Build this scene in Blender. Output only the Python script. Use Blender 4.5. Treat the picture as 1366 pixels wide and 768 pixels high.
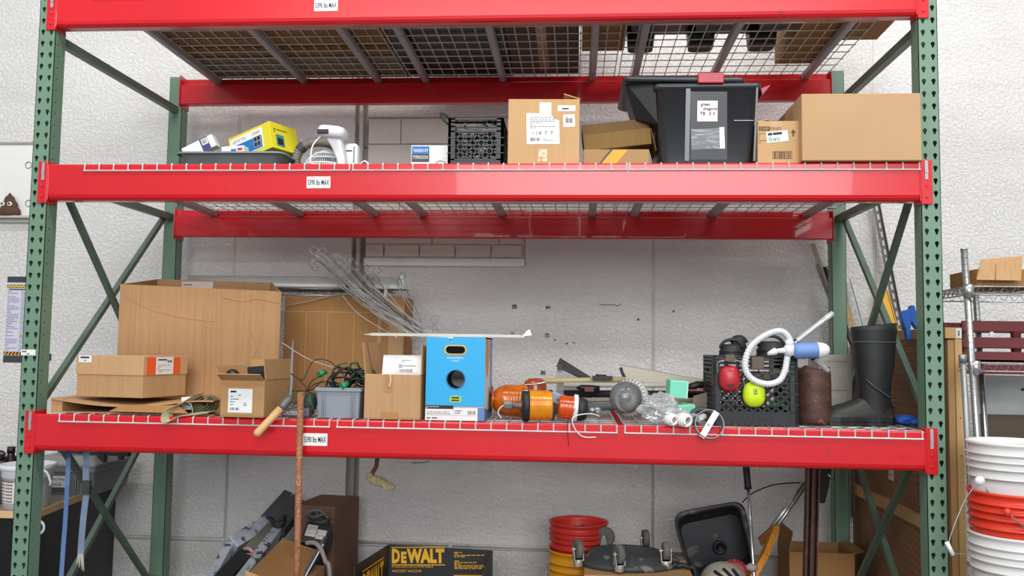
import bpy, math, random
from mathutils import Vector, Matrix, noise
from mathutils.geometry import tessellate_polygon
random.seed(7)
S = bpy.context.scene
COL = S.collection
for o in list(bpy.data.objects): bpy.data.objects.remove(o)

# ------------------------------------------------------------------ camera
F = 1160.95                                   # focal length in pixels of the 1366 px wide frame
CAM = Vector((2.3135, -3.5591, 1.55))
YAW, PITCH, ROLL = -0.0732, 0.0709, 0.0137
_f = Vector((math.sin(YAW)*math.cos(PITCH), math.cos(YAW)*math.cos(PITCH), math.sin(PITCH)))
_r0 = Vector((math.cos(YAW), -math.sin(YAW), 0)); _u0 = _r0.cross(_f)
_r = _r0*math.cos(ROLL) + _u0*math.sin(ROLL); _u = _r.cross(_f)
cd = bpy.data.cameras.new('camera'); cam = bpy.data.objects.new('camera', cd); COL.objects.link(cam)
cd.sensor_width = 36; cd.lens = 36*F/1366; cd.clip_start = .05
cam.matrix_world = Matrix(((_r.x, _u.x, -_f.x, CAM.x), (_r.y, _u.y, -_f.y, CAM.y), (_r.z, _u.z, -_f.z, CAM.z), (0, 0, 0, 1)))
S.camera = cam

# ------------------------------------------------------------------ light
S.view_settings.view_transform = 'Standard'; S.view_settings.look = 'None'
S.view_settings.gamma = 1; S.view_settings.exposure = -0.16
wd = bpy.data.worlds.new('world'); S.world = wd; wd.use_nodes = True
wd.node_tree.nodes['Background'].inputs[0].default_value = (.86, .93, 1, 1)
wd.node_tree.nodes['Background'].inputs[1].default_value = .62
def area(loc, target, sx, sy, power, col=(1, 1, 1)):
    l = bpy.data.lights.new('lamp', 'AREA'); l.shape = 'RECTANGLE'; l.size = sx; l.size_y = sy; l.energy = power; l.color = col
    o = bpy.data.objects.new('room_light', l); COL.objects.link(o); o.location = loc
    o.rotation_euler = (Vector(target)-Vector(loc)).to_track_quat('-Z', 'Y').to_euler()
    return o
area((0.6, -1.6, 5.2), (0.6, 1.0, 0), 2.4, .35, 70, (1, .97, .92))
area((4.6, -1.5, 5.2), (4.4, 1.0, 0), 2.4, .35, 86, (1, .97, .93))
area((2.2, -6.5, 5.0), (2.2, 0, 1.4), 6.0, .5, 200, (1, .98, .95))
area((3.5, -11, 4.0), (2.5, 1, 1.6), 6.5, 3.2, 600, (.93, .97, 1))  # daylight from the big unseen door behind the camera, not a ceiling lamp

# ------------------------------------------------------------------ measuring: a pixel of the photograph on a known plane
def _ray(x, y): return _f + _r*((x-683)/F) - _u*((y-384)/F)
def P(x, y, Y):
    d = _ray(x, y); return CAM + d*((Y-CAM.y)/d.y)
def PZ(x, y, Z):
    d = _ray(x, y); return CAM + d*((Z-CAM.z)/d.z)
def PX(x, y, X):
    d = _ray(x, y); return CAM + d*((X-CAM.x)/d.x)

# ------------------------------------------------------------------ materials
def lin(c):
    return tuple(((v/255)/12.92 if v/255 <= .04045 else ((v/255+.055)/1.055)**2.4) for v in c)
MATS = {}
def mat(name, rgb, rough=.5, metal=0., var=.12, scale=6., bump=0., bscale=80., spots=None, trans=0., coat=0., stretch=(1, 1, 1), alpha=None, spec=.5):
    if name in MATS: return MATS[name]
    m = bpy.data.materials.new(name); m.use_nodes = True; MATS[name] = m
    nt = m.node_tree; b = nt.nodes['Principled BSDF']; c = lin(rgb)
    b.inputs['Roughness'].default_value = rough; b.inputs['Metallic'].default_value = metal
    b.inputs['Transmission Weight'].default_value = trans; b.inputs['Coat Weight'].default_value = coat
    b.inputs['Specular IOR Level'].default_value = spec
    tc = nt.nodes.new('ShaderNodeTexCoord'); mp = nt.nodes.new('ShaderNodeMapping')
    nt.links.new(tc.outputs['Object'], mp.inputs[0]); mp.inputs['Scale'].default_value = stretch
    n = nt.nodes.new('ShaderNodeTexNoise'); n.inputs['Scale'].default_value = scale; n.inputs['Detail'].default_value = 5
    nt.links.new(mp.outputs[0], n.inputs['Vector'])
    r = nt.nodes.new('ShaderNodeValToRGB'); e = r.color_ramp.elements
    e[0].position = .3; e[1].position = .7
    e[0].color = (*[v*(1-var) for v in c], 1); e[1].color = (*[min(1, v*(1+var)) for v in c], 1)
    nt.links.new(n.outputs[0], r.inputs[0]); out = r.outputs[0]
    if spots:                                # (rgb, threshold, scale): wear, rust or dirt with a shape of its own
        s = nt.nodes.new('ShaderNodeTexNoise'); s.inputs['Scale'].default_value = spots[2]; s.inputs['Detail'].default_value = 8
        nt.links.new(tc.outputs['Object'], s.inputs['Vector'])
        rr = nt.nodes.new('ShaderNodeValToRGB'); rr.color_ramp.elements[0].position = spots[1]; rr.color_ramp.elements[1].position = spots[1]+.06
        nt.links.new(s.outputs[0], rr.inputs[0])
        mx = nt.nodes.new('ShaderNodeMixRGB'); nt.links.new(rr.outputs[0], mx.inputs[0]); nt.links.new(out, mx.inputs[1])
        mx.inputs[2].default_value = (*lin(spots[0]), 1); out = mx.outputs[0]
    nt.links.new(out, b.inputs['Base Color'])
    if bump:
        n2 = nt.nodes.new('ShaderNodeTexNoise'); n2.inputs['Scale'].default_value = bscale; n2.inputs['Detail'].default_value = 3
        nt.links.new(mp.outputs[0], n2.inputs['Vector'])
        bp = nt.nodes.new('ShaderNodeBump'); bp.inputs['Strength'].default_value = bump; bp.inputs['Distance'].default_value = .004
        nt.links.new(n2.outputs[0], bp.inputs['Height']); nt.links.new(bp.outputs[0], b.inputs['Normal'])
    return m
def cardboard(name, rgb, corr=1.):
    m = mat(name, rgb, .82, 0, .07, 3., 0, spec=.2)
    nt = m.node_tree; b = nt.nodes['Principled BSDF']; tc = nt.nodes['Texture Coordinate']
    mp = nt.nodes.new('ShaderNodeMapping'); mp.inputs['Scale'].default_value = (1, 1, .02)
    nt.links.new(tc.outputs['Object'], mp.inputs[0])
    n = nt.nodes.new('ShaderNodeTexNoise'); n.inputs['Scale'].default_value = 90; n.inputs['Detail'].default_value = 4
    nt.links.new(mp.outputs[0], n.inputs['Vector'])
    bp = nt.nodes.new('ShaderNodeBump'); bp.inputs['Strength'].default_value = .25*corr; bp.inputs['Distance'].default_value = .003
    nt.links.new(n.outputs[0], bp.inputs['Height']); nt.links.new(bp.outputs[0], b.inputs['Normal'])
    src = b.inputs['Base Color'].links[0].from_socket
    mx = nt.nodes.new('ShaderNodeMixRGB'); mx.blend_type = 'MULTIPLY'; mx.inputs[0].default_value = .22*corr
    rr = nt.nodes.new('ShaderNodeValToRGB'); rr.color_ramp.elements[0].position = .3; rr.color_ramp.elements[1].position = .6
    rr.color_ramp.elements[0].color = (.55, .5, .45, 1)
    nt.links.new(n.outputs[0], rr.inputs[0]); nt.links.new(src, mx.inputs[1]); nt.links.new(rr.outputs[0], mx.inputs[2])
    nt.links.new(mx.outputs[0], b.inputs['Base Color'])
    return m
def film(name, tint=(255, 255, 255), amount=.25):      # thin clear plastic
    m = bpy.data.materials.new(name); m.use_nodes = True; nt = m.node_tree; MATS[name] = m
    nt.nodes.remove(nt.nodes['Principled BSDF']); o = nt.nodes['Material Output']
    t = nt.nodes.new('ShaderNodeBsdfTransparent'); g = nt.nodes.new('ShaderNodeBsdfGlossy'); d = nt.nodes.new('ShaderNodeBsdfTranslucent')
    d2 = nt.nodes.new('ShaderNodeBsdfDiffuse')
    for q in (g, d, d2): q.inputs[0].default_value = (*lin(tint), 1)
    g.inputs['Roughness'].default_value = .08
    fr = nt.nodes.new('ShaderNodeFresnel'); fr.inputs[0].default_value = 1.5
    a = nt.nodes.new('ShaderNodeMixShader'); a.inputs[0].default_value = amount
    nt.links.new(t.outputs[0], a.inputs[1]); nt.links.new(d2.outputs[0], a.inputs[2])
    b = nt.nodes.new('ShaderNodeMixShader'); nt.links.new(fr.outputs[0], b.inputs[0]); nt.links.new(a.outputs[0], b.inputs[1]); nt.links.new(g.outputs[0], b.inputs[2])
    nt.links.new(b.outputs[0], o.inputs[0]); return m

# ------------------------------------------------------------------ mesh helper
def chain(o):
    m = Matrix.Identity(4)
    while o is not None: m = o.matrix_basis @ m; o = o.parent
    return m
def smooth_path(pts, n=8, closed=False):
    pts = [Vector(p) for p in pts]; out = []; k = len(pts)
    rng = range(k) if closed else range(k-1)
    for i in rng:
        g = (lambda j: pts[j % k]) if closed else (lambda j: pts[max(0, min(k-1, j))])
        a, b, c, d = g(i-1), g(i), g(i+1), g(i+2)
        for s in range(n):
            t = s/n
            out.append(.5*((2*b)+(c-a)*t+(2*a-5*b+4*c-d)*t*t+(3*b-a-3*c+d)*t**3))
    if not closed: out.append(pts[-1])
    return out
class MB:
    def __init__(s, M=None): s.v = []; s.f = []; s.M = M; s.sm = []
    def add(s, vs, fs, smooth=False):
        k = len(s.v); s.v += [(s.M @ Vector(p) if s.M else Vector(p)) for p in vs]
        s.f += [tuple(i+k for i in f) for f in fs]; s.sm += [smooth]*len(fs); return s
    def box(s, a, b):
        (x0, y0, z0), (x1, y1, z1) = a, b
        return s.add([(x0, y0, z0), (x1, y0, z0), (x1, y1, z0), (x0, y1, z0), (x0, y0, z1), (x1, y0, z1), (x1, y1, z1), (x0, y1, z1)],
                     [(0, 3, 2, 1), (4, 5, 6, 7), (0, 1, 5, 4), (1, 2, 6, 5), (2, 3, 7, 6), (3, 0, 4, 7)])
    def hexa(s, lo, hi):                      # two quads of corners
        return s.add(list(lo)+list(hi), [(0, 3, 2, 1), (4, 5, 6, 7), (0, 1, 5, 4), (1, 2, 6, 5), (2, 3, 7, 6), (3, 0, 4, 7)])
    def bar(s, p, q, w, h, up=(0, 0, 1)):
        p, q = Vector(p), Vector(q); d = (q-p).normalized(); up = Vector(up)
        a = d.cross(up)
        if a.length < 1e-4: a = d.cross(Vector((1, 0, 0)))
        a.normalize(); b = a.cross(d); a *= w/2; b *= h/2
        return s.hexa([p-a-b, p+a-b, p+a+b, p-a+b], [q-a-b, q+a-b, q+a+b, q-a+b])
    def cyl(s, p, q, r0, r1=None, n=16, caps=True, smooth=True):
        return s.tube([p, q], [r0, r0 if r1 is None else r1], n, caps=caps, smooth=smooth)
    def tube(s, pts, r, n=8, closed=False, caps=True, smooth=True):
        pts = [Vector(p) for p in pts]; k = len(pts)
        rs = r if isinstance(r, (list, tuple)) else [r]*k
        vs = []; prev = None
        for i, p in enumerate(pts):
            if closed: d = pts[(i+1) % k]-pts[i-1]
            else: d = pts[min(i+1, k-1)]-pts[max(i-1, 0)]
            if d.length < 1e-9: d = Vector((0, 0, 1))
            d.normalize()
            if prev is None:
                a = d.orthogonal().normalized()
            else:
                a = prev-d*prev.dot(d)
                if a.length < 1e-6: a = d.orthogonal()
                a.normalize()
            prev = a; b = d.cross(a)
            for j in range(n):
                t = 2*math.pi*(j+.5)/n; vs.append(p+(a*math.cos(t)+b*math.sin(t))*rs[i])
        fs = []
        for i in range(k if closed else k-1):
            for j in range(n):
                i2 = (i+1) % k; j2 = (j+1) % n
                fs.append((i*n+j, i*n+j2, i2*n+j2, i2*n+j))
        s.add(vs, fs, smooth)
        if caps and not closed:
            q = len(s.v)-len(vs)
            s.f += [tuple(q+j for j in range(n))[::-1], tuple(q+(k-1)*n+j for j in range(n))]; s.sm += [False, False]
        return s
    def lathe(s, prof, base=(0, 0, 0), axis=(0, 0, 1), n=28, smooth=True, sq=1.):
        ax = Vector(axis).normalized(); a = ax.orthogonal().normalized() if abs(ax.z) < .999 else Vector((1, 0, 0)); b = ax.cross(a); base = Vector(base)
        vs = []
        for r, z in prof:
            for j in range(n):
                t = 2*math.pi*j/n; vs.append(base+ax*z+(a*math.cos(t)+b*math.sin(t)*sq)*r)
        fs = [(i*n+j, i*n+(j+1) % n, (i+1)*n+(j+1) % n, (i+1)*n+j) for i in range(len(prof)-1) for j in range(n)]
        return s.add(vs, fs, smooth)
    def prism(s, poly, vec):
        poly = [Vector(p) for p in poly]; n = len(poly); vec = Vector(vec)
        return s.add(poly+[p+vec for p in poly], [tuple(range(n))[::-1], tuple(range(n, 2*n))]+[(i, (i+1) % n, n+(i+1) % n, n+i) for i in range(n)])
    def holed(s, outer, holes, o, u, v, nrm, t):   # flat plate with holes, thickness t along -nrm
        o, u, v, nrm = map(Vector, (o, u, v, nrm))
        loops = [outer]+holes; flat = [p for l in loops for p in l]
        tri = tessellate_polygon([[Vector((p[0], p[1], 0)) for p in l] for l in loops])
        pts = [o+u*p[0]+v*p[1] for p in flat]; n = len(pts)
        fs = [tuple(f) for f in tri]
        vs = pts+[p-nrm*t for p in pts]
        fs += [tuple(i+n for i in f)[::-1] for f in tri]
        k = 0
        for l in loops:
            m = len(l); fs += [(k+i, k+(i+1) % m, n+k+(i+1) % m, n+k+i) for i in range(m)]; k += m
        return s.add(vs, fs)
    def blob(s, c, rad, n=14, m=10, amp=0., freq=3., seed=0, M=None):
        vs = []; fs = []; c = Vector(c); rad = Vector(rad)
        for i in range(m+1):
            th = math.pi*i/m
            for j in range(n):
                ph = 2*math.pi*j/n
                d = Vector((math.sin(th)*math.cos(ph), math.sin(th)*math.sin(ph), math.cos(th)))
                k = 1+amp*noise.noise(d*freq+Vector((seed, seed*1.7, 0)))
                q = Vector((d.x*rad.x, d.y*rad.y, d.z*rad.z))*k
                vs.append(c+(M @ q if M else q))
        fs = [(i*n+j, (i+1)*n+j, (i+1)*n+(j+1) % n, i*n+(j+1) % n) for i in range(m) for j in range(n)]
        return s.add(vs, fs, True)
    def loft(s, rings, caps=True, smooth=True, closed_ring=True):
        n = len(rings[0]); vs = [p for r in rings for p in r]
        fs = [(i*n+j, i*n+(j+1) % n, (i+1)*n+(j+1) % n, (i+1)*n+j) for i in range(len(rings)-1) for j in range(n if closed_ring else n-1)]
        s.add(vs, fs, smooth)
        if caps:
            k = len(s.v)-len(vs); s.f += [tuple(k+j for j in range(n))[::-1], tuple(k+(len(rings)-1)*n+j for j in range(n))]; s.sm += [False, False]
        return s
    def to(s, name, m, parent=None, local=False, bevel=0., shade=True):
        me = bpy.data.meshes.new(name); vs = s.v
        if parent is not None and not local:
            inv = chain(parent).inverted(); vs = [inv @ p for p in vs]
        me.from_pydata([tuple(p) for p in vs], [], s.f)
        me.polygons.foreach_set('use_smooth', s.sm); me.materials.append(m); me.validate()
        me.update()
        o = bpy.data.objects.new(name, me); COL.objects.link(o); o.parent = parent
        if bevel:
            b = o.modifiers.new('bevel', 'BEVEL'); b.width = bevel; b.segments = 2; b.limit_method = 'ANGLE'
        return o
def tag(o, label, cat=None, group=None, kind=None):
    if label: o['label'] = label
    if cat: o['category'] = cat
    if group: o['group'] = group
    if kind: o['kind'] = kind
    return o
def T(name, label, cat, loc=(0, 0, 0), rz=0., group=None):
    o = bpy.data.objects.new(name, None); COL.objects.link(o); o.location = loc; o.rotation_euler = (0, 0, rz); o.empty_display_size = .05
    return tag(o, label, cat, group)
def struct(o): o['kind'] = 'structure'; return o
def copy_tree(o, parent=None):
    c = o.copy(); COL.objects.link(c); c.parent = parent
    for ch in [k for k in bpy.data.objects if k.parent == o]: copy_tree(ch, c)
    return c
def frame(o, u, v):                           # matrix: local x along u, y along v, z out
    u = Vector(u).normalized(); v = Vector(v); n = u.cross(v).normalized(); v = n.cross(u)
    return Matrix(((u.x, v.x, n.x, o[0]), (u.y, v.y, n.y, o[1]), (u.z, v.z, n.z, o[2]), (0, 0, 0, 1)))
_tc = {}
def text_geo(s, bold=0.):
    if (s, bold) not in _tc:
        c = bpy.data.curves.new('t', 'FONT'); c.body = s; c.resolution_u = 2; c.fill_mode = 'BOTH'; c.offset = bold
        o = bpy.data.objects.new('t', c); COL.objects.link(o); bpy.context.view_layer.update()
        ev = o.evaluated_get(bpy.context.evaluated_depsgraph_get())
        me = ev.to_mesh(); vs = [v.co.copy() for v in me.vertices]; fs = [tuple(p.vertices) for p in me.polygons]
        ev.to_mesh_clear(); bpy.data.objects.remove(o); bpy.data.curves.remove(c)
        x0 = min(v.x for v in vs); y0 = min(v.y for v in vs); x1 = max(v.x for v in vs); y1 = max(v.y for v in vs)
        _tc[(s, bold)] = ([((v.x-x0)/(x1-x0), (v.y-y0)/(y1-y0)) for v in vs], fs)
    return _tc[(s, bold)]
def put_text(mb, M, s, u, v, w, h, lift=.0006, shear=0., bold=0.):
    vs, fs = text_geo(s, bold)
    mb.add([M @ Vector((u+a*w+b*h*shear, v+b*h, lift)) for a, b in vs], fs)
def bars(mb, M, items, lift=.0005):
    for u, v, w, h in items: mb.add([M @ Vector(p) for p in ((u, v, lift), (u+w, v, lift), (u+w, v+h, lift), (u, v+h, lift))], [(0, 1, 2, 3)])
def barcode(u, v, w, h, seed=1, n=18):
    r = random.Random(seed); out = []; x = 0
    while x < n:
        k = r.choice((.4, .8, 1.2)); out.append((u+w*x/n, v, w*k/n, h)); x += k+r.choice((.4, .7, 1))
    return [b for b in out if b[0]+b[2] <= u+w*1.02]
def sticker(parent, M, w, h, prints=(), texts=(), name='label', m=None, ink=None, label=None, t=.0008, corners=None):
    m = m or WHITE; ink = ink or INK
    mb = MB()
    poly = corners or [(0, 0), (w, 0), (w, h), (0, h)]
    mb.prism([M @ Vector((a, b, 0)) for a, b in poly], (M.to_3x3() @ Vector((0, 0, t))))
    o = mb.to(name, m, parent)
    if label: o['label'] = label
    if prints or texts:
        pr = MB(); bars(pr, M, prints, t+.0004)
        if prints and texts: pr.to('print', ink, o); pr = MB()
        for tx in texts: put_text(pr, M, *tx[:5], lift=t+.0005, shear=(tx[5] if len(tx) > 5 else 0), bold=(tx[6] if len(tx) > 6 else .008))
        pr.to('lettering' if texts else 'print', ink, o)
    return o
def lines(u, v, w, h, n, seed=0, fill=.45):   # n rows of small print
    r = random.Random(seed); out = []; st = h/n
    for i in range(n):
        x = 0
        while x < w*.95:
            k = min(r.uniform(.05, .16)*w, w-x); out.append((u+x, v+i*st, k, st*fill)); x += k+.03*w
            if r.random() < .12: break
    return out
WHITE = mat('white_paper', (232, 232, 230), .6, var=.03)
INK = mat('black_print', (30, 30, 32), .6, var=.05)
GREYINK = mat('grey_print', (105, 105, 108), .6, var=.05)
RED = mat('red_beam_paint', (206, 18, 30), .28, 0, .05, 3, .05, 14, spots=((176, 26, 32), .68, 9), coat=.35)
GREEN = mat('green_upright_paint', (108, 138, 116), .42, 0, .06, 5, .03, 40)
BRACE = mat('worn_green_brace_paint', (92, 112, 96), .45, 0, .12, 8, spots=((112, 112, 98), .62, 14))
ZINC = mat('zinc_plated_wire', (216, 216, 214), .38, .3, .06)
CHAN = mat('galvanised_channel', (170, 168, 170), .45, .35, .08)
BWIRE = mat('bright_bent_wire', (206, 206, 203), .35, .35, .06)
STEEL = mat('bright_steel', (190, 190, 190), .28, .9, .06)
GALV = mat('dull_galvanised_steel', (150, 152, 152), .42, .7, .12, 12)
ALU = mat('brushed_aluminium', (196, 196, 192), .3, .4, .06)
BLACK = mat('black_plastic', (24, 24, 26), .42, 0, .15)
BLACKR = mat('black_rubber', (30, 31, 32), .55, 0, .15, 10, .05, 30)
DGREY = mat('dark_grey_plastic', (62, 64, 66), .5)
GREY = mat('grey_plastic', (140, 147, 155), .5, 0, .05)
WPL = mat('white_plastic', (228, 230, 232), .38, 0, .03)
WDIRTY = mat('white_plastic_scuffed', (222, 221, 218), .45, 0, .05, 6, spots=((150, 146, 140), .67, 22))
CB = cardboard('cardboard_tan', (190, 150, 108)); CBD = cardboard('cardboard_brown', (164, 120, 76)); CBO = cardboard('cardboard_olive', (134, 105, 62))
CBP = cardboard('cardboard_pale', (198, 160, 116), .5)
CBIG = cardboard('cardboard_creased', (188, 146, 104), 1.3)
TAPE = mat('brown_packing_tape', (176, 128, 78), .25, 0, .06)
WOODL = mat('pale_lumber', (206, 166, 112), .65, 0, .12, 4, .08, 30, stretch=(1, 1, .1))
RUST = mat('rusty_steel', (122, 78, 56), .75, .3, .3, 25, .3, 60, spots=((176, 120, 84), .58, 30))
YEL = mat('yellow_plastic', (224, 160, 20), .5)
GREENS = mat('green_string', (40, 96, 62), .6)

# ================================================================== the setting
def wallmat(name, rgb, bump=1.):
    m = mat(name, rgb, .72, 0, .05, 1.3, spec=.3)
    nt = m.node_tree; b = nt.nodes['Principled BSDF']; tc = nt.nodes['Texture Coordinate']
    n = nt.nodes.new('ShaderNodeTexNoise'); n.inputs['Scale'].default_value = 58; n.inputs['Detail'].default_value = 3.0; n.inputs['Roughness'].default_value = .6
    n.inputs['Distortion'].default_value = .6
    nt.links.new(tc.outputs['Object'], n.inputs['Vector'])
    r = nt.nodes.new('ShaderNodeValToRGB'); r.color_ramp.elements[0].position = .38; r.color_ramp.elements[1].position = .62
    nt.links.new(n.outputs[0], r.inputs[0])
    bp = nt.nodes.new('ShaderNodeBump'); bp.inputs['Strength'].default_value = .7*bump; bp.inputs['Distance'].default_value = .007
    nt.links.new(r.outputs[0], bp.inputs['Height']); nt.links.new(bp.outputs[0], b.inputs['Normal'])
    # scattered dark scuffs and chips
    s = nt.nodes.new('ShaderNodeTexNoise'); s.inputs['Scale'].default_value = 9; s.inputs['Detail'].default_value = 9; s.inputs['Roughness'].default_value = .7
    nt.links.new(tc.outputs['Object'], s.inputs['Vector'])
    r2 = nt.nodes.new('ShaderNodeValToRGB'); r2.color_ramp.elements[0].position = .72; r2.color_ramp.elements[1].position = .76
    nt.links.new(s.outputs[0], r2.inputs[0])
    src = b.inputs['Base Color'].links[0].from_socket
    mx = nt.nodes.new('ShaderNodeMixRGB'); nt.links.new(r2.outputs[0], mx.inputs[0]); nt.links.new(src, mx.inputs[1]); mx.inputs[2].default_value = (*lin((120, 112, 104)), 1)
    # broad streaky grime
    mp = nt.nodes.new('ShaderNodeMapping'); mp.inputs['Scale'].default_value = (.5, 1, 1.6); nt.links.new(tc.outputs['Object'], mp.inputs[0])
    g = nt.nodes.new('ShaderNodeTexNoise'); g.inputs['Scale'].default_value = 2.6; g.inputs['Detail'].default_value = 7; g.inputs['Roughness'].default_value = .6
    nt.links.new(mp.outputs[0], g.inputs['Vector'])
    r3 = nt.nodes.new('ShaderNodeValToRGB'); r3.color_ramp.elements[0].position = .42; r3.color_ramp.elements[0].color = (1, 1, 1, 1); r3.color_ramp.elements[1].position = .72; r3.color_ramp.elements[1].color = (.80, .77, .73, 1)
    nt.links.new(g.outputs[0], r3.inputs[0])
    mg = nt.nodes.new('ShaderNodeMixRGB'); mg.blend_type = 'MULTIPLY'; mg.inputs[0].default_value = .4
    nt.links.new(mx.outputs[0], mg.inputs[1]); nt.links.new(r3.outputs[0], mg.inputs[2])
    nt.links.new(mg.outputs[0], b.inputs['Base Color'])
    return m
WALLM = wallmat('stippled_white_wall_paint', (232, 229, 226)); BRICKM = wallmat('white_painted_brick', (224, 216, 206), .6)
CAULK = mat('white_caulk', (214, 210, 204), .7, spots=((110, 104, 98), .7, 14)); DARKGAP = mat('recess_paint', (176, 168, 160), .9, spots=((112, 104, 98), .66, 12))
YW = 1.5
fl = MB().box((-4, -9, -.12), (8, 1.9, 0)).to('floor', mat('grey_concrete_floor', (104, 101, 97), .55, 0, .15, 2, .1, 30)); struct(fl)
wall = MB().box((-4, YW+.06, 0), (8, YW+.3, 6)).to('wall_back', DARKGAP); struct(wall)
xs = [-4, .266, .282, .985, 1.063, 2.752, 2.768, 4.0, 4.016, 8]
zt = .415
def panel(x0, x1, z0, z1, m=WALLM, y=YW, bv=.004): return MB().box((x0, y, z0), (x1, YW+.06, z1)).to('wall_panel', m, wall, bevel=bv)
zn0, zn1 = 2.035, 2.93                        # bricked-up opening beside the pipe recess
for x0, x1 in ((-4, .266), (.282, .985), (1.063, 2.752), (2.768, 4.0), (4.016, 8)):
    panel(x0, x1, 0, zt-.012)
    if x0 == 1.063:
        panel(x0, x1, zt+.012, zn0, bv=0); panel(2.02, x1, zn0, zn1, bv=0); panel(x0, x1, zn1, 6, bv=0)
    else: panel(x0, x1, zt+.012, 6)
MB().box((1.063, YW+.026, zn0), (2.02, YW+.058, zn1)).to('mortar_bed', BRICKM, wall)
# sill ledge, one course of bricks, larger blocks above
MB().box((1.063, YW-.022, zn0-.002), (2.016, YW+.05, zn0+.044)).to('painted_ledge', mat('white_ledge_paint', (226, 222, 218), .45, var=.04), wall, bevel=.004)
x = 1.066; k = 0
for w in (.115, .213, .213, .213, .186):
    MB().box((x, YW+.006, zn0+.056), (x+w-.009, YW+.05, zn0+.125)).to('brick', BRICKM, wall, bevel=.004); x += w
z = zn0+.135; row = 0
while z < zn1-.02:
    h = min(.2, zn1-z-.004); x = 1.066; first = True
    while x < 2.0:
        w = min(.2 if (first and row % 2) else .4, 2.018-x)
        MB().box((x, YW+.008, z), (x+w-.006, YW+.05, z+h-.006)).to('block', BRICKM, wall, bevel=.003); x += w; first = False
    z += h; row += 1
for xx in (.274, 2.76, 4.008):
    MB().cyl((xx, YW+.0135, 0), (xx, YW+.0135, 6), .0125, n=8).to('caulk_bead', CAULK, wall)
MB().cyl((-4, YW+.0145, zt), (8, YW+.0145, zt), .0135, n=8).to('caulk_bead', CAULK, wall)
# pipe recess and conduit to the outlet
MB().cyl((1.022, YW+.01, .47), (1.022, YW+.01, 6), .014, n=12).to('vertical_conduit', mat('white_conduit_paint', (206, 202, 196), .5, spots=((130, 124, 118), .66, 14)), wall)
mb = MB()
mb.tube([(1.06, YW-.012, .432), (2.2, YW-.012, .428), (2.75, YW-.012, .43), (5.0, YW-.012, .428)], .0085, 8)
mb.to('horizontal_conduit', mat('white_conduit_paint', (206, 202, 196)), wall)
for xx in (1.6, 2.4, 3.2, 4.1): MB().box((xx, YW-.022, .412), (xx+.02, YW, .448)).to('conduit_strap', CAULK, wall)
oc = P(461, 716, YW-.05)
ot = MB().box((oc.x-.05, YW-.055, oc.z-.07), (oc.x+.05, YW, oc.z+.07)).to('outlet_box', mat('scuffed_white_metal', (182, 174, 166), .5, spots=((110, 96, 86), .6, 30)), wall, bevel=.006)
mb = MB()
for dz in (-.032, .032):
    mb.box((oc.x-.018, YW-.058, oc.z+dz-.02), (oc.x+.018, YW-.054, oc.z+dz+.02))
mb.to('socket', DGREY, ot)
MB().box((oc.x-.033, YW-.06, oc.z+.012), (oc.x-.012, YW-.054, oc.z+.035)).to('red_switch', mat('red_switch_plastic', (170, 50, 44), .5), ot)
MB().box((oc.x-.06, YW-.03, oc.z+.155), (oc.x-.005, YW, oc.z+.225)).to('junction_cover', CAULK, wall, bevel=.004)
for x_, y_, w_, h_ in ((683, 409, 7, 6), (728, 410, 7, 4), (727, 447, 6, 6), (721, 497, 7, 6), (850, 426, 3, 3), (897, 415, 3, 3), (754, 458, 4, 1.5), (763, 457, 5, 1.5), (739, 453, 3, 2), (681, 444, 5, 4)):
    q_ = P(x_, y_, YW); MB().box((q_.x, YW-.0012, q_.z-h_*.0022), (q_.x+w_*.0042, YW+.001, q_.z+h_*.0022)).to('dark_mark', mat('chipped_wall_spot', (150, 146, 142), .8, 0, .2, 60, spots=((70, 68, 66), .5, 70)), wall)
mb = MB(); mb.tube([P(800, 406, YW-.001), P(810, 407, YW-.001), P(818, 406, YW-.001), P(824, 408, YW-.001), P(829, 405, YW-.001)], .0022, 4); mb.to('scratch', mat('dark_scratch', (96, 92, 90), .8), wall)
mb = MB(); mb.tube([P(549, 617, YW-.001), P(560, 617, YW-.001), P(573, 615.5, YW-.001)], .0025, 4); mb.to('scratch', mat('dark_scratch', (96, 92, 90), .8), wall)
bb = MB().box((-4, YW-.012, 0), (8, YW, .09)).to('baseboard_back', mat('grey_base_trim', (120, 116, 112), .6)); struct(bb)

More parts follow.
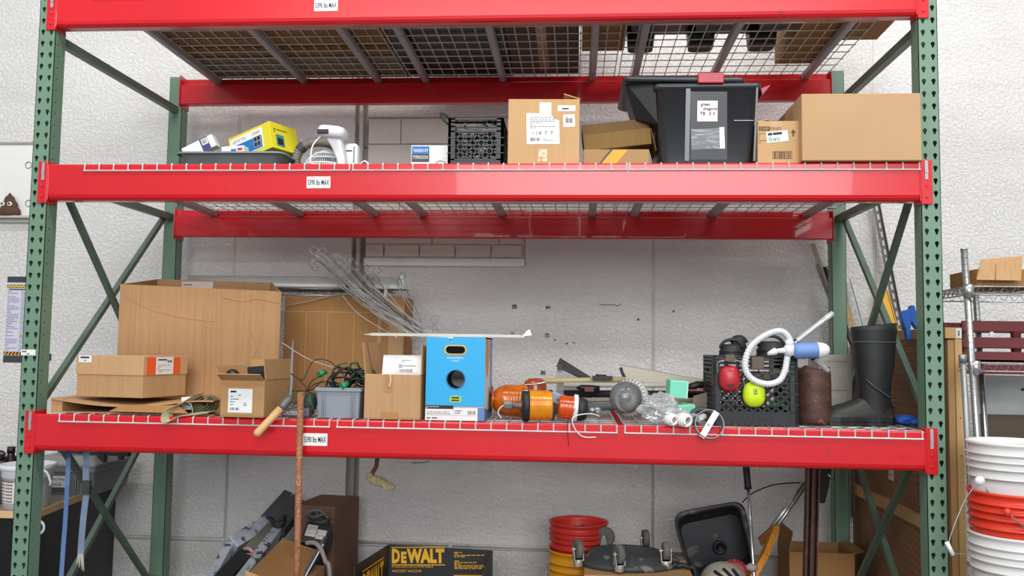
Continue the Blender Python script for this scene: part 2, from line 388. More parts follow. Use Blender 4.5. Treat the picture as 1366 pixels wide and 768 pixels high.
# ================================================================== pallet rack
W = 3.7288; HC = .038; ZH = 2.959; PITCH_H = .0508; RY = 1.2257; TOPZ = 3.098
ZB = {'top': 2.927, 'mid': 2.165, 'low': 1.098}; BH = .155
rack = T('pallet_rack', 'tall pallet rack of red beams on green perforated uprights standing before the white wall', 'rack', (0, 0, 0))
kh = [(.0085*math.cos(t), .0085*math.sin(t)+.003) for t in [math.radians(-40+26*i) for i in range(11)]]+[(-.0042, -.0075), (-.0032, -.0135), (.0032, -.0135), (.0042, -.0075)]
rd = [(.0048*math.cos(2*math.pi*i/8), .0048*math.sin(2*math.pi*i/8)) for i in range(8)]
def column(cx, y0, front, hole_side):
    mb = MB(); t = .0025; x0, x1 = cx-HC, cx+HC; y1 = y0+.076
    yf, yb = (y0, y1) if front else (y1, y0)  # keyhole face towards the aisle or the wall
    off = 0. if cx > 1 else PITCH_H*0
    z = (ZH % PITCH_H)-PITCH_H/2
    zs = []
    while z < TOPZ: zs.append(z); z += PITCH_H
    for z0 in zs:
        zc = z0+PITCH_H/2; za = max(0, z0)-zc; zb = min(TOPZ, z0+PITCH_H)-zc
        for sx in (-1, 1):
            if front:
                a = (-.019, za), (.019, za), (.019, zb), (-.019, zb)
                ok = zc+.012 < TOPZ and zc > .02
                mb.holed(list(a), [kh] if ok else [], (cx+sx*.019, yf, zc), (1, 0, 0), (0, 0, 1), (0, -1, 0), t)
        for xx, sg in ((x0, -1), (x1, 1)):
            a = [(-.038, za), (.038, za), (.038, zb), (-.038, zb)]
            ok = zc+.01 < TOPZ and zc > .02 and (sg == hole_side)
            h = [[(p[0]-(.012 if front else -.012), p[1]) for p in rd]] if ok else []
            mb.holed(a, h, (xx, y0+.038, zc), (0, 1, 0), (0, 0, 1), (sg, 0, 0), t)
    if not front: mb.box((x0, yf-t, 0), (x1, yf, TOPZ))
    for a, b in ((x0+t, x1-t),) if front else ((x0, x1),):
        mb.box((a, min(yb, yb+(t if not front else -t)), 0), (b, max(yb, yb+(t if not front else -t)), TOPZ))  # on front columns a closed back, added to keep the keyholes dark
    c = mb.to('upright_column', GREEN, rack)
    MB().box((cx-.07, y0-.03, 0), (cx+.07, y0+.106, .008)).to('foot_plate', GREEN, c)
    return c
cols = [column(0, 0, True, 1), column(W, 0, True, -1), column(0, RY, False, 1), column(W, RY, False, -1)]
M = frame(P(28, 473.5, -.001), (1, 0, 0), (0, 0, 1))
sticker(cols[0], M, .064, .024, prints=lines(.006, .012, .05, .009, 1, 3, .8)+[(.026, .004, .012, .004)], name='small_white_label')
def brace(p, q): MB().bar(p, q, .024, .026, (1, 0, 0)).to('brace', BRACE, rack)
def brace2(p, q): MB().bar(p, q, .034, .036, (0, 0, 1)).to('brace', BRACE, rack)
for cx, sg in ((0, 1), (W, -1)):
    for z in (2.90, 2.275, .25): brace2((cx, .07, z), (cx, RY+.006, z+.004))
    xo = cx+sg*.008
    brace((xo, .085, 2.33), (xo, RY, 1.16)); brace((cx-sg*.016, RY-.02, 2.30), (cx-sg*.016, .07, 1.25))
    brace((xo, .085, 1.24), (xo, RY, .18)); brace((cx-sg*.016, RY-.02, 1.18), (cx-sg*.016, .07, .17))
def beam(z, front, level):
    y0 = -.01 if front else RY-.035; s = 1 if front else -1
    yo = y0 if front else y0+.065              # outer (aisle or wall) side
    prof = [(0, .024), (.0035, .012), (.010, .0035), (.018, 0), (.061, 0), (.065, .004), (.065, .113), (.063, .115), (.03, .115), (.03, .153), (.028, .155), (.004, .155), (0, .149)]
    pts = [(0, yo+s*a, z+b) for a, b in prof]
    if not front: pts = pts[::-1]
    mb = MB(); n = len(pts); xa, xb = .042, W-.042
    mb.add([(xa, p[1], p[2]) for p in pts]+[(xb, p[1], p[2]) for p in pts],
           [(i, (i+1) % n, n+(i+1) % n, n+i) for i in range(n)]+[tuple(range(n))[::-1], tuple(range(n, 2*n))])
    b = mb.to('beam', RED, rack)
    for cx, sg in ((0, 1), (W, -1)):
        mb = MB(); ye = -.005 if front else RY+.082
        zz = z-.012
        a, c = sorted((cx-sg*.004, cx+sg*.04))
        if front: mb.box((a, -.006, zz), (c, -.0005, zz+.18))
        else: mb.box((a, RY+.0765, zz), (c, RY+.082, zz+.18))
        a, c = sorted((cx+sg*.0385, cx+sg*.0425))
        if front: mb.box((a, -.014, zz), (c, .07, zz+.18))
        else: mb.box((a, RY-.045, zz), (c, RY+.082, zz+.18))
        if front:
            a, c = sorted((cx+sg*.0425, cx+sg*.048)); mb.box((a, -.0125, z), (c, -.0095, z+BH))
            for dz in (.03, .075): mb.cyl((cx+sg*.018, -.010, zz+dz), (cx+sg*.018, -.005, zz+dz), .006, n=8)
        mb.to('beam_bracket', RED, b, bevel=.0015)
        if front:
            mb = MB(); a, c = sorted((cx+sg*.013, cx+sg*.025)); mb.box((a, -.0085, zz+.1), (c, -.005, zz+.176)); mb.box((a, -.0105, zz+.125), (c, -.0085, zz+.14)); mb.to('safety_clip', CHAN, b)
    return b
SCREENB = {}
for lv in ZB:
    SCREENB[lv] = beam(ZB[lv], True, lv); beam(ZB[lv], False, lv)
for lv, (x0, y0, x1, y1) in dict(top=(419, 0, 451, 15), mid=(409, 235.5, 441, 251), low=(404, 577.5, 437, 594)).items():
    a = P(x0, y1, -.0105); b = P(x1, y0, -.0105); w = b.x-a.x; h = P(x0, y0, -.0105).z-a.z
    sticker(SCREENB[lv], frame(a, (1, 0, .004), (0, 0, 1)), w, h, texts=[('5390 lbs MAX', w*.05, h*.26, w*.9, h*.48, 0, .02)], name='load_label')
DL, DM, DT = ZB['low']+BH+.0045, ZB['mid']+BH+.0045, ZB['top']+BH+.0045      # deck surfaces (top of the wires)

# ------------------------------------------------------------------ wire decks
def deck(x0, width, zlev, label, sup):
    t = T('wire_deck', label, 'wire deck', (x0, 0, zlev), 0, 'wire mesh decks on the rack')
    mb = MB(); r = .0032; n = round(width/.0635)
    for i in range(n+1):
        x = .003+(width-.006)*i/n
        mb.tube([(x, -.0138, -.034), (x, -.0138, -.012), (x, -.0115, -.004), (x, -.004, -r), (x, RY+.026, -r), (x, RY+.036, -.006), (x, RY+.036, -.03)], r, 4, smooth=False)
    yy = .05
    mb.tube([(0, -.0172, -.034), (width, -.0172, -.034)], r, 4, smooth=False)
    while yy < RY:
        mb.tube([(0, yy, -r*2.6), (width, yy, -r*2.6)], r, 4, smooth=False); yy += .1016
    mb.to('wire_mesh', ZINC, t, local=True)
    for sx in sup:
        mb = MB(); u = sx-x0; z1 = -.0135; z0 = -.0435
        mb.add([], [])
        pr = [(-.021, z1), (-.017, z0+.006), (-.01, z0), (.01, z0), (.017, z0+.006), (.021, z1)]
        mb.loft([[Vector((u+a, .026, b)) for a, b in pr], [Vector((u+a, RY-.005, b)) for a, b in pr]], smooth=False)
        mb.to('support_channel', CHAN, t, local=True)
    return t
side = ('left', 'middle', 'right')
for lv, z, spec in (('top', DT, ((.20, 1.155, (.255, .758, 1.187)), (1.372, 1.15, (1.46, 1.896, 2.396)), (2.54, 1.145, (2.63, 3.055, 3.555)))),
                    ('mid', DM, ((.205, 1.161, (.26, .76, 1.19)), (1.375, 1.146, (1.46, 1.9, 2.4)), (2.527, 1.157, (2.63, 3.055, 3.555)))),
                    ('low', DL, ((.148, 1.163, (.26, .76, 1.19)), (1.339, 1.147, (1.46, 1.9, 2.4)), (2.513, 1.162, (2.63, 3.055, 3.555))))):
    what = {'top': 'top shelf, seen from below under dark stock', 'mid': 'middle shelf', 'low': 'lower shelf'}[lv]
    pos = {('top', 0): 'left end of the top shelf, under weathered pallet boards', ('top', 1): 'middle of the top shelf, under the dark bins', ('top', 2): 'right end of the top shelf, under the black plastic pallet',
           ('mid', 0): 'left end of the middle shelf, under the grey tray and fan', ('mid', 1): 'middle of the middle shelf, under the black milk crate', ('mid', 2): 'right end of the middle shelf, under the black tote',
           ('low', 0): 'left end of the lower shelf, under the big open carton', ('low', 1): 'middle of the lower shelf, under the blue carton', ('low', 2): 'right end of the lower shelf, under the rubber boots'}
    for i, (x0, w, sup) in enumerate(spec): deck(x0, w, z, 'wire deck at the '+pos[(lv, i)], sup)

# ================================================================== cartons
def carton(t, w, d, h, m=CB, op=False, th=.005, flaps=(), seam=True, tape=True, name='body'):
    """local frame: front left bottom corner at the origin, x along the front, y into the shelf"""
    mb = MB()
    if op:
        mb.box((0, 0, 0), (w, d, th)); mb.box((0, 0, th), (w, th, h)); mb.box((0, d-th, th), (w, d, h))
        mb.box((0, th, th), (th, d-th, h)); mb.box((w-th, th, th), (w, d-th, h))
    else:
        mb.box((0, 0, 0), (w, d, h))
    b = mb.to(name, m, t, local=True, bevel=.003)
    if not op and seam:
        mb = MB(); e = .0006; y = d/2
        mb.box((.002, y-.001, h), (w-.002, y+.001, h+e))
        mb.to('seam', CBD, b, local=True)
        if tape:
            mb = MB(); mb.box((.001, y-.024, h), (w-.001, y+.024, h+.0004)); mb.to('tape', TAPE, b, local=True)
    for edge, ln, ang, *rest in flaps:
        a = math.radians(ang); c, s_ = math.cos(a), math.sin(a); k = rest[0] if rest else 0.
        if edge == 'front': o, u, dr = Vector((0, 0, h)), Vector((w, 0, 0)), Vector((0, c, s_))
        if edge == 'back': o, u, dr = Vector((0, d, h)), Vector((w, 0, 0)), Vector((0, -c, s_))
        if edge == 'left': o, u, dr = Vector((0, 0, h)), Vector((0, d, 0)), Vector((c, 0, s_))
        if edge == 'right': o, u, dr = Vector((w, 0, h)), Vector((0, d, 0)), Vector((-c, 0, s_))
        n = u.normalized().cross(dr)*th*.7; dr = dr*ln; ins = u*.01
        MB().prism([o+ins, o+u-ins, o+u-ins+dr-u*k, o+ins+dr], n).to('flap', m, t, local=True)
    return b
def face(t, u, v):                            # front face frame of a carton in world space
    return chain(t) @ frame((u, -.0001, v), (1, 0, 0), (0, 0, 1))
def at(p, z): return (p.x, p.y, z)

# ---------------- middle shelf
# grey tray with small retail boxes
p = PZ(222, 218, DM)
t = T('storage_tray', 'shallow grey plastic tray holding small retail boxes, left end of the middle shelf', 'tray', (.60, .12, DM))
w, d, h = .40, .30, .075
def rrect(x0, y0, x1, y1, r, z, n=4):
    out = []
    for cx, cy, a0 in ((x1-r, y1-r, 0), (x0+r, y1-r, 90), (x0+r, y0+r, 180), (x1-r, y0+r, 270)):
        for i in range(n+1):
            a = math.radians(a0+90*i/n); out.append(Vector((cx+r*math.cos(a), cy+r*math.sin(a), z)))
    return out
mb = MB()
mb.loft([rrect(-.02, .03, w-.02, d-.03, .03, .001), rrect(-.045, 0, w+.02, d, .04, h), rrect(-.06, -.015, w+.035, d+.015, .045, h+.002), rrect(-.06, -.015, w+.035, d+.015, .045, h-.006)], caps=False)
mb.loft([rrect(-.015, .035, w-.025, d-.035, .03, .004), rrect(-.04, .005, w+.015, d-.005, .04, h)], caps=False)
mb.add(rrect(-.02, .03, w-.02, d-.03, .03, .002), [tuple(range(20))])
mb.to('tray_body', mat('tray_grey_green', (112, 122, 124), .5), t, local=True)
def tilted(name, label, cat, O, ux, uy, uz, w, d, h, m, bevel=.001, group=None):
    """a box whose edges follow three directions; returns thing, front-face frame"""
    ux, uy, uz = Vector(ux).normalized(), Vector(uy), Vector(uz)
    uy = (uy-ux*uy.dot(ux)).normalized(); uz2 = ux.cross(uy)
    t = T(name, label, cat, O, 0, group); M = Matrix.Translation(O) @ Matrix((ux, uy, uz2)).transposed().to_4x4()
    mb = MB(M); mb.box((0, 0, 0), (w, d, h)); mb.to('body', m, t, bevel=bevel)
    return t, M
# white and purple box
O = P(233, 212, .23)
YC = mat('yellow_carton_print', (222, 208, 44), .45, var=.04); BLUEP = mat('blue_print', (28, 112, 186), .5, var=.06); PURP = mat('purple_print', (66, 62, 124), .5)
CORAL = mat('red_print', (196, 60, 70), .5)
t, M = tilted('retail_box', 'white and purple retail box with a barcode leaning at the left of the grey tray', 'box', O+Vector((.045, .02, -.0)), (.86, 0, .42), (0, 1, 0), (0, 0, 1), .155, .05, .058, WHITE)
fm = M @ frame((0, -.0003, 0), (1, 0, 0), (0, 0, 1))
sticker(t, M @ frame((.09, -.0002, .0), (1, 0, 0), (0, 0, 1)), .04, .058, name='purple_panel', m=PURP)
sticker(t, M @ frame((.098, -.0012, .026), (1, 0, 0), (0, 0, 1)), .03, .028, prints=barcode(.003, .004, .024, .02, 3, 9), name='barcode_label')
# yellow box with blue panel
O = P(306, 214, .28)
t, M = tilted('retail_box', 'yellow and blue retail box tilted up in the grey tray', 'box', O+Vector((.01, .0, -.02)), (.9, -.42, .22), (.42, .9, 0), (0, 0, 1), .26, .17, .125, YC)
fr = M @ frame((0, -.0003, 0), (1, 0, 0), (0, 0, 1))
sticker(t, fr @ Matrix.Translation((.012, .018, 0)), .2, .095, name='white_panel')
sticker(t, fr @ Matrix.Translation((.02, .022, .0010)), .185, .056, name='blue_panel', m=BLUEP)
sticker(t, fr @ Matrix.Translation((.155, .03, .0020)), .045, .05, name='picture_panel', m=GREY, prints=[(.004, .004, .016, .018), (.024, .004, .016, .018), (.004, .028, .016, .018), (.024, .028, .016, .018)])
mb = MB(); put_text(mb, fr, 'ELECTRIC TOOL', .03, .088, .08, .014, .0014); put_text(mb, fr, '10MM', .15, .088, .045, .016, .0014); mb.to('print', GREYINK, t)
er = M @ frame((.26, 0, 0), (0, 1, 0), (0, 0, 1))
sticker(t, er @ Matrix.Translation((.03, .015, .0002)), .05, .055, name='teal_panel', m=mat('teal_print', (60, 130, 130), .5), prints=[(.008, .008, .034, .03)])
mb = MB(); bars(mb, er, lines(.02, .08, .11, .022, 2, 4), .0008); mb.to('print', INK, t)
# small white card box in front
O = P(296, 215, .16)
t, M = tilted('retail_box', 'small white card box with blue and red print at the front of the tray', 'box', O+Vector((0, 0, -.03)), (.99, -.06, .05), (.06, .99, 0), (0, 0, 1), .105, .05, .095, WHITE)
fr = M @ frame((0, -.0003, 0), (1, 0, 0), (0, 0, 1))
sticker(t, fr @ Matrix.Translation((.045, .072, 0)), .024, .01, name='blue_print', m=BLUEP); sticker(t, fr @ Matrix.Translation((.075, .074, 0)), .024, .012, name='red_print', m=CORAL)
sticker(t, fr @ Matrix.Translation((.068, .02, 0)), .035, .042, name='picture_panel', m=YC, prints=[(.0, .0, .035, .028)])
mb = MB(); bars(mb, fr, lines(.01, .05, .05, .03, 3, 4, .3), .0006); mb.to('print', GREYINK, t)
# ---------------- white fan, hose, canister
FY = .14
fc = P(428, 234, FY)
t = T('clip_fan', 'white clip-on fan lying cage up on the middle shelf, head turned, beside the yellow box', 'fan', (fc.x, fc.y, DM))
mb = MB(); R = .092; q = 56; c0 = Vector((fc.x-.004, fc.y+.05, DM+.006))
def cg(a, f): return c0+Vector((math.cos(a)*R*math.sin(f), .7*math.sin(a)*R*math.sin(f)+.25*R*math.cos(f), R*1.02*math.cos(f)))
for k in range(q):
    mb.tube([cg(2*math.pi*k/q, math.radians(v)) for v in (14, 28, 42, 56, 70, 84, 92)], .0011, 4, caps=False)
mb.to('cage_rib', WPL, t)
mb = MB()
for f, r_ in ((10, .004), (30, .0035), (52, .0035), (72, .004), (90, .0055)):
    mb.tube([cg(2*math.pi*i/32, math.radians(f)) for i in range(32)], r_, 6, closed=True)
mb.to('cage_ring', WPL, t)
mb = MB()
for k in range(5):
    a = 2*math.pi*k/5+.3
    mb.prism([c0+Vector((0, 0, .05)), c0+Vector((math.cos(a)*.06, .5*math.sin(a)*.06, .06)), c0+Vector((math.cos(a+.7)*.07, .5*math.sin(a+.7)*.07, .03))], (0, 0, .003))
mb.lathe([(0, .07), (.022, .066), (.026, .03), (0, .02)], c0, n=14)
mb.to('blade', mat('smoky_blade', (120, 124, 128), .4), t)
mb = MB()                                     # neck and head
hd = P(447, 182, FY)
mb.loft([[Vector((hd.x+x_*s_+dx, hd.y+y_*s_, z_)) for x_, y_ in ((-.03, -.025), (.03, -.025), (.033, .025), (-.033, .025))] for z_, s_, dx in ((DM+.012, .55, .036), (DM+.05, .6, .03), (DM+.10, .8, .014), (hd.z-.02, 1.0, .002), (hd.z, 1.05, .0))])
mb.to('neck', WPL, t, bevel=.006)
mb = MB(Matrix.Translation((hd.x-.012, hd.y-.01, hd.z+.012)) @ Matrix.Rotation(.1, 4, 'Y'))
mb.loft([rrect(-.055*s_, -.05*s_, .065*s_, .05*s_, .025*s_, z_) for z_, s_ in ((-.022, .78), (-.012, .98), (.008, 1.), (.022, .9), (.028, .6))])
hdp = mb.to('motor_head', WPL, t)
mb = MB(Matrix.Translation((hd.x-.012, hd.y-.01, hd.z+.012))); mb.box((-.05, -.054, -.014), (.0, -.04, .006)); mb.to('dark_clip_jaw', BLACK, hdp, bevel=.003)
mb = MB(); mb.tube(smooth_path([(hd.x-.05, hd.y-.03, hd.z), (hd.x-.078, hd.y-.06, hd.z-.05), (hd.x-.082, hd.y-.075, DM+.05), (hd.x-.075, hd.y-.09, DM+.012), (hd.x-.03, hd.y-.09, DM+.006), (hd.x+.03, hd.y-.07, DM+.012)]), .0033, 6); mb.to('power_cord', WPL, t)
t = T('corrugated_hose', 'grey ribbed hose looped behind the white fan cage on the middle shelf', 'hose', (fc.x-.05, fc.y+.24, DM))
pts = smooth_path([P(394, 226, .3), P(395, 212, .3), P(401, 199, .3), P(412, 191.5, .3), P(427, 189.5, .3), P(443, 193, .3), P(452, 202, .3), P(455, 222, .3)], 14)
mb = MB(); mb.tube(pts, [.021+.0025*math.sin(i*1.9) for i in range(len(pts))], 12); mb.to('hose', mat('grey_brown_hose', (128, 122, 112), .5, trans=.1), t)
mb = MB(); mb.tube(pts[26:36], .0245, 12); mb.to('dark_hose_band', DGREY, t)
cn = P(469, 213, .2)
t = T('white_canister', 'white plastic motor housing with rounded top standing right of the fan neck', 'housing', (cn.x, cn.y, DM))
mb = MB(); z0 = DM+.001
mb.loft([rrect(cn.x-.034*s_, cn.y-.03*s_, cn.x+.034*s_, cn.y+.03*s_, .016*s_, z0+z_) for z_, s_ in ((0, .9), (.012, 1), (.1, 1), (.118, .92), (.126, .7))])
mb.to('housing', WPL, t)
mb = MB(); mb.box((cn.x-.018, cn.y-.0315, z0+.088), (cn.x+.01, cn.y-.029, z0+.094)); mb.box((cn.x+.016, cn.y-.0315, z0+.01), (cn.x+.02, cn.y-.029, z0+.11)); mb.to('dark_slot', DGREY, t)
mb = MB(); mb.tube(smooth_path([(cn.x+.03, cn.y, DM+.03), (cn.x+.06, cn.y-.01, DM+.05), (cn.x+.085, cn.y-.03, DM+.03), (cn.x+.085, cn.y-.05, DM+.004)]), .0042, 6); mb.to('power_cord', WPL, t)
# ---------------- white pump box
a = P(548, 218, .22); b = P(600, 193.5, .22)
t = T('pump_box', 'small white and blue cardboard box with pump picture, left of the black milk crate', 'box', (a.x, .22, DM), 0)
h = b.z-DM; w = b.x-a.x; z1 = a.z-DM
carton(t, w, .16, h, WHITE, seam=False)
fm = face(t, 0, 0)
sticker(t, fm @ Matrix.Translation((.004, h-.075, 0)), .078, .07, name='blue_panel', m=BLUEP, texts=[('TRANSFER PUMP', .006, .043, .066, .015)], ink=WHITE)
sticker(t, fm @ Matrix.Translation((.004, h-.075, .0012)), .078, .036, name='dark_panel', m=DGREY, texts=[('TYPHOON', .004, .012, .068, .016)], ink=WHITE)
mb = MB(); bars(mb, fm, lines(.006, h-.105, .04, .02, 2, 5), .0006); mb.to('print', CORAL, t)
mb = MB(fm); mb.tube(smooth_path([(.1, h-.1, .001), (.125, h-.072, .001), (.155, h-.08, .001), (.16, h-.1, .001)]), .0012, 4)
mb.blob((.085, h-.1, 0), (.02, .014, .0015)); mb.to('pump_picture', INK, t)
# ---------------- milk crates
def milk_crate(t, w, d, h, handle=True, diag=True):
    th = .012; m = BLACK
    def wall(o, u, n, L, nm):
        o, u, n = Vector(o), Vector(u), Vector(n); up = Vector((0, 0, 1)); mb = MB()
        def blk(u0, v0, u1, v1, t0=0., t1=th):
            a = [o+u*x+up*z-n*t0 for x, z in ((u0, v0), (u1, v0), (u1, v1), (u0, v1))]; mb.hexa(a, [p_-n*(t1-t0) for p_ in a])
        blk(0, 0, L, .055*h/.28, .002)
        hb = .055*h/.28; ht = h*.74
        for v in (hb-.006, ht-.004, ht+.017, ht+.036, h-.022, h-.008): blk(0, v, L, v+.007, 0, th*1.1)
        blk(0, 0, .03, h); blk(L-.03, 0, L, h)
        for v in (h*.3, h*.45, h*.6): blk(0, v, .032, v+.004, -.003, 0); blk(L-.032, v, L, v+.004, -.003, 0)
        hx0, hx1 = L*.32, L*.68
        k = max(4, round(L/.045))
        for i in range(1, k):
            x = L*i/k
            if handle and hx0-.008 < x < hx1+.008: continue
            blk(x-.002, ht, x+.002, h, .002)
        if handle:
            blk(hx0-.008, ht+.012, hx0, h-.012); blk(hx1, ht+.012, hx1+.008, h-.012)
        else: blk(.03, ht, L-.03, h-.02, .006, .008)
        if not handle: pass
        # lattice of thin crossing ribs
        x0, x1 = .03, L-.03; st = .036
        def clip(c, s_):
            pts_ = []
            for x in (x0, x1):
                z = (x-c)*s_
                if hb <= z+hb <= ht: pts_.append((x, z+hb))
            for z in (hb, ht):
                x = c+(z-hb)/s_
                if x0 < x < x1: pts_.append((x, z))
            return pts_[:2] if len(pts_) >= 2 else None
        c = x0-.3
        while c < x1+.3:
            for s_ in (1, -1):
                q_ = clip(c, s_)
                if q_:
                    a_, b_ = q_; mb.bar(o+u*a_[0]+up*a_[1]-n*.006, o+u*b_[0]+up*b_[1]-n*.006, .0032, .008, n.cross(up)+up*.01)
            c += st
        mb.to(nm, m, t, local=True)
    wall((0, 0, 0), (1, 0, 0), (0, -1, 0), w, 'crate_side'); wall((w, d, 0), (-1, 0, 0), (0, 1, 0), w, 'crate_side')
    wall((0, d, 0), (0, -1, 0), (-1, 0, 0), d, 'crate_side'); wall((w, 0, 0), (0, 1, 0), (1, 0, 0), d, 'crate_side')
    mb = MB()
    for i in range(12): mb.box((.012+(w-.024)*i/12, .012, .004), (.012+(w-.024)*i/12+.012, d-.012, .012))
    for i in range(10): mb.box((.012, .012+(d-.024)*i/10, .004), (w-.012, .012+(d-.024)*i/10+.01, .011))
    mb.to('crate_floor', m, t, local=True)
a = P(597, 222, .12); b = P(672, 157, .12)
mcx, mcw, mch = a.x, b.x-a.x, b.z-DM
t = T('milk_crate', 'black plastic milk crate full of black cords on the middle shelf', 'crate', (a.x, .12, DM))
milk_crate(t, mcw, .3, mch)
t = T('cable_coil', 'coiled black power cords heaped inside the milk crate on the middle shelf', 'cord', (mcx+.1, .2, DM+.02))
mb = MB(); rr_ = random.Random(4)
for k in range(9):
    cx, cy, cz = mcx+.12+rr_.uniform(-.03, .05), .26+rr_.uniform(-.04, .05), DM+.03+.02*k
    R1 = rr_.uniform(.05, .085); ph = rr_.uniform(0, 6)
    mb.tube([(cx+R1*math.cos(a_+ph), cy+R1*math.sin(a_+ph)*.9, cz+.012*math.sin(2*a_)) for a_ in [i*.35 for i in range(20)]], .005, 6)
zt_ = DM+mch
mb.tube(smooth_path([(mcx+.02, .2, zt_-.03), (mcx-.012, .18, zt_+.02), (mcx-.038, .17, zt_+.035), (mcx-.036, .17, zt_+.015), (mcx-.01, .17, zt_-.012), (mcx+.03, .19, zt_-.04)]), .0055, 8)
mb.tube(smooth_path([(mcx+.14, .2, zt_-.02), (mcx+.165, .19, zt_+.005), (mcx+.18, .19, zt_+.016), (mcx+.19, .19, zt_-.02)]), .007, 8)
mb.box((mcx+.018, .17, zt_-.002), (mcx+.034, .19, zt_+.012)); mb.cyl((mcx+.022, .18, zt_+.012), (mcx+.022, .18, zt_+.024), .0018, n=6); mb.cyl((mcx+.03, .18, zt_+.012), (mcx+.03, .18, zt_+.024), .0018, n=6)
mb.tube(smooth_path([(mcx+.2, .16, zt_-.02), (mcx+.215, .16, zt_+.006), (mcx+.228, .17, zt_-.02)]), .009, 8)
mb.to('cord_coil', BLACKR, t)
mb = MB(); mb.box((mcx+.075, .15, DM+mch*.78), (mcx+.115, .16, DM+mch*.9)); mb.blob((mcx+.15, .16, DM+.09), (.02, .01, .014)); mb.to('pale_plug', mat('grey_white_tag', (190, 190, 190), .5), t)
# ---------------- labelled carton
a = PZ(677, 219, DM); b = PZ(775, 220.5, DM)
yaw = math.atan2(b.y-a.y, b.x-a.x)*.4
t = T('cardboard_box', 'tan cardboard carton with white shipping labels, middle shelf right of the milk crate', 'box', at(a, DM), yaw, None)
w = (b-a).length-.008; h = P(677, 132, a.y).z-DM
carton(t, w, .30, h, CBP, seam=False, flaps=(('back', .06, 14), ('right', .07, 18)))
fm = face(t, 0, 0); px = w/98
def LF(x, y): return ((x-677)*px, (219-y)*px)
u, v = LF(703, 191); sticker(t, fm @ Matrix.Translation((u, v, 0)), 45*px, 45*px, corners=[(0, 0), (45*px, .002), (44*px, 33*px), (38*px, 35*px), (33*px, 41*px), (33*px, 58*px), (17*px, 58*px), (17*px, 43*px), (-1*px, 43*px)], name='shipping_label',
    prints=lines(4*px, 22*px, 34*px, 17*px, 7, 2, .3)+barcode(5*px, 4*px, 14*px, 5*px, 5)+lines(22*px, 5*px, 16*px, 4*px, 2, 8), texts=[('1.1-R  7\'  7\'', 8*px, 13*px, 28*px, 5*px)])
u, v = LF(745, 145); sticker(t, fm @ Matrix.Translation((u, v, 0)), 24*px, 8*px, prints=[(6*px, 2.5*px, 9*px, 2*px)], name='white_sticker')
u, v = LF(753, 167); sticker(t, fm @ Matrix.Translation((u, v, 0)) @ Matrix.Rotation(.05, 4, 'Z'), 16*px, 17*px, prints=barcode(3*px, 5*px, 10*px, 7*px, 9)+lines(3*px, 13*px, 10*px, 2*px, 1, 3), name='barcode_sticker')
u, v = LF(719, 215); sticker(t, fm @ Matrix.Translation((u, v, 0)), 12*px, 17*px, name='torn_tape', m=mat('torn_white_tape', (224, 205, 180), .6, spots=((200, 160, 112), .5, 60)))
# ---------------- two brown boxes, the upper one tilted
a = P(778, 222, .06); b = P(866, 199, .06)
t = T('cardboard_box', 'low open brown carton with a yellow stripe, under the tilted olive-brown box', 'box', at(a, DM), 0)
w = b.x-a.x; h = b.z-DM
carton(t, w, .26, h, CBD if False else mat('carton_dull_tan', (168, 132, 88), .8, var=.05), op=True, flaps=(('back', .05, 60),))
px = w/88; fm = face(t, 0, 0)
sticker(t, fm, 1, 1, corners=[(22*px, .001), (42*px, .001), (60*px, h-.001), (40*px, h-.001)], name='yellow_stripe', m=YEL)
sticker(t, fm, 1, 1, corners=[(19*px, .001), (22*px, .001), (40*px, h-.001), (36*px, h-.001)], name='dark_stripe', m=DGREY)
t2 = T('paper_sheet', 'crumpled white paper sticking out of the low brown carton', 'paper', (a.x+.02, .1, DM+h-.01))
mb = MB(); g = [[Vector((a.x+.015+.17*i/8, .085+.1*j/3, DM+h-.002+.012*noise.noise(Vector((i*.9, j*.8, 3)))-.02*i/8+.006)) for i in range(9)] for j in range(4)]
mb.loft(g, caps=False, closed_ring=False, smooth=False); mb.to('sheet', WHITE, t2)
O = P(779, 197, .1); q = P(872, 184, .1)
t, M = tilted('cardboard_box', 'olive-brown carton tilted on top of the striped carton, leaning towards the black tote', 'box', Vector((a.x+.005, .1, DM+h+.003)), (.99, 0, .105), (0, 1, 0), (0, 0, 1), .285, .2, .068, CBO)
mb = MB(M); mb.box((0, .01, .068), (.282, .2, .113)); mb.to('lid_flap', mat('cardboard_olive_dark', (112, 84, 46), .8), t)
mb = MB(M); mb.prism([(.285, 0, .068), (.285, .2, .068), (.30, .2, -.03), (.30, .0, -.03)], (.003, 0, 0)); mb.to('side_flap', CBO, t)
# ---------------- black tote with red latches
a = PZ(884, 218, DM); b = PZ(1003, 216.5, DM); a.y = b.y = .03
zr = P(940, 112, .01).z; zb = DM+.001
xl0, xl1 = P(883, 215, .03).x, P(1001, 215, .03).x; xu0, xu1 = P(875, 112, .01).x, P(1013, 112, .01).x
t = T('storage_tote', 'large black plastic tote with red latches and a handwritten white note, on the middle shelf', 'tote', (a.x, .03, DM))
TB = mat('tote_black', (52, 54, 57), .33, 0, .08); TBD = mat('tote_black_panel', (30, 31, 33), .4)
mb = MB(); dep = .40
def tring(s_, z, grow=0.):
    x0 = xl0+(xu0-xl0)*s_-grow; x1 = xl1+(xu1-xl1)*s_+grow; y0 = .03-.02*s_-grow; y1 = .03+dep+.03*s_+grow
    return rrect(x0, y0, x1, y1, .03, z)
mb.loft([tring(0, zb), tring(.05, zb+.004), tring(1, zr-.02), tring(1, zr-.02, .008), tring(1, zr, .01), tring(1, zr, -.004), tring(.05, zb+.012, -.008)])
mb.to('tote_body', TB, t)
def tf(x, y):                                  # sloping front of the tote
    s_ = (215-y)/103; return P(x, y, .028-.02*s_)
mb = MB()                                      # recessed centre panel, ridges
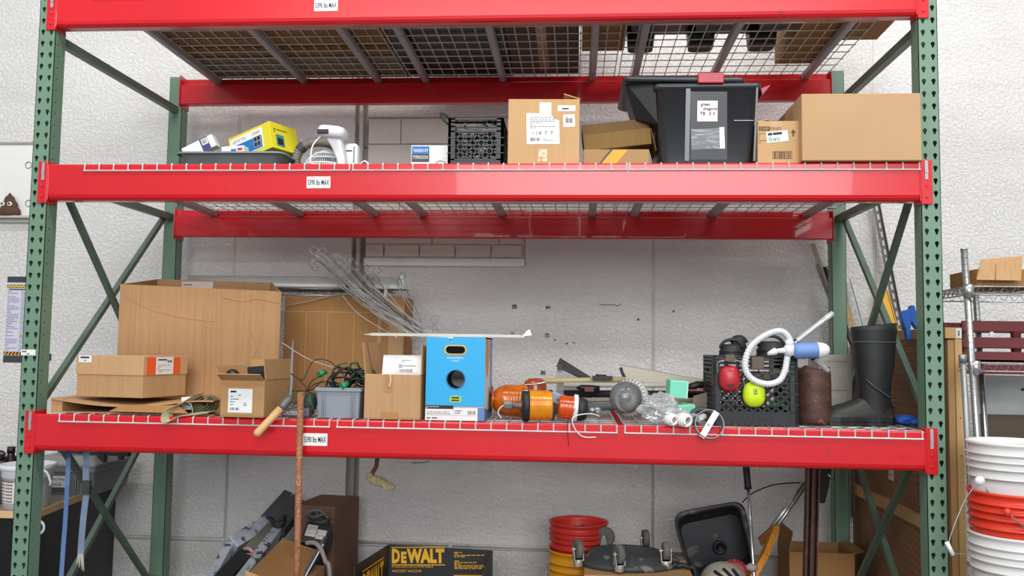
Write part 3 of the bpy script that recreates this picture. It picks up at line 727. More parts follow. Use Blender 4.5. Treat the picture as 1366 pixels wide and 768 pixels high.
for xs_, yy0, yy1, m_ in (((921, 970), 122, 213, 0),):
    mb.hexa([tf(xs_[0], yy1), tf(xs_[1], yy1), tf(xs_[1], yy0), tf(xs_[0], yy0)], [tf(xs_[0], yy1)+Vector((0, .004, 0)), tf(xs_[1], yy1)+Vector((0, .004, 0)), tf(xs_[1], yy0)+Vector((0, .004, 0)), tf(xs_[0], yy0)+Vector((0, .004, 0))])
mb.to('centre_panel', TBD, t)
mb = MB()
for x0, x1, dx in ((913, 919, 0), (1004.5, 1007, -4)):
    q = [tf(x0+dx*.0, 215), tf(x1, 215), tf(x1+(2 if x0 < 1000 else 4), 117), tf(x0+(2 if x0 < 1000 else 4), 117)]
    mb.hexa([p_+Vector((0, -.006, 0)) for p_ in q], q)
mb.to('rib', mat('tote_rib_grey', (92, 95, 100), .3), t)
mb = MB(); q = [tf(979, 161), tf(1005, 161), tf(1005, 160.3), tf(979, 160.3)]; mb.hexa([p_+Vector((0, -.002, 0)) for p_ in q], q); mb.to('scratch', CHAN, t)
mb = MB()                                      # lid knocked askew to the left and up
lz = zr+.002
def lring(x0, x1, grow, z):
    return [p_+Vector((0, 0, (p_.x-xu1)*-.02)) for p_ in rrect(x0-grow, .005-grow, x1+grow, .03+dep+.04+grow, .03, z)]
mb = MB()
xL = P(836, 110, .03).x
mb.loft([lring(xL, xu1-.06, .0, lz), lring(xL-.01, xu1-.06, .006, lz+.006), lring(xL-.012, xu1-.06, .006, lz+.018), lring(xL+.01, xu1-.09, -.012, lz+.03)])
mb.to('lid', TB, t)
mb = MB()                                      # lid skirt hanging at the left
q = [P(832, 108, .06), P(878, 112, .03), P(878, 165, .05), P(848, 160, .1)]
mb.hexa(q, [p_+Vector((.01, .25, 0)) for p_ in q]); mb.to('lid_skirt', BLACK, t, bevel=.004)
mb = MB()
def lt(x0, y0, x1, y1, Y, dz=.0):
    q = [P(x0, y1, Y), P(x1, y1, Y), P(x1, y0, Y), P(x0, y0, Y)]
    return [p_ for p_ in q]
q = lt(931, 96.5, 966, 110.5, -.012); mb.hexa(q, [p_+Vector((0, .02, 0)) for p_ in q])
REDL = mat('red_latch_plastic', (170, 28, 48), .35)
mb.to('front_latch', REDL, t, bevel=.004)
mb = MB(); q = [P(859, 119, .06), P(871, 121, .06), P(871, 127, .06), P(858, 132, .06)][::-1]; mb.hexa(q, [p_+Vector((0, .04, 0)) for p_ in q]); mb.to('left_latch', REDL, t)
mb = MB(); q = [P(1015, 118, .05), P(1028, 113, .05), P(1017, 126, .05)]; mb.prism(q[::-1], (0, .08, 0)); mb.to('right_latch', REDL, t)
M = frame(tf(930, 162), tf(957, 162)-tf(930, 162), tf(930, 134)-tf(930, 162)); M.translation += M.col[2].xyz*.0012
u_ = (tf(957, 162)-tf(930, 162)).length/27
HAND = mat('black_marker', (20, 20, 22), .6)
sticker(t, M, 27*u_, 28*u_, name='handwritten_note', m=mat('pinkish_note_paper', (238, 222, 226), .6, var=.02), ink=HAND, texts=[('green', 4*u_, 19.5*u_, 12*u_, 4.6*u_, .2, .02), ('dragons', 7*u_, 14*u_, 19*u_, 5.4*u_, .2, .02), ('TB  .S 3', 3*u_, 8.5*u_, 20*u_, 4.4*u_, .1, .02)])
M2 = frame(tf(922.5, 200), tf(968, 198)-tf(922.5, 200), tf(922.5, 171)-tf(922.5, 200)); M2.translation += M2.col[2].xyz*.0012
pm = bpy.data.materials.new('creased_clear_pouch'); pm.use_nodes = True; nt = pm.node_tree; b_ = nt.nodes['Principled BSDF']
b_.inputs['Roughness'].default_value = .15
tc = nt.nodes.new('ShaderNodeTexCoord'); n_ = nt.nodes.new('ShaderNodeTexNoise'); n_.inputs['Scale'].default_value = 22; n_.inputs['Detail'].default_value = 6; n_.inputs['Distortion'].default_value = 2.
mp_ = nt.nodes.new('ShaderNodeMapping'); mp_.inputs['Rotation'].default_value = (0, .6, 0); mp_.inputs['Scale'].default_value = (.5, 1, 2.2)
nt.links.new(tc.outputs['Object'], mp_.inputs[0]); nt.links.new(mp_.outputs[0], n_.inputs['Vector'])
r_ = nt.nodes.new('ShaderNodeValToRGB'); r_.color_ramp.elements[0].position = .5; r_.color_ramp.elements[0].color = (.012, .012, .013, 1); r_.color_ramp.elements[1].position = .7; r_.color_ramp.elements[1].color = (.25, .25, .25, 1)
nt.links.new(n_.outputs[0], r_.inputs[0]); nt.links.new(r_.outputs[0], b_.inputs['Base Color'])
sticker(t, M2, 38*u_, 28*u_, name='clear_pouch', m=pm)
sticker(t, M2 @ Matrix.Translation((38*u_, 0, 0)), 6.5*u_, 29*u_, name='white_strip')
# ---------------- small carton with arrow
a = PZ(1010, 218.5, DM); a.y = .02; b = P(1067, 161, .02)
t = T('cardboard_box', 'small tan carton with printed arrow and tilted teal label, right of the black tote', 'box', at(a, DM), 0)
w = b.x-a.x; h = b.z-DM; px = w/57
carton(t, w, .25, h, CBP, seam=False, flaps=(('left', .05, 12),))
fm = face(t, 0, 0)
PR = mat('dark_brown_print', (84, 62, 42), .7)
sticker(t, fm @ Matrix.Translation((2*px, 45*px, 0)), 15*px, 6*px, name='printed_bar', m=PR, texts=[('D2EP', 1.5*px, 1.5*px, 12*px, 3.2*px)], ink=CBP, t=.0003)
mb = MB(); put_text(mb, fm, '701873', 18*px, 46*px, 14*px, 4*px); bars(mb, fm, lines(1*px, 28*px, 11*px, 16*px, 5, 3, .25)+barcode(20*px, 7*px, 26*px, 9*px, 3, 20)+[(20*px, 6*px, 26*px, .6*px), (20*px, 16*px, 26*px, .6*px)])
mb.add([fm @ Vector(p_) for p_ in ((47*px, 37*px, .0006), (49*px, 37*px, .0006), (49*px, 42*px, .0006), (51.5*px, 42*px, .0006), (48*px, 47*px, .0006), (44.5*px, 42*px, .0006), (47*px, 42*px, .0006))], [(0, 1, 2, 3, 4, 5, 6)])
mb.to('print', PR, t)
sticker(t, fm @ Matrix.Translation((13*px, 28*px, .0005)) @ Matrix.Rotation(.1, 4, 'Z'), 29*px, 15*px, name='stock_label', m=mat('pale_teal_label', (216, 232, 228), .6, var=.02),
        prints=[(2*px, 10*px, 6*px, 3.5*px), (9*px, 10*px, 12*px, 3.5*px)]+lines(3*px, 7*px, 14*px, 2*px, 1, 2), texts=[('701873', 2*px, 1.5*px, 15*px, 4.5*px)])
sticker(t, fm @ Matrix.Translation((18*px, 50*px, 0)), 16*px, 7*px, name='tape', m=TAPE, t=.0004)
# ---------------- big plain carton
a = PZ(1070, 215.5, DM); a.y = -.03; a.x = P(1070, 200, -.03).x
t = T('cardboard_box', 'large plain tan carton at the right end of the middle shelf', 'box', at(a, DM), .002)
h = P(1070, 127, -.03).z-DM; w = 3.685-a.x
carton(t, w, .46, h+.006, mat('plain_carton_tan', (186, 150, 110), .8, 0, .04, 3, .03, 60), seam=True)

# ================================================================== lower shelf, left to right
# flat opened carton tray
a = P(54, 549, -.01); z0 = DL
t = T('carton_tray', 'flattened shallow cardboard tray under the small lidded box, left end of the lower shelf', 'box', (a.x, .0, DL))
x0, x1 = .085, .80; d0 = .03
mb = MB(); mb.box((x0, d0, DL), (x1, .62, DL+.004)); mb.box((x0, d0, DL+.004), (x0+.05, .6, DL+.058)); mb.box((x1-.06, d0+.06, DL+.004), (x1, .6, DL+.06)); mb.box((x0, .6, DL), (x1, .62, DL+.06))
mb.to('tray_body', CB, t)
n = 12; ra = []; rb = []
for i in range(n+1):
    s_ = i/n; x = x0+(x1-x0)*s_; sag = -.028*math.sin(math.pi*min(1, s_*1.15))
    ra.append(Vector((x, d0-.01, DL+.062+sag))); rb.append(Vector((x, .6, DL+.0635+sag*.15)))
mb = MB(); mb.loft([ra, rb], caps=False, closed_ring=False); mb.loft([[p_-Vector((0, 0, .005)) for p_ in rb], [p_-Vector((0, 0, .005)) for p_ in ra]], caps=False, closed_ring=False)
mb.loft([[p_-Vector((0, 0, .005)) for p_ in ra], ra], caps=False, closed_ring=False); mb.to('sagging_top', CB, t)
mb = MB(); mb.prism([(x0+.28, -.012, DL+.012), (x0+.62, -.012, DL+.01), (x0+.56, .02, DL+.04), (x0+.32, .02, DL+.036)][::-1], (0, .004, .002)); mb.to('flap', CBD, t)
sticker(t, frame(P(243, 547, .083), (1, 0, 0), (0, 0, 1)) @ Matrix.Rotation(.1, 4, 'Z'), .07, .055, prints=lines(.01, .01, .05, .035, 5, 4, .35), name='paper_label')
# lidded box with orange label
zl = DL+.066
A = P(97, 532, .08); B = P(205, 537, -.0)
A = PZ(98, 531, zl); B = PZ(205, 536, zl); Cc = PZ(244, 522, zl)
yw = math.atan2(B.y-A.y, B.x-A.x)
A = Vector((P(96, 531, .08).x, .1, 0)); yw = -.20
t = T('lidded_box', 'shallow tan lidded box with orange and white end label on the flat cardboard tray', 'box', (A.x, A.y, zl), yw)
w, d = .345, .30; h0 = .105
mb = MB(); mb.box((.004, .004, 0), (w-.004, d-.004, h0)); mb.to('base', CB, t, local=True, bevel=.002)
mb = MB(); mb.box((0, 0, .095), (w, d, .178)); ld = mb.to('lid', CBP, t, local=True, bevel=.002)
em = chain(t) @ frame((w+.0002, 0, .095), (0, 1, 0), (0, 0, 1))
ORG = mat('orange_label', (236, 92, 36), .6, var=.03)
sticker(t, em @ Matrix.Translation((.02, .004, 0)), .225, .074, name='orange_label', m=ORG)
sticker(t, em @ Matrix.Translation((.08, .004, .001)), .115, .074, name='white_label', prints=[(.01, .06, .06, .006)]+barcode(.075, .05, .03, .012, 6, 10)+lines(.01, .01, .09, .035, 5, 3, .3))
sticker(t, chain(t) @ frame((.012, -.0002, .147), (1, 0, 0), (0, 0, 1)), .067, .03, name='small_white_label', prints=[(.01, .018, .046, .007), (.03, .007, .01, .004)])
# ---------------- big open carton
fl, fr_, bl_ = P(154, 520, .46), P(373, 450, .44), P(206, 450, .88)
t = T('cardboard_box', 'very large creased brown carton, open at the top, at the left of the lower shelf', 'box', (fl.x, .46, DL+.001))
plan = [Vector((fl.x, .46, 0)), Vector((fr_.x, .44, 0)), Vector((fr_.x-.20, .87, 0)), Vector((bl_.x, .88, 0))]
hts = [P(154, 379, .46).z-DL, P(373, 389, .44).z-DL, P(350, 377, .87).z-DL, P(206, 372.5, .88).z-DL]
b = None; th = .007; zb_ = DL+.001
mb = MB(); cen = sum(plan, Vector())/4
for k_ in range(4):
    p_, q_ = plan[k_], plan[(k_+1) % 4]; n_ = Vector((-(q_-p_).y, (q_-p_).x, 0)).normalized()*th
    h0, h1 = Vector((0, 0, zb_+hts[k_])), Vector((0, 0, zb_+hts[(k_+1) % 4])); z0_ = Vector((0, 0, zb_))
    mb.hexa([p_+z0_, q_+z0_, q_+n_+z0_, p_+n_+z0_], [p_+h0, q_+h1, q_+n_+h1, p_+n_+h0])
mb.prism([p_+Vector((0, 0, zb_)) for p_ in plan], (0, 0, .005))
b = mb.to('body', CBIG, t)
uw = plan[1]-plan[0]
def onf(u, v): return plan[0]+uw*u+Vector((0, -.0015, zb_+(hts[0]*(1-u)+hts[1]*u)*v))
mb = MB(); rng = random.Random(3)
for x in (.26, .55, .82):
    mb.tube([onf(x+rng.uniform(-.004, .004), k_/8) for k_ in range(9)], .0022, 4, smooth=False)
mb.tube([onf(0, .93), onf(.1, .86), onf(.22, .79), onf(.42, .74), onf(.6, .72)], .0016, 4, smooth=False)
mb.tube([onf(.8, .97), onf(.82, .8), onf(.81, .7), onf(.87, .5), onf(.84, .42), onf(.92, .33), onf(.99, .28)], .0022, 4, smooth=False)
mb.tube([onf(.64, .93), onf(.76, .9), onf(.86, .93), onf(.99, .9)], .002, 4, smooth=False)
mb.to('crease', mat('pale_cardboard_edge', (196, 150, 104), .85), b)
q_ = P(243, 392, .86); sticker(t, frame(P(242, 388, .862), (1, 0, 0), (0, 0, 1)), .17, .05, prints=lines(.01, .03, .13, .012, 1, 3), name='inner_label', m=mat('pale_pink_label', (226, 206, 196), .6))
# ---------------- tall carton behind
A = P(376, 530, .93); bx = P(540, 400, .93)
t = T('cardboard_box', 'tall brown carton standing behind the large creased one, against the rack back', 'box', (A.x, .93, DL+.001))
w = bx.x-A.x; h = P(400, 394, .93).z-DL-.004; d = .24
b = carton(t, w, d, h, cardboard('cardboard_mid_brown', (178, 132, 84)), seam=True)  # one even mid-brown board colour
mb = MB()
for x in (.18*w, .36*w, .58*w): mb.box((x, -.0015, .002), (x+.004, 0, h-.08))
mb.box((0, -.0015, h-.085), (w*.75, 0, h-.08)); mb.to('crease', CBP, b, local=True)
mb = MB(); mb.box((w*.78, -.002, 0), (w*.81, 0, h-.02)); mb.box((w*.87, -.003, .02), (w*.995, 0, h-.05)); mb.to('side_panel', CBP, b, local=True)
HT = DL+.001+h
# ---------------- chrome wire shelf panel and light fixture on top of the tall carton
Yf = .94
t = T('wire_shelf_panel', 'loose chrome wire shelf with truss edge lying on the tall brown carton', 'shelf', (1.0, 1.0, HT))
mb = MB(); xa = .28; xb = P(515, 405, Yf).x; zb_ = HT+.006; ztp = zb_+.034
for z in (zb_, ztp): mb.tube([(xa, Yf, z), (xb, Yf, z)], .0036, 6)
k = 0; x = xa
pp = []
while x < xb-.001: pp.append((x, Yf, zb_ if k % 2 else ztp)); x += .023; k += 1
mb.tube(pp, .0024, 4, smooth=False); mb.to('truss_edge', STEEL, t)
mb = MB(); x = xa+.02
while x < xb: mb.tube([(x, Yf, ztp), (x, Yf+.24, ztp)], .002, 4, smooth=False); x += .03
for yy in (Yf+.08, Yf+.16, Yf+.24): mb.tube([(xa, yy, ztp-.004), (xb, yy, ztp-.004)], .003, 5)
mb.to('wire_grid', STEEL, t)
mb = MB(); mb.box((xb-.012, Yf-.006, zb_-.004), (xb+.004, Yf+.01, ztp+.004)); mb.to('corner_clip', WPL, t)
LZ = ztp+.003
t = T('light_fixture', 'long silver strip light fixture with white end cap lying on the chrome wire shelf', 'light', (1.0, 1.0, LZ))
xa = P(250, 372, Yf).x; xb = P(533, 380, Yf).x; zt2 = P(500, 369, Yf).z
hh = max(.05, zt2-LZ)
pr = [(Yf-.015, LZ), (Yf-.015, LZ+.02), (Yf+.012, LZ+.028), (Yf-.004, LZ+hh), (Yf+.16, LZ+hh), (Yf+.17, LZ+.02), (Yf+.17, LZ)]
mb = MB(); mb.loft([[Vector((xa, y, z)) for y, z in pr], [Vector((xb, y, z)) for y, z in pr]], smooth=False); mb.to('reflector', ALU, t)
mb = MB(); mb.hexa([(xb, Yf-.02, LZ), (xb+.035, Yf-.03, LZ-.001), (xb+.035, Yf+.15, LZ), (xb, Yf+.17, LZ)], [(xb, Yf-.01, LZ+hh), (xb+.02, Yf-.02, LZ+hh+.012), (xb+.02, Yf+.15, LZ+hh+.005), (xb, Yf+.16, LZ+hh)]); mb.to('end_cap', WPL, t)
mb = MB(); mb.cyl((xa+.05, Yf-.02, LZ+.012), (P(483, 385, Yf).x, Yf-.02, LZ+.012), .011, n=12); mb.to('tube_lamp', mat('unlit_tube_glass', (225, 225, 222), .2), t)
mb = MB(); mb.box((xa+.02, Yf-.03, LZ), (xa+.05, Yf-.012, LZ+.03)); mb.box((P(463, 385, Yf).x, Yf-.033, LZ), (P(472, 385, Yf).x, Yf-.01, LZ+.028)); mb.to('lamp_holder', DGREY, t)
# ---------------- bundle of wire hangers / ties
rng = random.Random(11)
t0 = T('steel_wire', 'tangled bundle of bent steel wires with hooked ends leaning against the tall carton', 'wire', (1.5, .8, DL))
gset = []
for k in range(56):
    s_ = rng.random()
    if k < 4: top = P(rng.uniform(520, 545), rng.uniform(365, 372), .88)
    else: top = P(418+s_*80+rng.uniform(-6, 6), 345+s_*28+rng.uniform(-12, 10), .86+rng.uniform(-.02, .03))
    bot = P(rng.uniform(556, 578)-(18 if k % 5 == 0 else 0), 445+rng.uniform(-3, 6), .36+rng.uniform(0, .12))
    mid = top.lerp(bot, .5)+Vector((rng.uniform(-.02, .02), 0, -.02+rng.uniform(-.015, .01)))
    d = (bot-top).normalized(); n_ = Vector((.64, 0, .77)); sgn = rng.choice((-1, 1)); w_ = rng.uniform(.022, .05)
    hook = [top+n_*w_*sgn*1.0+d*.05, top+n_*w_*sgn*1.05+d*.0, top+n_*w_*sgn*.5-d*.012, top+d*.0, ]
    if k % 3 == 0: hook = [top+n_*w_*sgn*.3+d*.035]+hook
    mb = MB(); pts = smooth_path(hook+[top.lerp(bot, .12), mid, bot], 4)
    mb.tube(pts, .0017, 5)
    mb.to('wire', BWIRE if k % 3 else GALV, t0)
for (x0_, y0_, x1_, y1_, mx, my, ya, yb) in ((455, 392, 530, 450, 480, 420, .7, .3), (378, 408, 450, 392, 410, 402, .9, .9), (375, 456, 445, 490, 410, 478, .42, .42), (470, 397, 545, 443, 500, 418, .7, .34)):
    mb = MB(); mb.tube(smooth_path([P(x0_, y0_, ya), P(mx, my, (ya+yb)/2), P(x1_, y1_, yb)], 5), .0021, 5); mb.to('wire', BWIRE, t0)
mb = MB()
for pts in ([(574, 428), (580, 420), (586, 427), (576, 437), (584, 440)], [(570, 436), (578, 432), (588, 420)], [(574, 420), (579, 432), (586, 442)]):
    mb.tube(smooth_path([P(x_, y_, .4) for x_, y_ in pts], 4), .0018, 5)
mb.to('wire', GALV, t0)
# ---------------- rolled webbing strap
cx, cz, Yp = P(268, 538, .06).x, DL+.045, .0
t = T('webbing_strap', 'rolled olive webbing strap with loose end hanging over the beam, lower shelf', 'strap', (cx, .05, DL))
OL = mat('olive_webbing', (132, 126, 88), .85, 0, .1, 30, .2, 160)
mb = MB(); pts = []
for i in range(90):
    a_ = i*.28; r_ = .0445-.0014*a_*1.02
    if r_ < .006: break
    pts.append(Vector((cx+.02+r_*1.25*math.cos(a_+2.2), 0, cz+r_*math.sin(a_+2.2))))
tail = smooth_path([(cx+.06, 0, DL+.012), (cx+.01, 0, DL+.004), (cx-.06, -.03, DL-.005), (cx-.10, -.04, DL-.028), (cx-.125, -.04, DL-.02), (cx-.115, -.03, DL+.02), (cx-.06, 0, DL+.05), (cx-.02, .02, DL+.08)], 6)
def ribbon(mb, pts, wv, th=.0025):
    wv = Vector(wv); ra = [Vector(p_) for p_ in pts]; rb = [p_+wv for p_ in ra]
    mb.loft([ra, rb], caps=False, closed_ring=False); mb.loft([[p_+Vector((0, 0, th)) for p_ in rb], [p_+Vector((0, 0, th)) for p_ in ra]], caps=False, closed_ring=False)
    mb.loft([[p_+Vector((0, 0, th)) for p_ in ra], ra], caps=False, closed_ring=False)
ribbon(mb, [p_+Vector((0, .045, 0)) for p_ in pts], (0, .05, 0)); mb.to('roll', OL, t)
mb = MB(); ribbon(mb, tail, (.03, .045, .01)); mb.to('loose_end', mat('pale_olive_webbing', (178, 168, 128), .85, 0, .08, 30, .2, 160), t)
mb = MB(); q_ = P(254, 548, .05); mb.tube(smooth_path([(q_.x-.03, .03, DL+.01), (q_.x-.02, .03, DL+.05), (q_.x+.01, .03, DL+.045), (q_.x+.02, .03, DL+.006)], 5), .004, 6); mb.to('metal_buckle', GALV, t)
# ---------------- small box with certification label and black devices
A = P(293, 556, -.03); yw = -.06
t = T('cardboard_box', 'small open tan carton with white certification label holding black devices, lower shelf front', 'box', (A.x, -.03, DL), yw)
w = P(353, 550, -.03).x-A.x; h = P(320, 506, -.03).z-DL; d = .29
b = carton(t, w, d, h, mat('carton_taped_tan', (176, 134, 88), .6, 0, .06, 4, coat=.15), op=True, flaps=(('front', .05, 150), ('left', .06, 120), ('right', .085, 84), ('back', .08, 92)))
fm = face(t, 0, 0); px = w/60
sticker(t, fm @ Matrix.Translation((11*px, 6*px, 0)), 33*px, 31*px, name='certification_label', prints=lines(3*px, 10*px, 17*px, 14*px, 4, 7, .3)+barcode(3*px, 3*px, 12*px, 3.5*px, 2, 14)+[(3*px, 26*px, 8*px, 2.5*px)]+lines(14*px, 22*px, 9*px, 3*px, 1, 3), texts=[('UL', 21*px, 9*px, 5*px, 4.5*px)])
MBt = MB(chain(t) @ Matrix.Identity(4))
mb = MB(); mb.box((0, -.0006, h*.82), (w, 0, h*.99)); mb.to('clear_tape', TAPE, b, local=True)
t2 = T('black_device', 'black handheld device with red button lying across the small open carton', 'device', (A.x+.03, .05, DL+h))
M = Matrix.Translation((A.x+.005, .02, DL+h+.006)) @ Matrix.Rotation(.12, 4, 'Y')
mb = MB(M); mb.cyl((.0, .03, .01), (.15, .03, .006), .014, .011, 12); mb.blob((.01, .03, .014), (.028, .024, .022)); mb.to('handle', BLACK, t2)
mb = MB(M); mb.blob((.02, .01, .012), (.008, .006, .008)); mb.to('red_button', CORAL, t2)
t2 = T('black_device', 'black rectangular plastic case standing in the small open carton on the right', 'device', (A.x+.12, .1, DL+.02))
mb = MB(Matrix.Translation((A.x+.085, .06, DL+h-.06)) @ Matrix.Rotation(-.1, 4, 'Y')); mb.box((0, 0, 0), (.085, .12, .11)); mb.box((.01, -.004, .08), (.075, 0, .1)); mb.to('case', BLACK, t2, bevel=.006)
# ---------------- tool with wooden handle and grey blade
t = T('hand_tool', 'hand tool with pale wooden handle overhanging the beam and a thin grey blade standing up', 'tool', (1.1, -.03, DL))
p0 = P(341, 580, -.10); p1 = P(374, 545, -.03); p2 = P(388, 530, .02)
mb = MB(); d = p1-p0
mb.tube([p0-d*.03, p0, p0+d*.06, p0+d*.5, p1], [.004, .013, .0165, .0155, .0165], 12); mb.to('wooden_handle', WOODL, t)
mb = MB(); mb.tube([p1, p1.lerp(p2, .8), p2], [.0185, .0165, .012], 12); mb.to('ferrule', mat('dull_grey_ferrule', (108, 110, 112), .5, .3), t)
mb = MB(); edge = [(387, 530), (389, 510), (389, 490), (390, 470), (391, 452)]; wid = [3, 3.2, 2.8, 2.2, .5]
ra = [P(x_-w_/2, y_, .03) for (x_, y_), w_ in zip(edge, wid)]; rb = [P(x_+w_/2, y_, .03) for (x_, y_), w_ in zip(edge, wid)]
mb.loft([[a_, b_, b_+Vector((0, .003, 0)), a_+Vector((0, .003, 0))] for a_, b_ in zip(ra, rb)], smooth=False); mb.to('blade', GALV, t)
# adapter block with lettering, green string lights
q_ = P(375, 556, .03)
t = T('power_adapter', 'grey rectangular adapter block with white lettering behind the rusty rod', 'adapter', (q_.x, .03, DL))
w = P(412, 550, .03).x-q_.x
M = Matrix.Translation((q_.x, .03, DL))
mb = MB(M); mb.box((0, 0, 0), (w, .06, .036)); mb.to('case', mat('adapter_grey', (96, 98, 102), .5), t, bevel=.006)
mb = MB(); put_text(mb, M @ frame((0, -.0003, 0), (1, 0, 0), (0, 0, 1)), 'CAUTION', .01, .01, w*.55, .016); mb.to('lettering', WPL, t)
# ---------------- rusty rod
t = T('steel_rod', 'long rusty steel rod leaning upright against the front of the lower beam', 'rod', (1.15, -.05, 0))
pa = P(401, 523, -.028); pb = P(396, 768, -.07); dd = (pb-pa)/(pa.z-pb.z); pf = pa+dd*pa.z
mb = MB(); mb.cyl(pf, pa, .0135, n=14); mb.to('rod', mat('rusty_rod', (150, 98, 68), .7, .3, .25, 30, .3, 60, spots=((196, 148, 112), .58, 130)), t)
# ---------------- grey bin with cables
A = P(421, 556, .02); w = P(480, 550, .02).x-A.x; h = P(450, 517, .02).z-DL
t = T('storage_bin', 'small grey plastic bin with flanged rim overflowing with dark string-light cables', 'bin', (A.x, .02, DL))
mb = MB(); x0, x1 = A.x, A.x+w; d = .24
mb.loft([rrect(x0+.006, .026, x1-.006, d, .008, DL), rrect(x0, .02, x1, d+.01, .008, DL+h-.014), rrect(x0-.007, .012, x1+.007, d+.018, .01, DL+h-.014), rrect(x0-.007, .012, x1+.007, d+.018, .01, DL+h),
         rrect(x0+.004, .024, x1-.004, d+.006, .008, DL+h), rrect(x0+.01, .03, x1-.01, d-.004, .008, DL+.005)], smooth=False)
mb.to('bin_body', GREY, t)
mb = MB()
for x in (.12, .16, .2, .78, .82, .86): mb.box((x0+w*x, .0165, DL+.006), (x0+w*x+.003, .023, DL+h-.016))
mb.to('rib', GREY, t)
t = T('string_lights', 'tangle of black and green string-light cable heaped in the grey bin', 'lights', (A.x+.1, .12, DL+h-.02))
mb = MB(); mb2 = MB(); rng = random.Random(5); cx_, cy_, cz_ = A.x+w*.62, .13, DL+h+.03
for k in range(16):
    R1 = rng.uniform(.03, .085); tilt = rng.uniform(-.9, .9); ph = rng.uniform(0, 6.28); ox, oy, oz = rng.uniform(-.03, .05), rng.uniform(-.04, .04), rng.uniform(-.02, .03)
    M = Matrix.Rotation(tilt, 4, 'Y') @ Matrix.Rotation(rng.uniform(-.9, .9), 4, 'X')
    pts = [Vector((cx_+ox, cy_+oy, cz_+oz))+(M @ Vector((R1*math.cos(a_+ph), R1*.8*math.sin(a_+ph), .01*math.sin(3*a_)))) for a_ in [i*.33 for i in range(18)]]
    (mb if k % 4 else mb2).tube(pts, .0042, 6)
mb.to('cable', BLACKR, t); mb2.to('green_cable', GREENS, t)
mb = MB()
for x_, y_, Y_ in ((461, 513, .03), (431, 497, .08)):
    q_ = P(x_, y_, Y_); mb.cyl(q_-Vector((.012, .02, .008)), q_+Vector((.006, .012, .004)), .014, .011, 12)
mb.to('green_socket', mat('green_socket_plastic', (36, 130, 84), .4), t)
mb = MB()
for pts in ([(458, 500), (440, 482), (420, 480), (410, 495), (403, 507), (388, 498)], [(430, 507), (415, 520), (400, 521), (388, 522)], [(440, 508), (420, 512), (410, 522), (416, 508), (432, 500)], [(388, 498), (400, 507), (408, 518), (406, 535)]):
    mb.tube(smooth_path([P(x_, y_, .05+.03*math.sin(i)) for i, (x_, y_) in enumerate(pts)], 5), .0022, 5)
mb.to('loose_cable', BLACKR, t)
mb = MB()
for pts in ([(386, 522), (395, 531), (400, 540), (396, 548), (408, 552)], [(387, 524), (384, 516), (392, 520), (398, 530), (390, 542)], [(405, 530), (416, 540), (420, 552)]):
    mb.tube(smooth_path([P(x_, y_, .06) for x_, y_ in pts], 5), .0024, 5)
mb.to('green_cord', GREENS, t)
mb = MB(); q_ = P(414, 535, .12); mb.blob((q_.x, q_.y, DL+.05), (.03, .04, .05), amp=.2, freq=2); mb.to('green_cable_bundle', mat('dark_green_cable', (52, 72, 62), .5), t)
# ---------------- open carton with white parcel
A = P(485, 557.5, .0); w = P(560, 557, .0).x-A.x; h = P(520, 499, .0).z-DL; d = .33
t = T('cardboard_box', 'medium tan open carton holding a white parcel, left of the blue carton', 'box', (A.x, .0, DL), 0)
b = carton(t, w, d, h, CB, op=True, flaps=(('left', .13, 96, .0), ('right', .12, 90), ))
MB().box((w*.36, -.001, h-.075), (w*.5, 0, h)).to('tape', TAPE, b, local=True); MB().box((w*.3, -.001, .004), (w*.62, 0, .03)).to('tape', TAPE, b, local=True)
mb = MB(); mb.tube(smooth_path([(w*.46, -.002, h), (w*.47, -.003, h-.025), (w*.455, -.003, h-.045), (w*.44, -.003, h-.05)], 4), .003, 5); mb.to('torn_tape', mat('torn_tape_white', (226, 206, 176), .6), b, local=True)
t2, M = tilted('parcel', 'white labelled parcel tilted inside the medium tan carton', 'parcel', Vector((A.x+.058, .045, DL+h-.06)), (.985, 0, 0), (0, .85, -.25), (0, 0, 1), .165, .2, .145, WHITE)
M3 = M @ frame((0, -.0003, 0), (1, 0, 0), (0, 0, 1))
mb = MB(); bars(mb, M3, barcode(.07, .07, .06, .014, 4)+lines(.07, .09, .07, .018, 3, 2, .6)+lines(.08, .115, .04, .012, 2, 3)+[(.06, .066, .095, .001), (.06, .03, .001, .036)]); mb.to('print', GREYINK, t2)
mb = MB(M3); mb.box((.055, .0, 0), (.0558, .145, .0008)); mb.to('fold', CHAN, t2)
# ---------------- blue carton
A = P(567, 559.5, .02); B = P(646, 560, .02); w = B.x-A.x; h = P(567, 449, .02).z-DL; d = .30
t = T('cardboard_box', 'bright blue cable carton with oval hand hole and round opening, on the lower shelf', 'box', (A.x, .02, DL), 0)
BLU = mat('bright_blue_print', (38, 166, 222), .5, 0, .03, 3)
th = .006; px = w/79
zb_ = 17*px                                    # white printed base band
def ell(cx, cz, rx, rz, n=24): return [(cx+rx*math.cos(2*math.pi*i/n), cz+rz*math.sin(2*math.pi*i/n)) for i in range(n)]
def stad(cx, cz, hx, r, n=7):
    o = [(cx+hx+r*math.cos(a_), cz+r*math.sin(a_)) for a_ in [math.radians(-90+180*i/n) for i in range(n+1)]]
    return o+[(cx-hx+r*math.cos(a_), cz+r*math.sin(a_)) for a_ in [math.radians(90+180*i/n) for i in range(n+1)]]
c1 = (39*px, h-(466-449)*px); c2 = (40*px, h-(505-449)*px)
mb = MB(); top = [(w, h), (w*.46, h), (w*.43, h-.006), (w*.40, h-.012), (w*.36, h-.002), (0, h)]
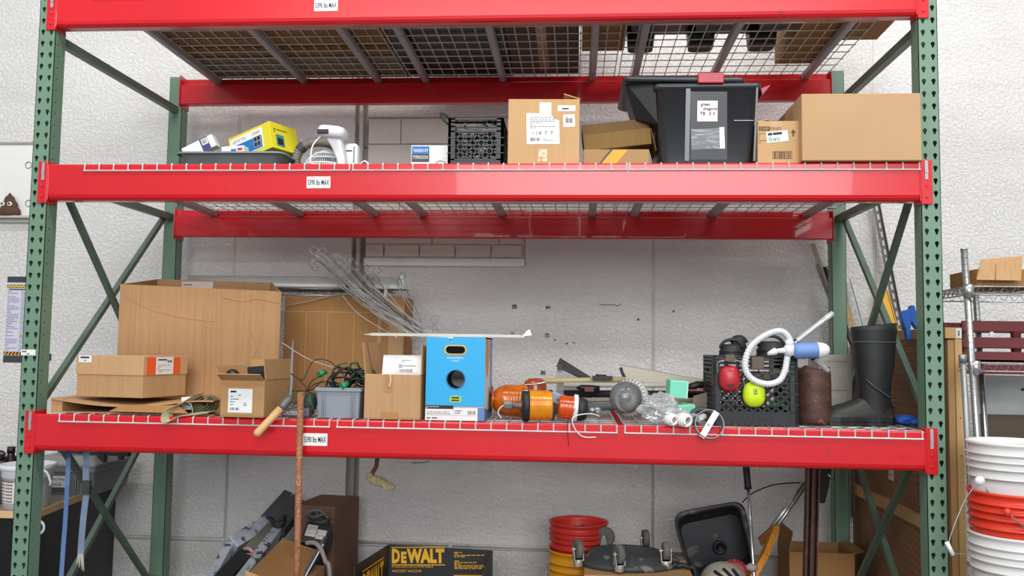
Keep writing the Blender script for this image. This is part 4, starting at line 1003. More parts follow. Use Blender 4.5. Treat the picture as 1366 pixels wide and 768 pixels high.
mb.holed([(0, zb_), (w, zb_)]+top, [stad(c1[0], c1[1], 8*px, 5*px), ell(c2[0], c2[1], 12*px, 12*px)], (0, 0, 0), (1, 0, 0), (0, 0, 1), (0, -1, 0), th)
fr_ = mb.to('front_panel', BLU, t, local=True)
WBX = mat('white_printed_board', (226, 226, 224), .55, var=.03)
mb = MB(); mb.box((0, 0, 0), (w, th, zb_)); mb.box((0, th, 0), (w, d, th)); mb.box((0, th, th), (th, d, h)); mb.box((w-th, th, th), (w, d, h)); mb.box((th, d-th, th), (w-th, d, h))
mb.box((0, th, h-.006), (w, d, h)); mb.to('box_body', WBX, t, local=True)
mb = MB(); n = 24                              # tube behind the round opening, yellow lip of the hand hole
mb.lathe([(12*px, 0), (12*px, .12), (11.7*px, .12), (11.7*px, 0)], (c2[0], th, c2[1]), (0, 1, 0), n=28); mb.to('dark_tube', mat('dark_blue_tube', (32, 60, 84), .6), t, local=True)
mb = MB(); o_ = stad(c1[0], c1[1], 8.4*px, 6.6*px); i_ = stad(c1[0], c1[1], 8*px, 5*px); mb.holed(o_, [i_], (0, -.0012, 0), (1, 0, 0), (0, 0, 1), (0, -1, 0), .0012); mb.to('hand_hole_lip', mat('yellow_lip', (226, 170, 50), .5), t, local=True)
mb = MB(); mb.holed(ell(*c2, 13.6*px, 13.6*px), [ell(*c2, 12*px, 12*px)], (0, -.0008, 0), (1, 0, 0), (0, 0, 1), (0, -1, 0), .0008); mb.to('opening_ring', mat('mid_blue_print', (44, 120, 168), .5), t, local=True)
fm = face(t, 0, 0)
mb = MB(); put_text(mb, fm, 'HIGHSPEED', 28*px, h-29*px, 22*px, 2.6*px); put_text(mb, fm, 'CABLE', 34*px, h-32.5*px, 10*px, 2*px); mb.to('print', WPL, t)
sticker(t, fm @ Matrix.Translation((32*px, 24*px, 0)), 16*px, 9*px, name='lime_badge', m=mat('lime_print', (170, 200, 60), .5), prints=[(3*px, 4.8*px, 10*px, 2.2*px), (2.5*px, 1.5*px, 11*px, 1.8*px)], corners=[(1*px, 0), (15*px, 0), (16*px, 4*px), (15*px, 8*px), (9*px, 9*px), (2*px, 8*px), (0, 4*px)])
sticker(t, fm @ Matrix.Translation((.5*px, 15*px-.0, 0)), 37*px, 4.5*px, name='black_bar', m=INK, prints=lines(1*px, 1*px, 22*px, 2.6*px, 2, 4, .5), ink=WHITE)
sticker(t, fm @ Matrix.Translation((70*px, 0, 0)), 9*px, zb_, name='slate_blue_panel', m=mat('slate_blue_print', (88, 122, 170), .5))
mb = MB(); bars(mb, fm, [(0, 19.6*px, w, .4*px*0+.0005)]+lines(2*px, 8*px, 32*px, 5*px, 2, 6, .35)+lines(2*px, 2*px, 60*px, 3*px, 1, 7, .6)+barcode(57*px, 8*px, 10*px, 5*px, 7, 14)+lines(40*px, 9*px, 14*px, 6*px, 2, 9, .5)+[(0, 6.5*px, 69*px, .0008), (38*px, 6.5*px, .0008, 9*px)]); mb.to('fine_print', GREYINK, t)
mb = MB(); bars(mb, fm, [(0, zb_, w, .0025)]); mb.to('orange_line', mat('orange_print', (236, 150, 50), .5), t)
rm = chain(t) @ frame((w+.0002, 0, 0), (0, 1, 0), (0, 0, 1))
sticker(t, rm, 1, 1, corners=[(.005, h-.005), (.005, h*.72), (.06, h*.5), (.12, h*.58), (.16, h*.8), (.12, h-.005)][::-1], name='orange_swirl', m=mat('orange_print', (236, 150, 50), .5))
sticker(t, rm, 1, 1, corners=[(.17, h-.005), (.2, h*.6), (.22, h*.3), (.29, h*.2), (.29, h-.005)], name='purple_swirl', m=mat('lilac_print', (150, 150, 190), .5))
sticker(t, rm, 1, 1, corners=[(0, 0), (.295, 0), (.295, .03), (.1, .04), (0, zb_)], name='slate_blue_panel', m=mat('slate_blue_print', (88, 122, 170), .5))
BLT = DL+h
# ---------------- long trim strip on top of the cartons
pa = P(489, 448, .05); pb = P(700, 448, .06)
t = T('trim_strip', 'long thin off-white trim strip with broken ends lying across the top of the blue carton', 'strip', (1.8, .05, BLT))
za = BLT+.002
mb = MB(); mb.hexa([(pa.x+.02, .04, za), (pb.x, .05, za-.0), (pb.x, .075, za), (pa.x+.02, .07, za)], [(pa.x+.02, .042, za+.012), (pb.x, .052, za+.012), (pb.x, .07, za+.012), (pa.x+.02, .066, za+.012)])
mb.prism([(pa.x+.02, .045, za+.001), (pa.x+.02, .045, za+.011), (pa.x-.015, .05, za+.005)], (0, .02, 0))
mb.to('strip', mat('grey_beige_trim', (188, 184, 172), .5), t)
mb = MB(); mb.prism([(pb.x-.01, .05, za+.006), (pb.x+.03, .05, za+.01), (pb.x+.02, .06, za+.035), (pb.x+.01, .06, za+.03)], (0, .004, 0)); mb.to('torn_end', WHITE, t)
mb = MB(); mb.tube(smooth_path([(pb.x-.08, .05, za+.014), (pb.x-.04, .05, za+.022), (pb.x-.01, .05, za+.013)], 4), .002, 5); mb.to('wire_tie', GALV, t)
# ---------------- amber beacons
def amber(name, rgb, dark=1.):
    m = mat(name, rgb, .12, 0, .25, 18, trans=.2, coat=.6); return m
AMB = amber('amber_lens', (252, 150, 8)); AMB2 = amber('dark_amber_lens', (214, 108, 12)); AMBR = amber('red_amber_lens', (222, 84, 16))
def ribprof(R, L, n=7, dome=.0):
    out = [(R*.97, 0)]
    for i in range(n*4+1):
        z = L*i/(n*4); out.append((R*(1+.025*math.sin(i*math.pi/2))*(1-.04*i/(n*4)), z))
    if dome: out += [(R*.9*math.cos(a_), L+dome*math.sin(a_)) for a_ in (.3, .6, .9, 1.2, 1.5)]
    return out+[(R*.86, L+max(.006, dome)), (0, L+max(.006, dome)+.002)]
c = P(700, 536, .04)
R = .064; c.z = DL+R+.002
t = T('beacon_light', 'amber beacon with ribbed lens and black base on a steel stem, lying in front', 'light', (c.x, c.y, DL))
ax = Vector((1, .12, .0)).normalized()
mb = MB(); mb.lathe(ribprof(R*.98, .088), c+ax*.018, ax, 32); mb.to('lens', AMB, t)
mb = MB(); mb.lathe([(0, -.012), (R*.8, -.012), (R*1.04, -.006), (R*1.04, .012), (R*.95, .02), (0, .02)], c, ax, 28); mb.to('black_base', BLACKR, t)
mb = MB(); mb.lathe([(0, -.062), (.011, -.062), (.011, -.014), (.018, -.012)], c, ax, 14); mb.to('steel_stem', STEEL, t)
mb = MB(); e_ = c-ax*.062; mb.lathe([(0, -.022), (.014, -.022), (.0165, -.016), (.0165, .008), (.012, .012), (0, .012)], e_, ax, 6, smooth=False); mb.to('end_connector', GALV, t)
mb = MB(); mb.box((c.x-.004, c.y-R*.4, c.z+R*.78), (c.x+.014, c.y-R*.2, c.z+R*.99)); mb.to('white_sticker', WPL, t)
mb = MB(); mb.tube(smooth_path([e_-ax*.02, e_+Vector((-.035, -.02, -.008)), e_+Vector((-.045, -.03, -.03)), e_+Vector((-.03, -.03, -.052))], 5), .002, 5); mb.to('lead_wire', WPL, t)
# larger dome beacon behind
c = P(667, 531, .2); R = .07; c.z = DL+R+.002
t = T('beacon_light', 'large dark amber dome beacon lying behind the front beacon, against the blue carton', 'light', (c.x+.03, c.y, DL))
ax = Vector((-1, -.25, .05)).normalized(); c0 = c+Vector((.09, .02, 0))
mb = MB(); mb.lathe(ribprof(R, .075, 6, .055), c0, ax, 32); mb.to('lens', AMB2, t)
mb = MB(); mb.lathe([(0, -.025), (R*.9, -.025), (R*1.03, -.015), (R*1.03, .004), (0, .004)], c0, ax, 28); mb.to('rim', AMB2, t)
# short red-amber beacon with white ring
c = P(742, 536, .07); R = .052; c.z = DL+R+.008
t = T('beacon_light', 'short red-amber beacon with white collar ring and grey elbow fitting', 'light', (c.x+.02, c.y, DL))
ax = Vector((-1, -.1, .1)).normalized(); c0 = c+Vector((.075, .01, -.006))
mb = MB(); mb.lathe(ribprof(R*.96, .062, 4), c0, ax, 28); mb.to('lens', AMBR, t)
mb = MB(); mb.lathe([(R*.7, -.012), (R*1.12, -.01), (R*1.12, .004), (R*.9, .008)], c0, ax, 28); mb.to('white_ring', WPL, t)
mb = MB(); mb.lathe([(0, -.05), (R*.8, -.05), (R*.92, -.03), (R*.92, -.01), (0, -.01)], c0, ax, 24); mb.to('black_base', BLACKR, t)
mb = MB(); e_ = c0-ax*.05; e2 = e_+Vector((.045, -.01, -.002)); mb.tube([e_, e2], .013, 14); mb.blob(e2, (.018, .018, .018)); mb.cyl(e2, e2+Vector((.006, -.03, -.016)), .0135, n=14); mb.cyl(e2+Vector((.0055, -.027, -.0145)), e2+Vector((.008, -.038, -.02)), .016, n=6, smooth=False); mb.to('elbow_fitting', GALV, t)
mb = MB(); k_ = e2+Vector((.008, -.038, -.02))
mb.tube(smooth_path([k_, k_+Vector((-.04, -.03, .012)), P(765, 556, -.03), P(766, 570, -.035), P(777, 582, -.035), P(795, 583, -.035)], 6), .0022, 6); mb.to('lead_wire', WPL, t)
mb = MB(); mb.tube(smooth_path([P(768, 545, -.01), P(758, 560, -.03), P(757, 575, -.035), P(759, 594, -.033)], 5), .0013, 5); mb.to('thin_dark_wire', BLACKR, t)
# small amber dome and grey blue bracket behind
c = P(714, 513, .3)
t = T('beacon_light', 'brown amber dome lens peeking up behind the front beacons', 'light', (c.x, .3, DL))
mb = MB(); mb.lathe([(.05, 0), (.05, DL*0+(c.z-DL)), (.046, c.z-DL+.014), (.03, c.z-DL+.026), (0, c.z-DL+.03)], (c.x, .3, DL), (0, 0, 1), 24); mb.to('lens', mat('brown_amber_lens', (170, 78, 34), .15, 0, .2, 20, trans=.25), t)
mb = MB(); mb.tube(smooth_path([(c.x-.05, .26, c.z+.0), (c.x+.01, .25, c.z+.005), (c.x+.05, .25, c.z+.015)], 4), .004, 6); mb.to('steel_clip', STEEL, t)
q_ = P(741, 517, .2)
t, M = tilted('junction_box', 'small worn blue-grey metal box tilted behind the short beacon', 'box', Vector((q_.x-.03, .2, DL+.078)), (.8, -.1, -.35), (.1, 1, 0), (0, 0, 1), .08, .07, .045, mat('blue_grey_metal', (146, 158, 176), .5, .2, .1, 20, spots=((96, 100, 108), .6, 40)), .005)
mb = MB(M); mb.cyl((0, .03, .03), (-.014, .03, .034), .012, n=12); mb.cyl((-.014, .03, .034), (-.02, .03, .035), .007, n=12); mb.to('dark_port', BLACK, t)
t2 = t
mb = MB(M); mb.box((.004, .004, -.075), (.05, .05, 0)); mb.to('mounting_block', DGREY, t)
# ---------------- long items lying behind
t = T('angle_bracket', 'grey sheet-metal angle bracket standing up behind the amber beacons', 'bracket', (2.3, .75, DL))
Yb = .75
q = [P(742, 488, Yb), P(745, 476, Yb), P(788, 503, Yb), P(786, 516, Yb), P(744, 512, Yb)]
pts = [P(743, 489, Yb), P(790, 512, Yb), Vector((P(790, 512, Yb).x, Yb, DL)), Vector((P(742, 512, Yb).x, Yb, DL))]
GM = mat('dull_sheet_metal', (158, 158, 154), .5, .4, .08)
mb = MB(); mb.prism(pts[::-1], (0, .003, 0)); mb.to('lower_web', GM, t)
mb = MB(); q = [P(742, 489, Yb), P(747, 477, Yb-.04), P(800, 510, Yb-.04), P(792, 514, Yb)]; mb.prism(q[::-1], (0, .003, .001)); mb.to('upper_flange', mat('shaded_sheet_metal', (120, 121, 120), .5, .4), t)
mb = MB(); q_ = P(747, 489, Yb-.03); mb.box((q_.x-.012, Yb-.035, q_.z-.014), (q_.x+.012, Yb-.03, q_.z+.014)); mb.to('dark_slot', DGREY, t)
t = T('plastic_channel', 'long cream plastic channel length sloping down to the right behind the glass globe', 'channel', (2.8, .7, DL))
CREAM = mat('cream_plastic', (214, 206, 184), .5, 0, .06)
Yb = .72; q = [P(828, 488, Yb), P(946, 509, Yb), P(946, 520, Yb), P(832, 505, Yb)]
mb = MB(); mb.prism(q[::-1], (0, .004, 0)); mb.prism([q[0], q[1], q[1]+Vector((0, .05, .002)), q[0]+Vector((0, .05, .004))][::1], (0, 0, .003)); mb.to('channel', CREAM, t)
mb = MB(); mb.hexa([(q[0].x+.05, Yb, DL), (q[0].x+.07, Yb, DL), (q[0].x+.07, Yb+.03, DL), (q[0].x+.05, Yb+.03, DL)], [(q[0].x+.05, Yb+.004, q[3].z), (q[0].x+.07, Yb+.004, q[3].z), (q[0].x+.07, Yb+.03, q[3].z), (q[0].x+.05, Yb+.03, q[3].z)]); mb.to('foot', CREAM, t)
mb = MB(); mb.tube([P(828, 490, Yb-.004), P(830, 497, Yb-.004), P(833, 503, Yb-.004)], .008, 8); mb.to('dark_end_cut', DGREY, t)
def pipe(x0, y0, x1, y1, Y, r, m, label, cat='pipe', name='pipe', extra=None):
    a = P(x0, y0, Y); b = P(x1, y1, Y); t = T(name, label, cat, (a.x, Y, DL)); mb = MB(); mb.cyl(a, b, r, n=12); mb.to('tube', m, t); return t
pipe(752, 513, 955, 513.5, .55, .012, mat('cream_pipe', (206, 204, 192), .4), 'pale cream pipe lying lengthwise behind the beacons and globe')
pipe(752, 525, 950, 526, .50, .017, BLACKR, 'thick black rubber pipe lying lengthwise below the cream pipe')
pipe(758, 533.5, 955, 534.5, .42, .010, mat('tan_pipe', (150, 138, 116), .5), 'dull tan pipe lying lengthwise under the black rubber pipe')
pipe(765, 542, 960, 543, .34, .016, mat('grey_green_pipe', (92, 104, 108), .4), 'grey-green pipe lying lengthwise lowest behind the globe')
t = pipe(716, 508, 835, 506, .62, .013, mat('yellowish_tube', (206, 190, 140), .5), 'yellowed tube with a black clamp, lying behind the grey bracket foot')
q_ = P(803, 504, .58); mb = MB(); mb.box((q_.x-.045, .56, q_.z-.006), (q_.x+.05, .6, q_.z+.01)); mb.cyl((q_.x+.02, .58, q_.z+.01), (q_.x-.03, .58, q_.z+.012), .006, n=8); mb.to('black_clamp', BLACK, t)
q_ = P(783, 517, .36)
t = T('utility_knife', 'dark-handled scraper with red-brown panel lying on the pipes', 'tool', (q_.x, .4, q_.z))
mb = MB(); mb.tube([P(769, 517, .44), P(775, 517, .44), P(790, 518, .44), P(800, 518, .44)], [.004, .014, .016, .012], 10); mb.to('handle', BLACK, t)
mb = MB(); mb.bar(P(780, 519, .42), P(792, 519, .42), .004, .02, (0, 0, 1)); mb.to('red_panel', mat('red_brown_plastic', (112, 48, 46), .5), t)
t = T('caulking_gun', 'black tool handle with red stripe lying left of the black crate', 'tool', (2.8, .4, DL))
mb = MB(); mb.tube([P(914, 520, .4), P(930, 513, .4), P(955, 513, .4)], [.02, .017, .013], 10); mb.cyl(P(905, 509, .42), P(922, 518, .4), .014, n=10); mb.to('handle', BLACK, t)
mb = MB(); mb.bar(P(915, 520.5, .38), P(945, 519, .38), .004, .006); mb.to('red_stripe', CORAL, t)
q_ = P(935, 532, .3)
t = T('wood_block', 'weathered grey wood offcut lying behind the teal boxes', 'wood', (q_.x-.05, .26, DL))
mb = MB(); mb.hexa([P(922, 545, .3), P(952, 545, .3), P(952, 545, .36), P(922, 545, .36)], [P(925, 528, .3), P(950, 521, .3), P(950, 521, .36), P(925, 528, .36)]); mb.to('block', mat('weathered_wood', (140, 128, 112), .8, 0, .2, 6, .2, 40, stretch=(.2, 1, 1)), t)
# ---------------- glass globe fitting
c = P(834, 530, .10); R = .066; c.z = max(c.z, DL+R+.012)
t = T('globe_light', 'dusty clear glass jelly-jar globe with slotted grey collar lying on its side', 'light', (c.x, .1, DL))
ax = Vector((-.45, -.85, .12)).normalized(); cb = c-ax*.03
gl = film('dusty_clear_glass', (184, 186, 188), .24)
mb = MB(); mb.lathe([(R*.92, 0)]+[(R*math.cos(a_), R*.45+R*.98*math.sin(a_)) for a_ in [math.radians(v) for v in (-20, 0, 15, 30, 45, 60, 72, 82)]]+[(.004, R*1.43)], cb, ax, 32); mb.to('glass_globe', gl, t)
mb = MB(); mb.lathe([(R*.8, -.04), (R*1.22, -.034), (R*1.25, -.01), (R*1.12, .004), (R*.95, .004), (R*.9, -.02)], cb, ax, 36); mb.lathe([(0, -.05), (R*.8, -.05), (R*.85, -.03), (0, -.028)], cb, ax, 24); cl = mb.to('collar', mat('pale_grey_collar', (184, 182, 176), .5, .1, .08), t)
mb = MB(); a1 = ax.orthogonal().normalized(); a2 = ax.cross(a1)
for k in range(30):
    a_ = 2*math.pi*k/30; rv = a1*math.cos(a_)+a2*math.sin(a_)
    mb.bar(cb+rv*R*1.04+ax*.0035, cb+rv*R*1.19+ax*-.001, .0045, .004, ax)
mb.to('dark_slot', DGREY, cl)
mb = MB(); mb.lathe([(0, 0), (.016, 0), (.016, .035), (.012, .05), (0, .052)], cb, ax, 14); mb.to('lamp_socket', GALV, t)
# ---------------- clear bag, teal boxes, white bulbs
t = T('plastic_bag', 'crumpled clear plastic bag spilling over the deck edge beside the teal boxes', 'bag', (2.63, -.02, DL))
bagm = film('clear_bag_film', (248, 250, 252), .22)
c = P(882, 543, .03)
mb = MB(); mb.blob(c+Vector((-.005, 0, -.004)), (.075, .05, .055), 36, 24, .5, 2.6, 3); mb.blob(c+Vector((.055, -.03, -.035)), (.07, .035, .032), 30, 18, .5, 3., 8)
mb.sm = [False]*len(mb.f); bg = mb.to('bag_film', bagm, t)
for k, (nm, x_, y_, Y_, yaw, lab) in enumerate((('a', 893, 530, .06, .1, 'topmost of the three small teal cartons beside the clear bag'), ('b', 886, 548, .10, -.15, 'small teal carton half hidden by the clear bag, under the topmost one'), ('c', 906, 552, .05, .35, 'small teal carton turned to the right, beside the steel ring'))):
    O = P(x_, y_, Y_); s_ = .078; O.z = O.z if k == 0 else DL+.003
    if k == 2: O.z = DL+.004
    t, M = tilted('bulb_carton', 'small mint-teal carton, '+lab if False else lab, 'box', O, (math.cos(yaw), math.sin(yaw), -.06 if k == 0 else .08), (-math.sin(yaw), math.cos(yaw), .05), (0, 0, 1), s_*.95, .09, s_*.9, mat('mint_teal_card', (120, 214, 182), .55, 0, .04), .002, 'teal cartons beside the clear bag')
    mb = MB(M); mb.box((0, -.0006, s_*.86), (s_*.95, 0, s_*.9)); mb.box((s_*.9, -.0006, 0), (s_*.95, 0, s_*.86)); mb.to('pale_edge', mat('pale_mint_edge', (206, 232, 220), .6), t)
for x_, y_, Y_, r_, lab in ((895, 559, -.02, .021, 'white spiral lamp bulb in the clear bag, nearest the deck edge'), (913, 560, -.03, .024, 'white spiral lamp bulb seen end-on beside the steel ring')):
    c = P(x_, y_, Y_); c.z = max(c.z, DL+r_+.003) if Y_ > -.015 else c.z
    t = T('lamp_bulb', lab, 'bulb', c, 0); mb = MB()
    ax = Vector((.45, -.85, -.1)).normalized(); a1 = ax.orthogonal().normalized(); a2 = ax.cross(a1)
    mb.tube([c+ax*(.05*i/60-.025)+(a1*math.cos(i*.42)+a2*math.sin(i*.42))*r_*(.75+.2*math.sin(i/60*3.14)) for i in range(61)], .0065, 8); mb.to('spiral_tube', mat('bulb_white', (236, 234, 228), .35), t)
    mb = MB(); mb.lathe([(0, -.07), (.013, -.07), (.014, -.045), (.022, -.04), (.024, -.026), (0, -.024)], c, ax, 16); mb.to('bulb_base', WDIRTY, t)
# ---------------- steel ring with crossbar
c = P(946, 566, -.035); R = (P(966, 566, -.035).x-c.x)
t = T('pipe_clamp', 'round sheet-steel ring with a diagonal crossbar hanging over the front of the deck', 'clamp', (c.x, -.03, c.z))
ax = Vector((.1, -.95, .25)).normalized()
mb = MB(); mb.lathe([(R, -.012), (R, .012), (R-.004, .012), (R-.004, -.012), (R, -.012)], c, ax, 36); mb.to('ring', GALV, t)
mb = MB(); mb.bar(P(936, 583, -.05), P(956, 549, -.03), .024, .004, (0, 1, 0)); mb.to('crossbar', mat('bright_sheet_steel', (196, 196, 194), .35, .6), t)
mb = MB(); q_ = P(946, 566, -.046); mb.cyl(q_, q_+Vector((0, -.006, .002)), .006, n=8); mb.to('bolt_head', GALV, t)
q_ = P(933, 558, .02)
t = T('pipe_fitting', 'small dark pipe elbow with white end lying behind the steel ring', 'fitting', (q_.x, .02, DL))
mb = MB(); mb.tube(smooth_path([P(928, 566, .0), P(924, 552, .03), P(936, 546, .05), P(955, 553, .05)], 6), .012, 10); mb.to('elbow', DGREY, t)
mb = MB(); mb.cyl(P(931, 559, -.01), P(940, 555, .01), .012, n=12); mb.to('white_end', WPL, t)
# ---------------- milk crate with ear muffs
A = P(951, 566, .06); B = P(1064, 566, .06)
cw = B.x-A.x; chh = P(1000, 474, .06).z-DL; cdp = .34
CX = A.x
t = T('milk_crate', 'black plastic milk crate with ear muffs on its front, on the lower shelf', 'crate', (A.x, .06, DL), -.03)
milk_crate(t, cw, cdp, chh, handle=True)
mb = MB(); mm = chain(t) @ frame((cw*.22, -.0035, .018), (1, 0, 0), (0, 0, 1))
put_text(mb, mm, 'Dairy Foods', 0, 0, cw*.5, .022, 0); mb.to('raised_lettering', mat('worn_black_lettering', (50, 50, 52), .5), t)
mb = MB()
for i in range(10): mb.box((cw*(.14+.08*i), -.004, .002), (cw*(.14+.08*i)+.003, -.0005, .012))
mb.to('rib', BLACK, t, local=True)
def muff(x_, y_, rx, rz, Y, m, lab, stamp=False):
    c = P(x_, y_, Y); t = T('ear_muff', lab, 'ear muff', c); k = P(x_+1, y_, Y).x-c.x
    prof = []
    mb = MB(); M = Matrix.Translation(c)
    rings = []
    for dep, s_ in ((.035, .8), (.028, .96), (.012, 1.), (0, .97), (-.010, .86), (-.017, .66), (-.021, .38), (-.0225, .08)):
        rings.append([c+Vector((rx*k*s_*abs(math.cos(a_))**.8*(1 if math.cos(a_) > 0 else -1), dep, rz*k*s_*abs(math.sin(a_))**.85*(1 if math.sin(a_) > 0 else -1))) for a_ in [2*math.pi*i/28 for i in range(28)]])
    mb.loft(rings[::-1]); mb.to('cup', m, t)
    mb = MB(); mb.loft([[c+Vector((rx*k*s_*math.cos(a_), d_, rz*k*s_*math.sin(a_))) for a_ in [2*math.pi*i/24 for i in range(24)]] for d_, s_ in ((.06, .9), (.055, 1.02), (.04, 1.02), (.034, .85))]); mb.to('cushion', BLACKR, t)
    if stamp:
        mb = MB(); M = frame(c+Vector((-.007, -.0235, .0)), (1, 0, .1), (0, .08, 1)); mb.box((0, 0, 0), (.014, .001, .02)) if False else bars(mb, M, [(0, 0, .014, .002), (0, .02, .014, .002), (0, 0, .002, .02), (.012, 0, .002, .02), (.004, .004, .006, .003), (.006, .009, .004, .008)], 0); mb.to('stamp', INK, t)
    return t, c, k
t, c, k = muff(974, 505, 14.5, 18, .028, mat('red_ear_cup', (178, 36, 50), .35, 0, .1, 20), 'faded red ear muff cup on the front of the black crate')
mb = MB(); mb.tube(smooth_path([c+Vector((-16*k, .005, 6*k)), c+Vector((-17*k, .0, 20*k)), c+Vector((-8*k, 0, 25*k)), c+Vector((8*k, 0, 25*k)), c+Vector((15*k, 0, 20*k)), c+Vector((15*k, .005, 6*k))], 5), .0024, 6); mb.to('wire_yoke', GALV, t)
mb = MB(); mb.box((c.x-7*k, c.y-.012, c.z+23*k), (c.x+6*k, c.y+.02, c.z+32*k)); mb.to('headband_pad', mat('brown_vinyl', (96, 82, 70), .6), t, bevel=.003)
mb = MB(); mb.box((c.x-5*k, c.y-.0235, c.z-9.5*k), (c.x+4*k, c.y-.019, c.z-7*k)); mb.to('stamp', INK, t)
t, c, k = muff(1006.5, 526, 15, 17.5, .024, mat('neon_yellow_ear_cup', (206, 232, 34), .4, 0, .06, 20), 'neon yellow-green ear muff cup hanging on the front of the black crate', True)
q_ = P(1011, 484, .02)
mb = MB(); mb.box((q_.x-9*k, .012, q_.z-9*k), (q_.x+8*k, .05, q_.z+8*k)); mb.to('headband_pad', mat('brown_vinyl', (96, 82, 70), .6), t, bevel=.005)
mb = MB(); mb.tube(smooth_path([c+Vector((-12*k, .005, 8*k)), c+Vector((-14*k, .005, 25*k)), q_+Vector((-6*k, 0, -4*k))], 5), .0022, 6); mb.to('wire_yoke', GALV, t)
# black pulleys on top of the crate
ztc = DL+chh
for x_, y_, R, Y_, lab in ((975, 466, .05, .2, 'black rubber knee pad cup on top of the crate, at its left corner'), (985, 455, .036, .26, 'smaller black rubber cup behind the knee pad cup on the crate'), (1028, 462, .06, .25, 'large black rubber cap on top of the crate behind the white hose')):
    c = P(x_, y_, Y_); t = T('rubber_cup', lab, 'cap', (c.x, c.y, ztc))
    mb = MB(); z0 = ztc-.012; hh = c.z+.022-z0
    mb.lathe([(0, 0), (R*1.02, 0), (R*1.05, .01), (R*.98, .018), (R*.98, hh*.4), (R*1.02, hh*.45), (R*.9, hh*.6), (R*.8, hh*.9), (R*.6, hh), (0, hh)], (c.x, c.y, z0), (0, 0, 1), 28); mb.to('cap_body', BLACKR, t)
    mb = MB(); mb.tube([(c.x+R*.9*math.cos(a_), c.y-.01, z0+hh*.7+R*.75*math.sin(a_)) for a_ in [math.pi*i/12 for i in range(13)]], .007, 8); mb.to('loop', BLACK, t)
# contents of the crate
rng = random.Random(9)
for x_, y_, Y_, r_, m_, lab in ((1045, 536, .1, .026, GREENS, 'bundle of green leaves and cord showing through the crate lattice'), (1038, 500, .14, .03, mat('olive_cloth', (110, 108, 84), .8), 'olive cloth bundle inside the black crate, upper right'), (1020, 505, .15, .03, mat('pink_brown_cloth', (120, 92, 90), .8), 'dusty pink cloth bundle inside the black crate'), (975, 545, .16, .035, mat('dark_brown_cloth', (70, 52, 50), .8), 'dark brown cloth bundle inside the crate behind the red ear muff')):
    c = P(x_, y_, Y_+.03); t = T('cloth_bundle', lab, 'cloth', (c.x, c.y, c.z-r_)); mb = MB()
    mb.blob(c, (r_*1.3, r_, r_*.8), 18, 12, .5, 2.5, x_); mb.to('bundle', m_, t)
mb = MB()
for k_ in range(7):
    c = P(1030+k_*4.5, 541-3*math.sin(k_), .085); mb.blob(c, (.013, .006, .008), 10, 6, .3, 2, k_)
tag(mb.to('green_leaves', mat('leaf_green', (56, 150, 74), .5), None), 'bright green plastic leaves behind the lattice at the crate bottom right', 'leaves', kind='stuff')
# ---------------- siphon pump
t = T('siphon_pump', 'hand siphon pump with ribbed white hose loop, blue bulb and clear tube, over the crate', 'pump', P(1062, 467, .02))
Y_ = .0
pts = smooth_path([P(x_, y_, Y_) for x_, y_ in ((1056, 463), (1052, 450), (1043, 442), (1030, 443), (1013, 452), (1000, 465), (994, 484), (998, 500), (1010, 509), (1026, 512), (1040, 507), (1047, 494), (1050, 478), (1052, 468))], 14)
mb = MB(); mb.tube(pts, [.0125+.0016*math.sin(i*2.1) for i in range(len(pts))], 12); mb.to('corrugated_hose', mat('translucent_white_hose', (232, 234, 236), .35, trans=.15), t)
p0, p1, p2 = P(1058, 468, Y_), P(1090, 467, Y_), P(1107, 467, Y_)
d_ = (p1-p0).normalized(); L = (p1-p0).length
mb = MB(); mb.lathe([(0, 0), (.026, 0), (.030, .008)]+[(.0315+.0012*(i % 2), .01+(L-.01)*i/16) for i in range(17)]+[(0, L)], p0, d_, 24); mb.to('blue_grip', mat('slate_blue_grip', (104, 136, 192), .5), t)
mb = MB(); L2 = (p2-p1).length; mb.lathe([(.032, 0), (.0315, L2*.3), (.026, L2*.65), (.015, L2*.92), (0, L2)], p1, d_, 24); mb.to('white_nose', WPL, t)
mb = MB(); q_ = P(1053, 467, Y_-.005); mb.lathe([(0, -.02), (.02, -.02), (.022, .015), (.015, .02), (0, .02)], q_, (0, 0, 1), 16); mb.cyl(q_, P(1035, 468, Y_), .013, .009, 14); mb.cyl(P(1035, 468, Y_), P(1024, 472, Y_), .015, .007, 14); mb.cyl(q_+Vector((0, 0, .018)), q_+Vector((-.002, 0, .04)), .015, n=14); mb.to('valve_body', WPL, t)
mb = MB(); a_ = P(1062, 455, .02); b_ = P(1110, 418, .12); mb.tube([a_, b_], .0115, 14, caps=False); mb.to('clear_tube', film('clear_tube_plastic', (235, 238, 240), .45), t)
mb = MB(); mb.tube([P(1085, 478, .05), P(1104, 494, .1)], .0105, 14, caps=False); mb.to('lower_tube', MATS['clear_tube_plastic'], t)
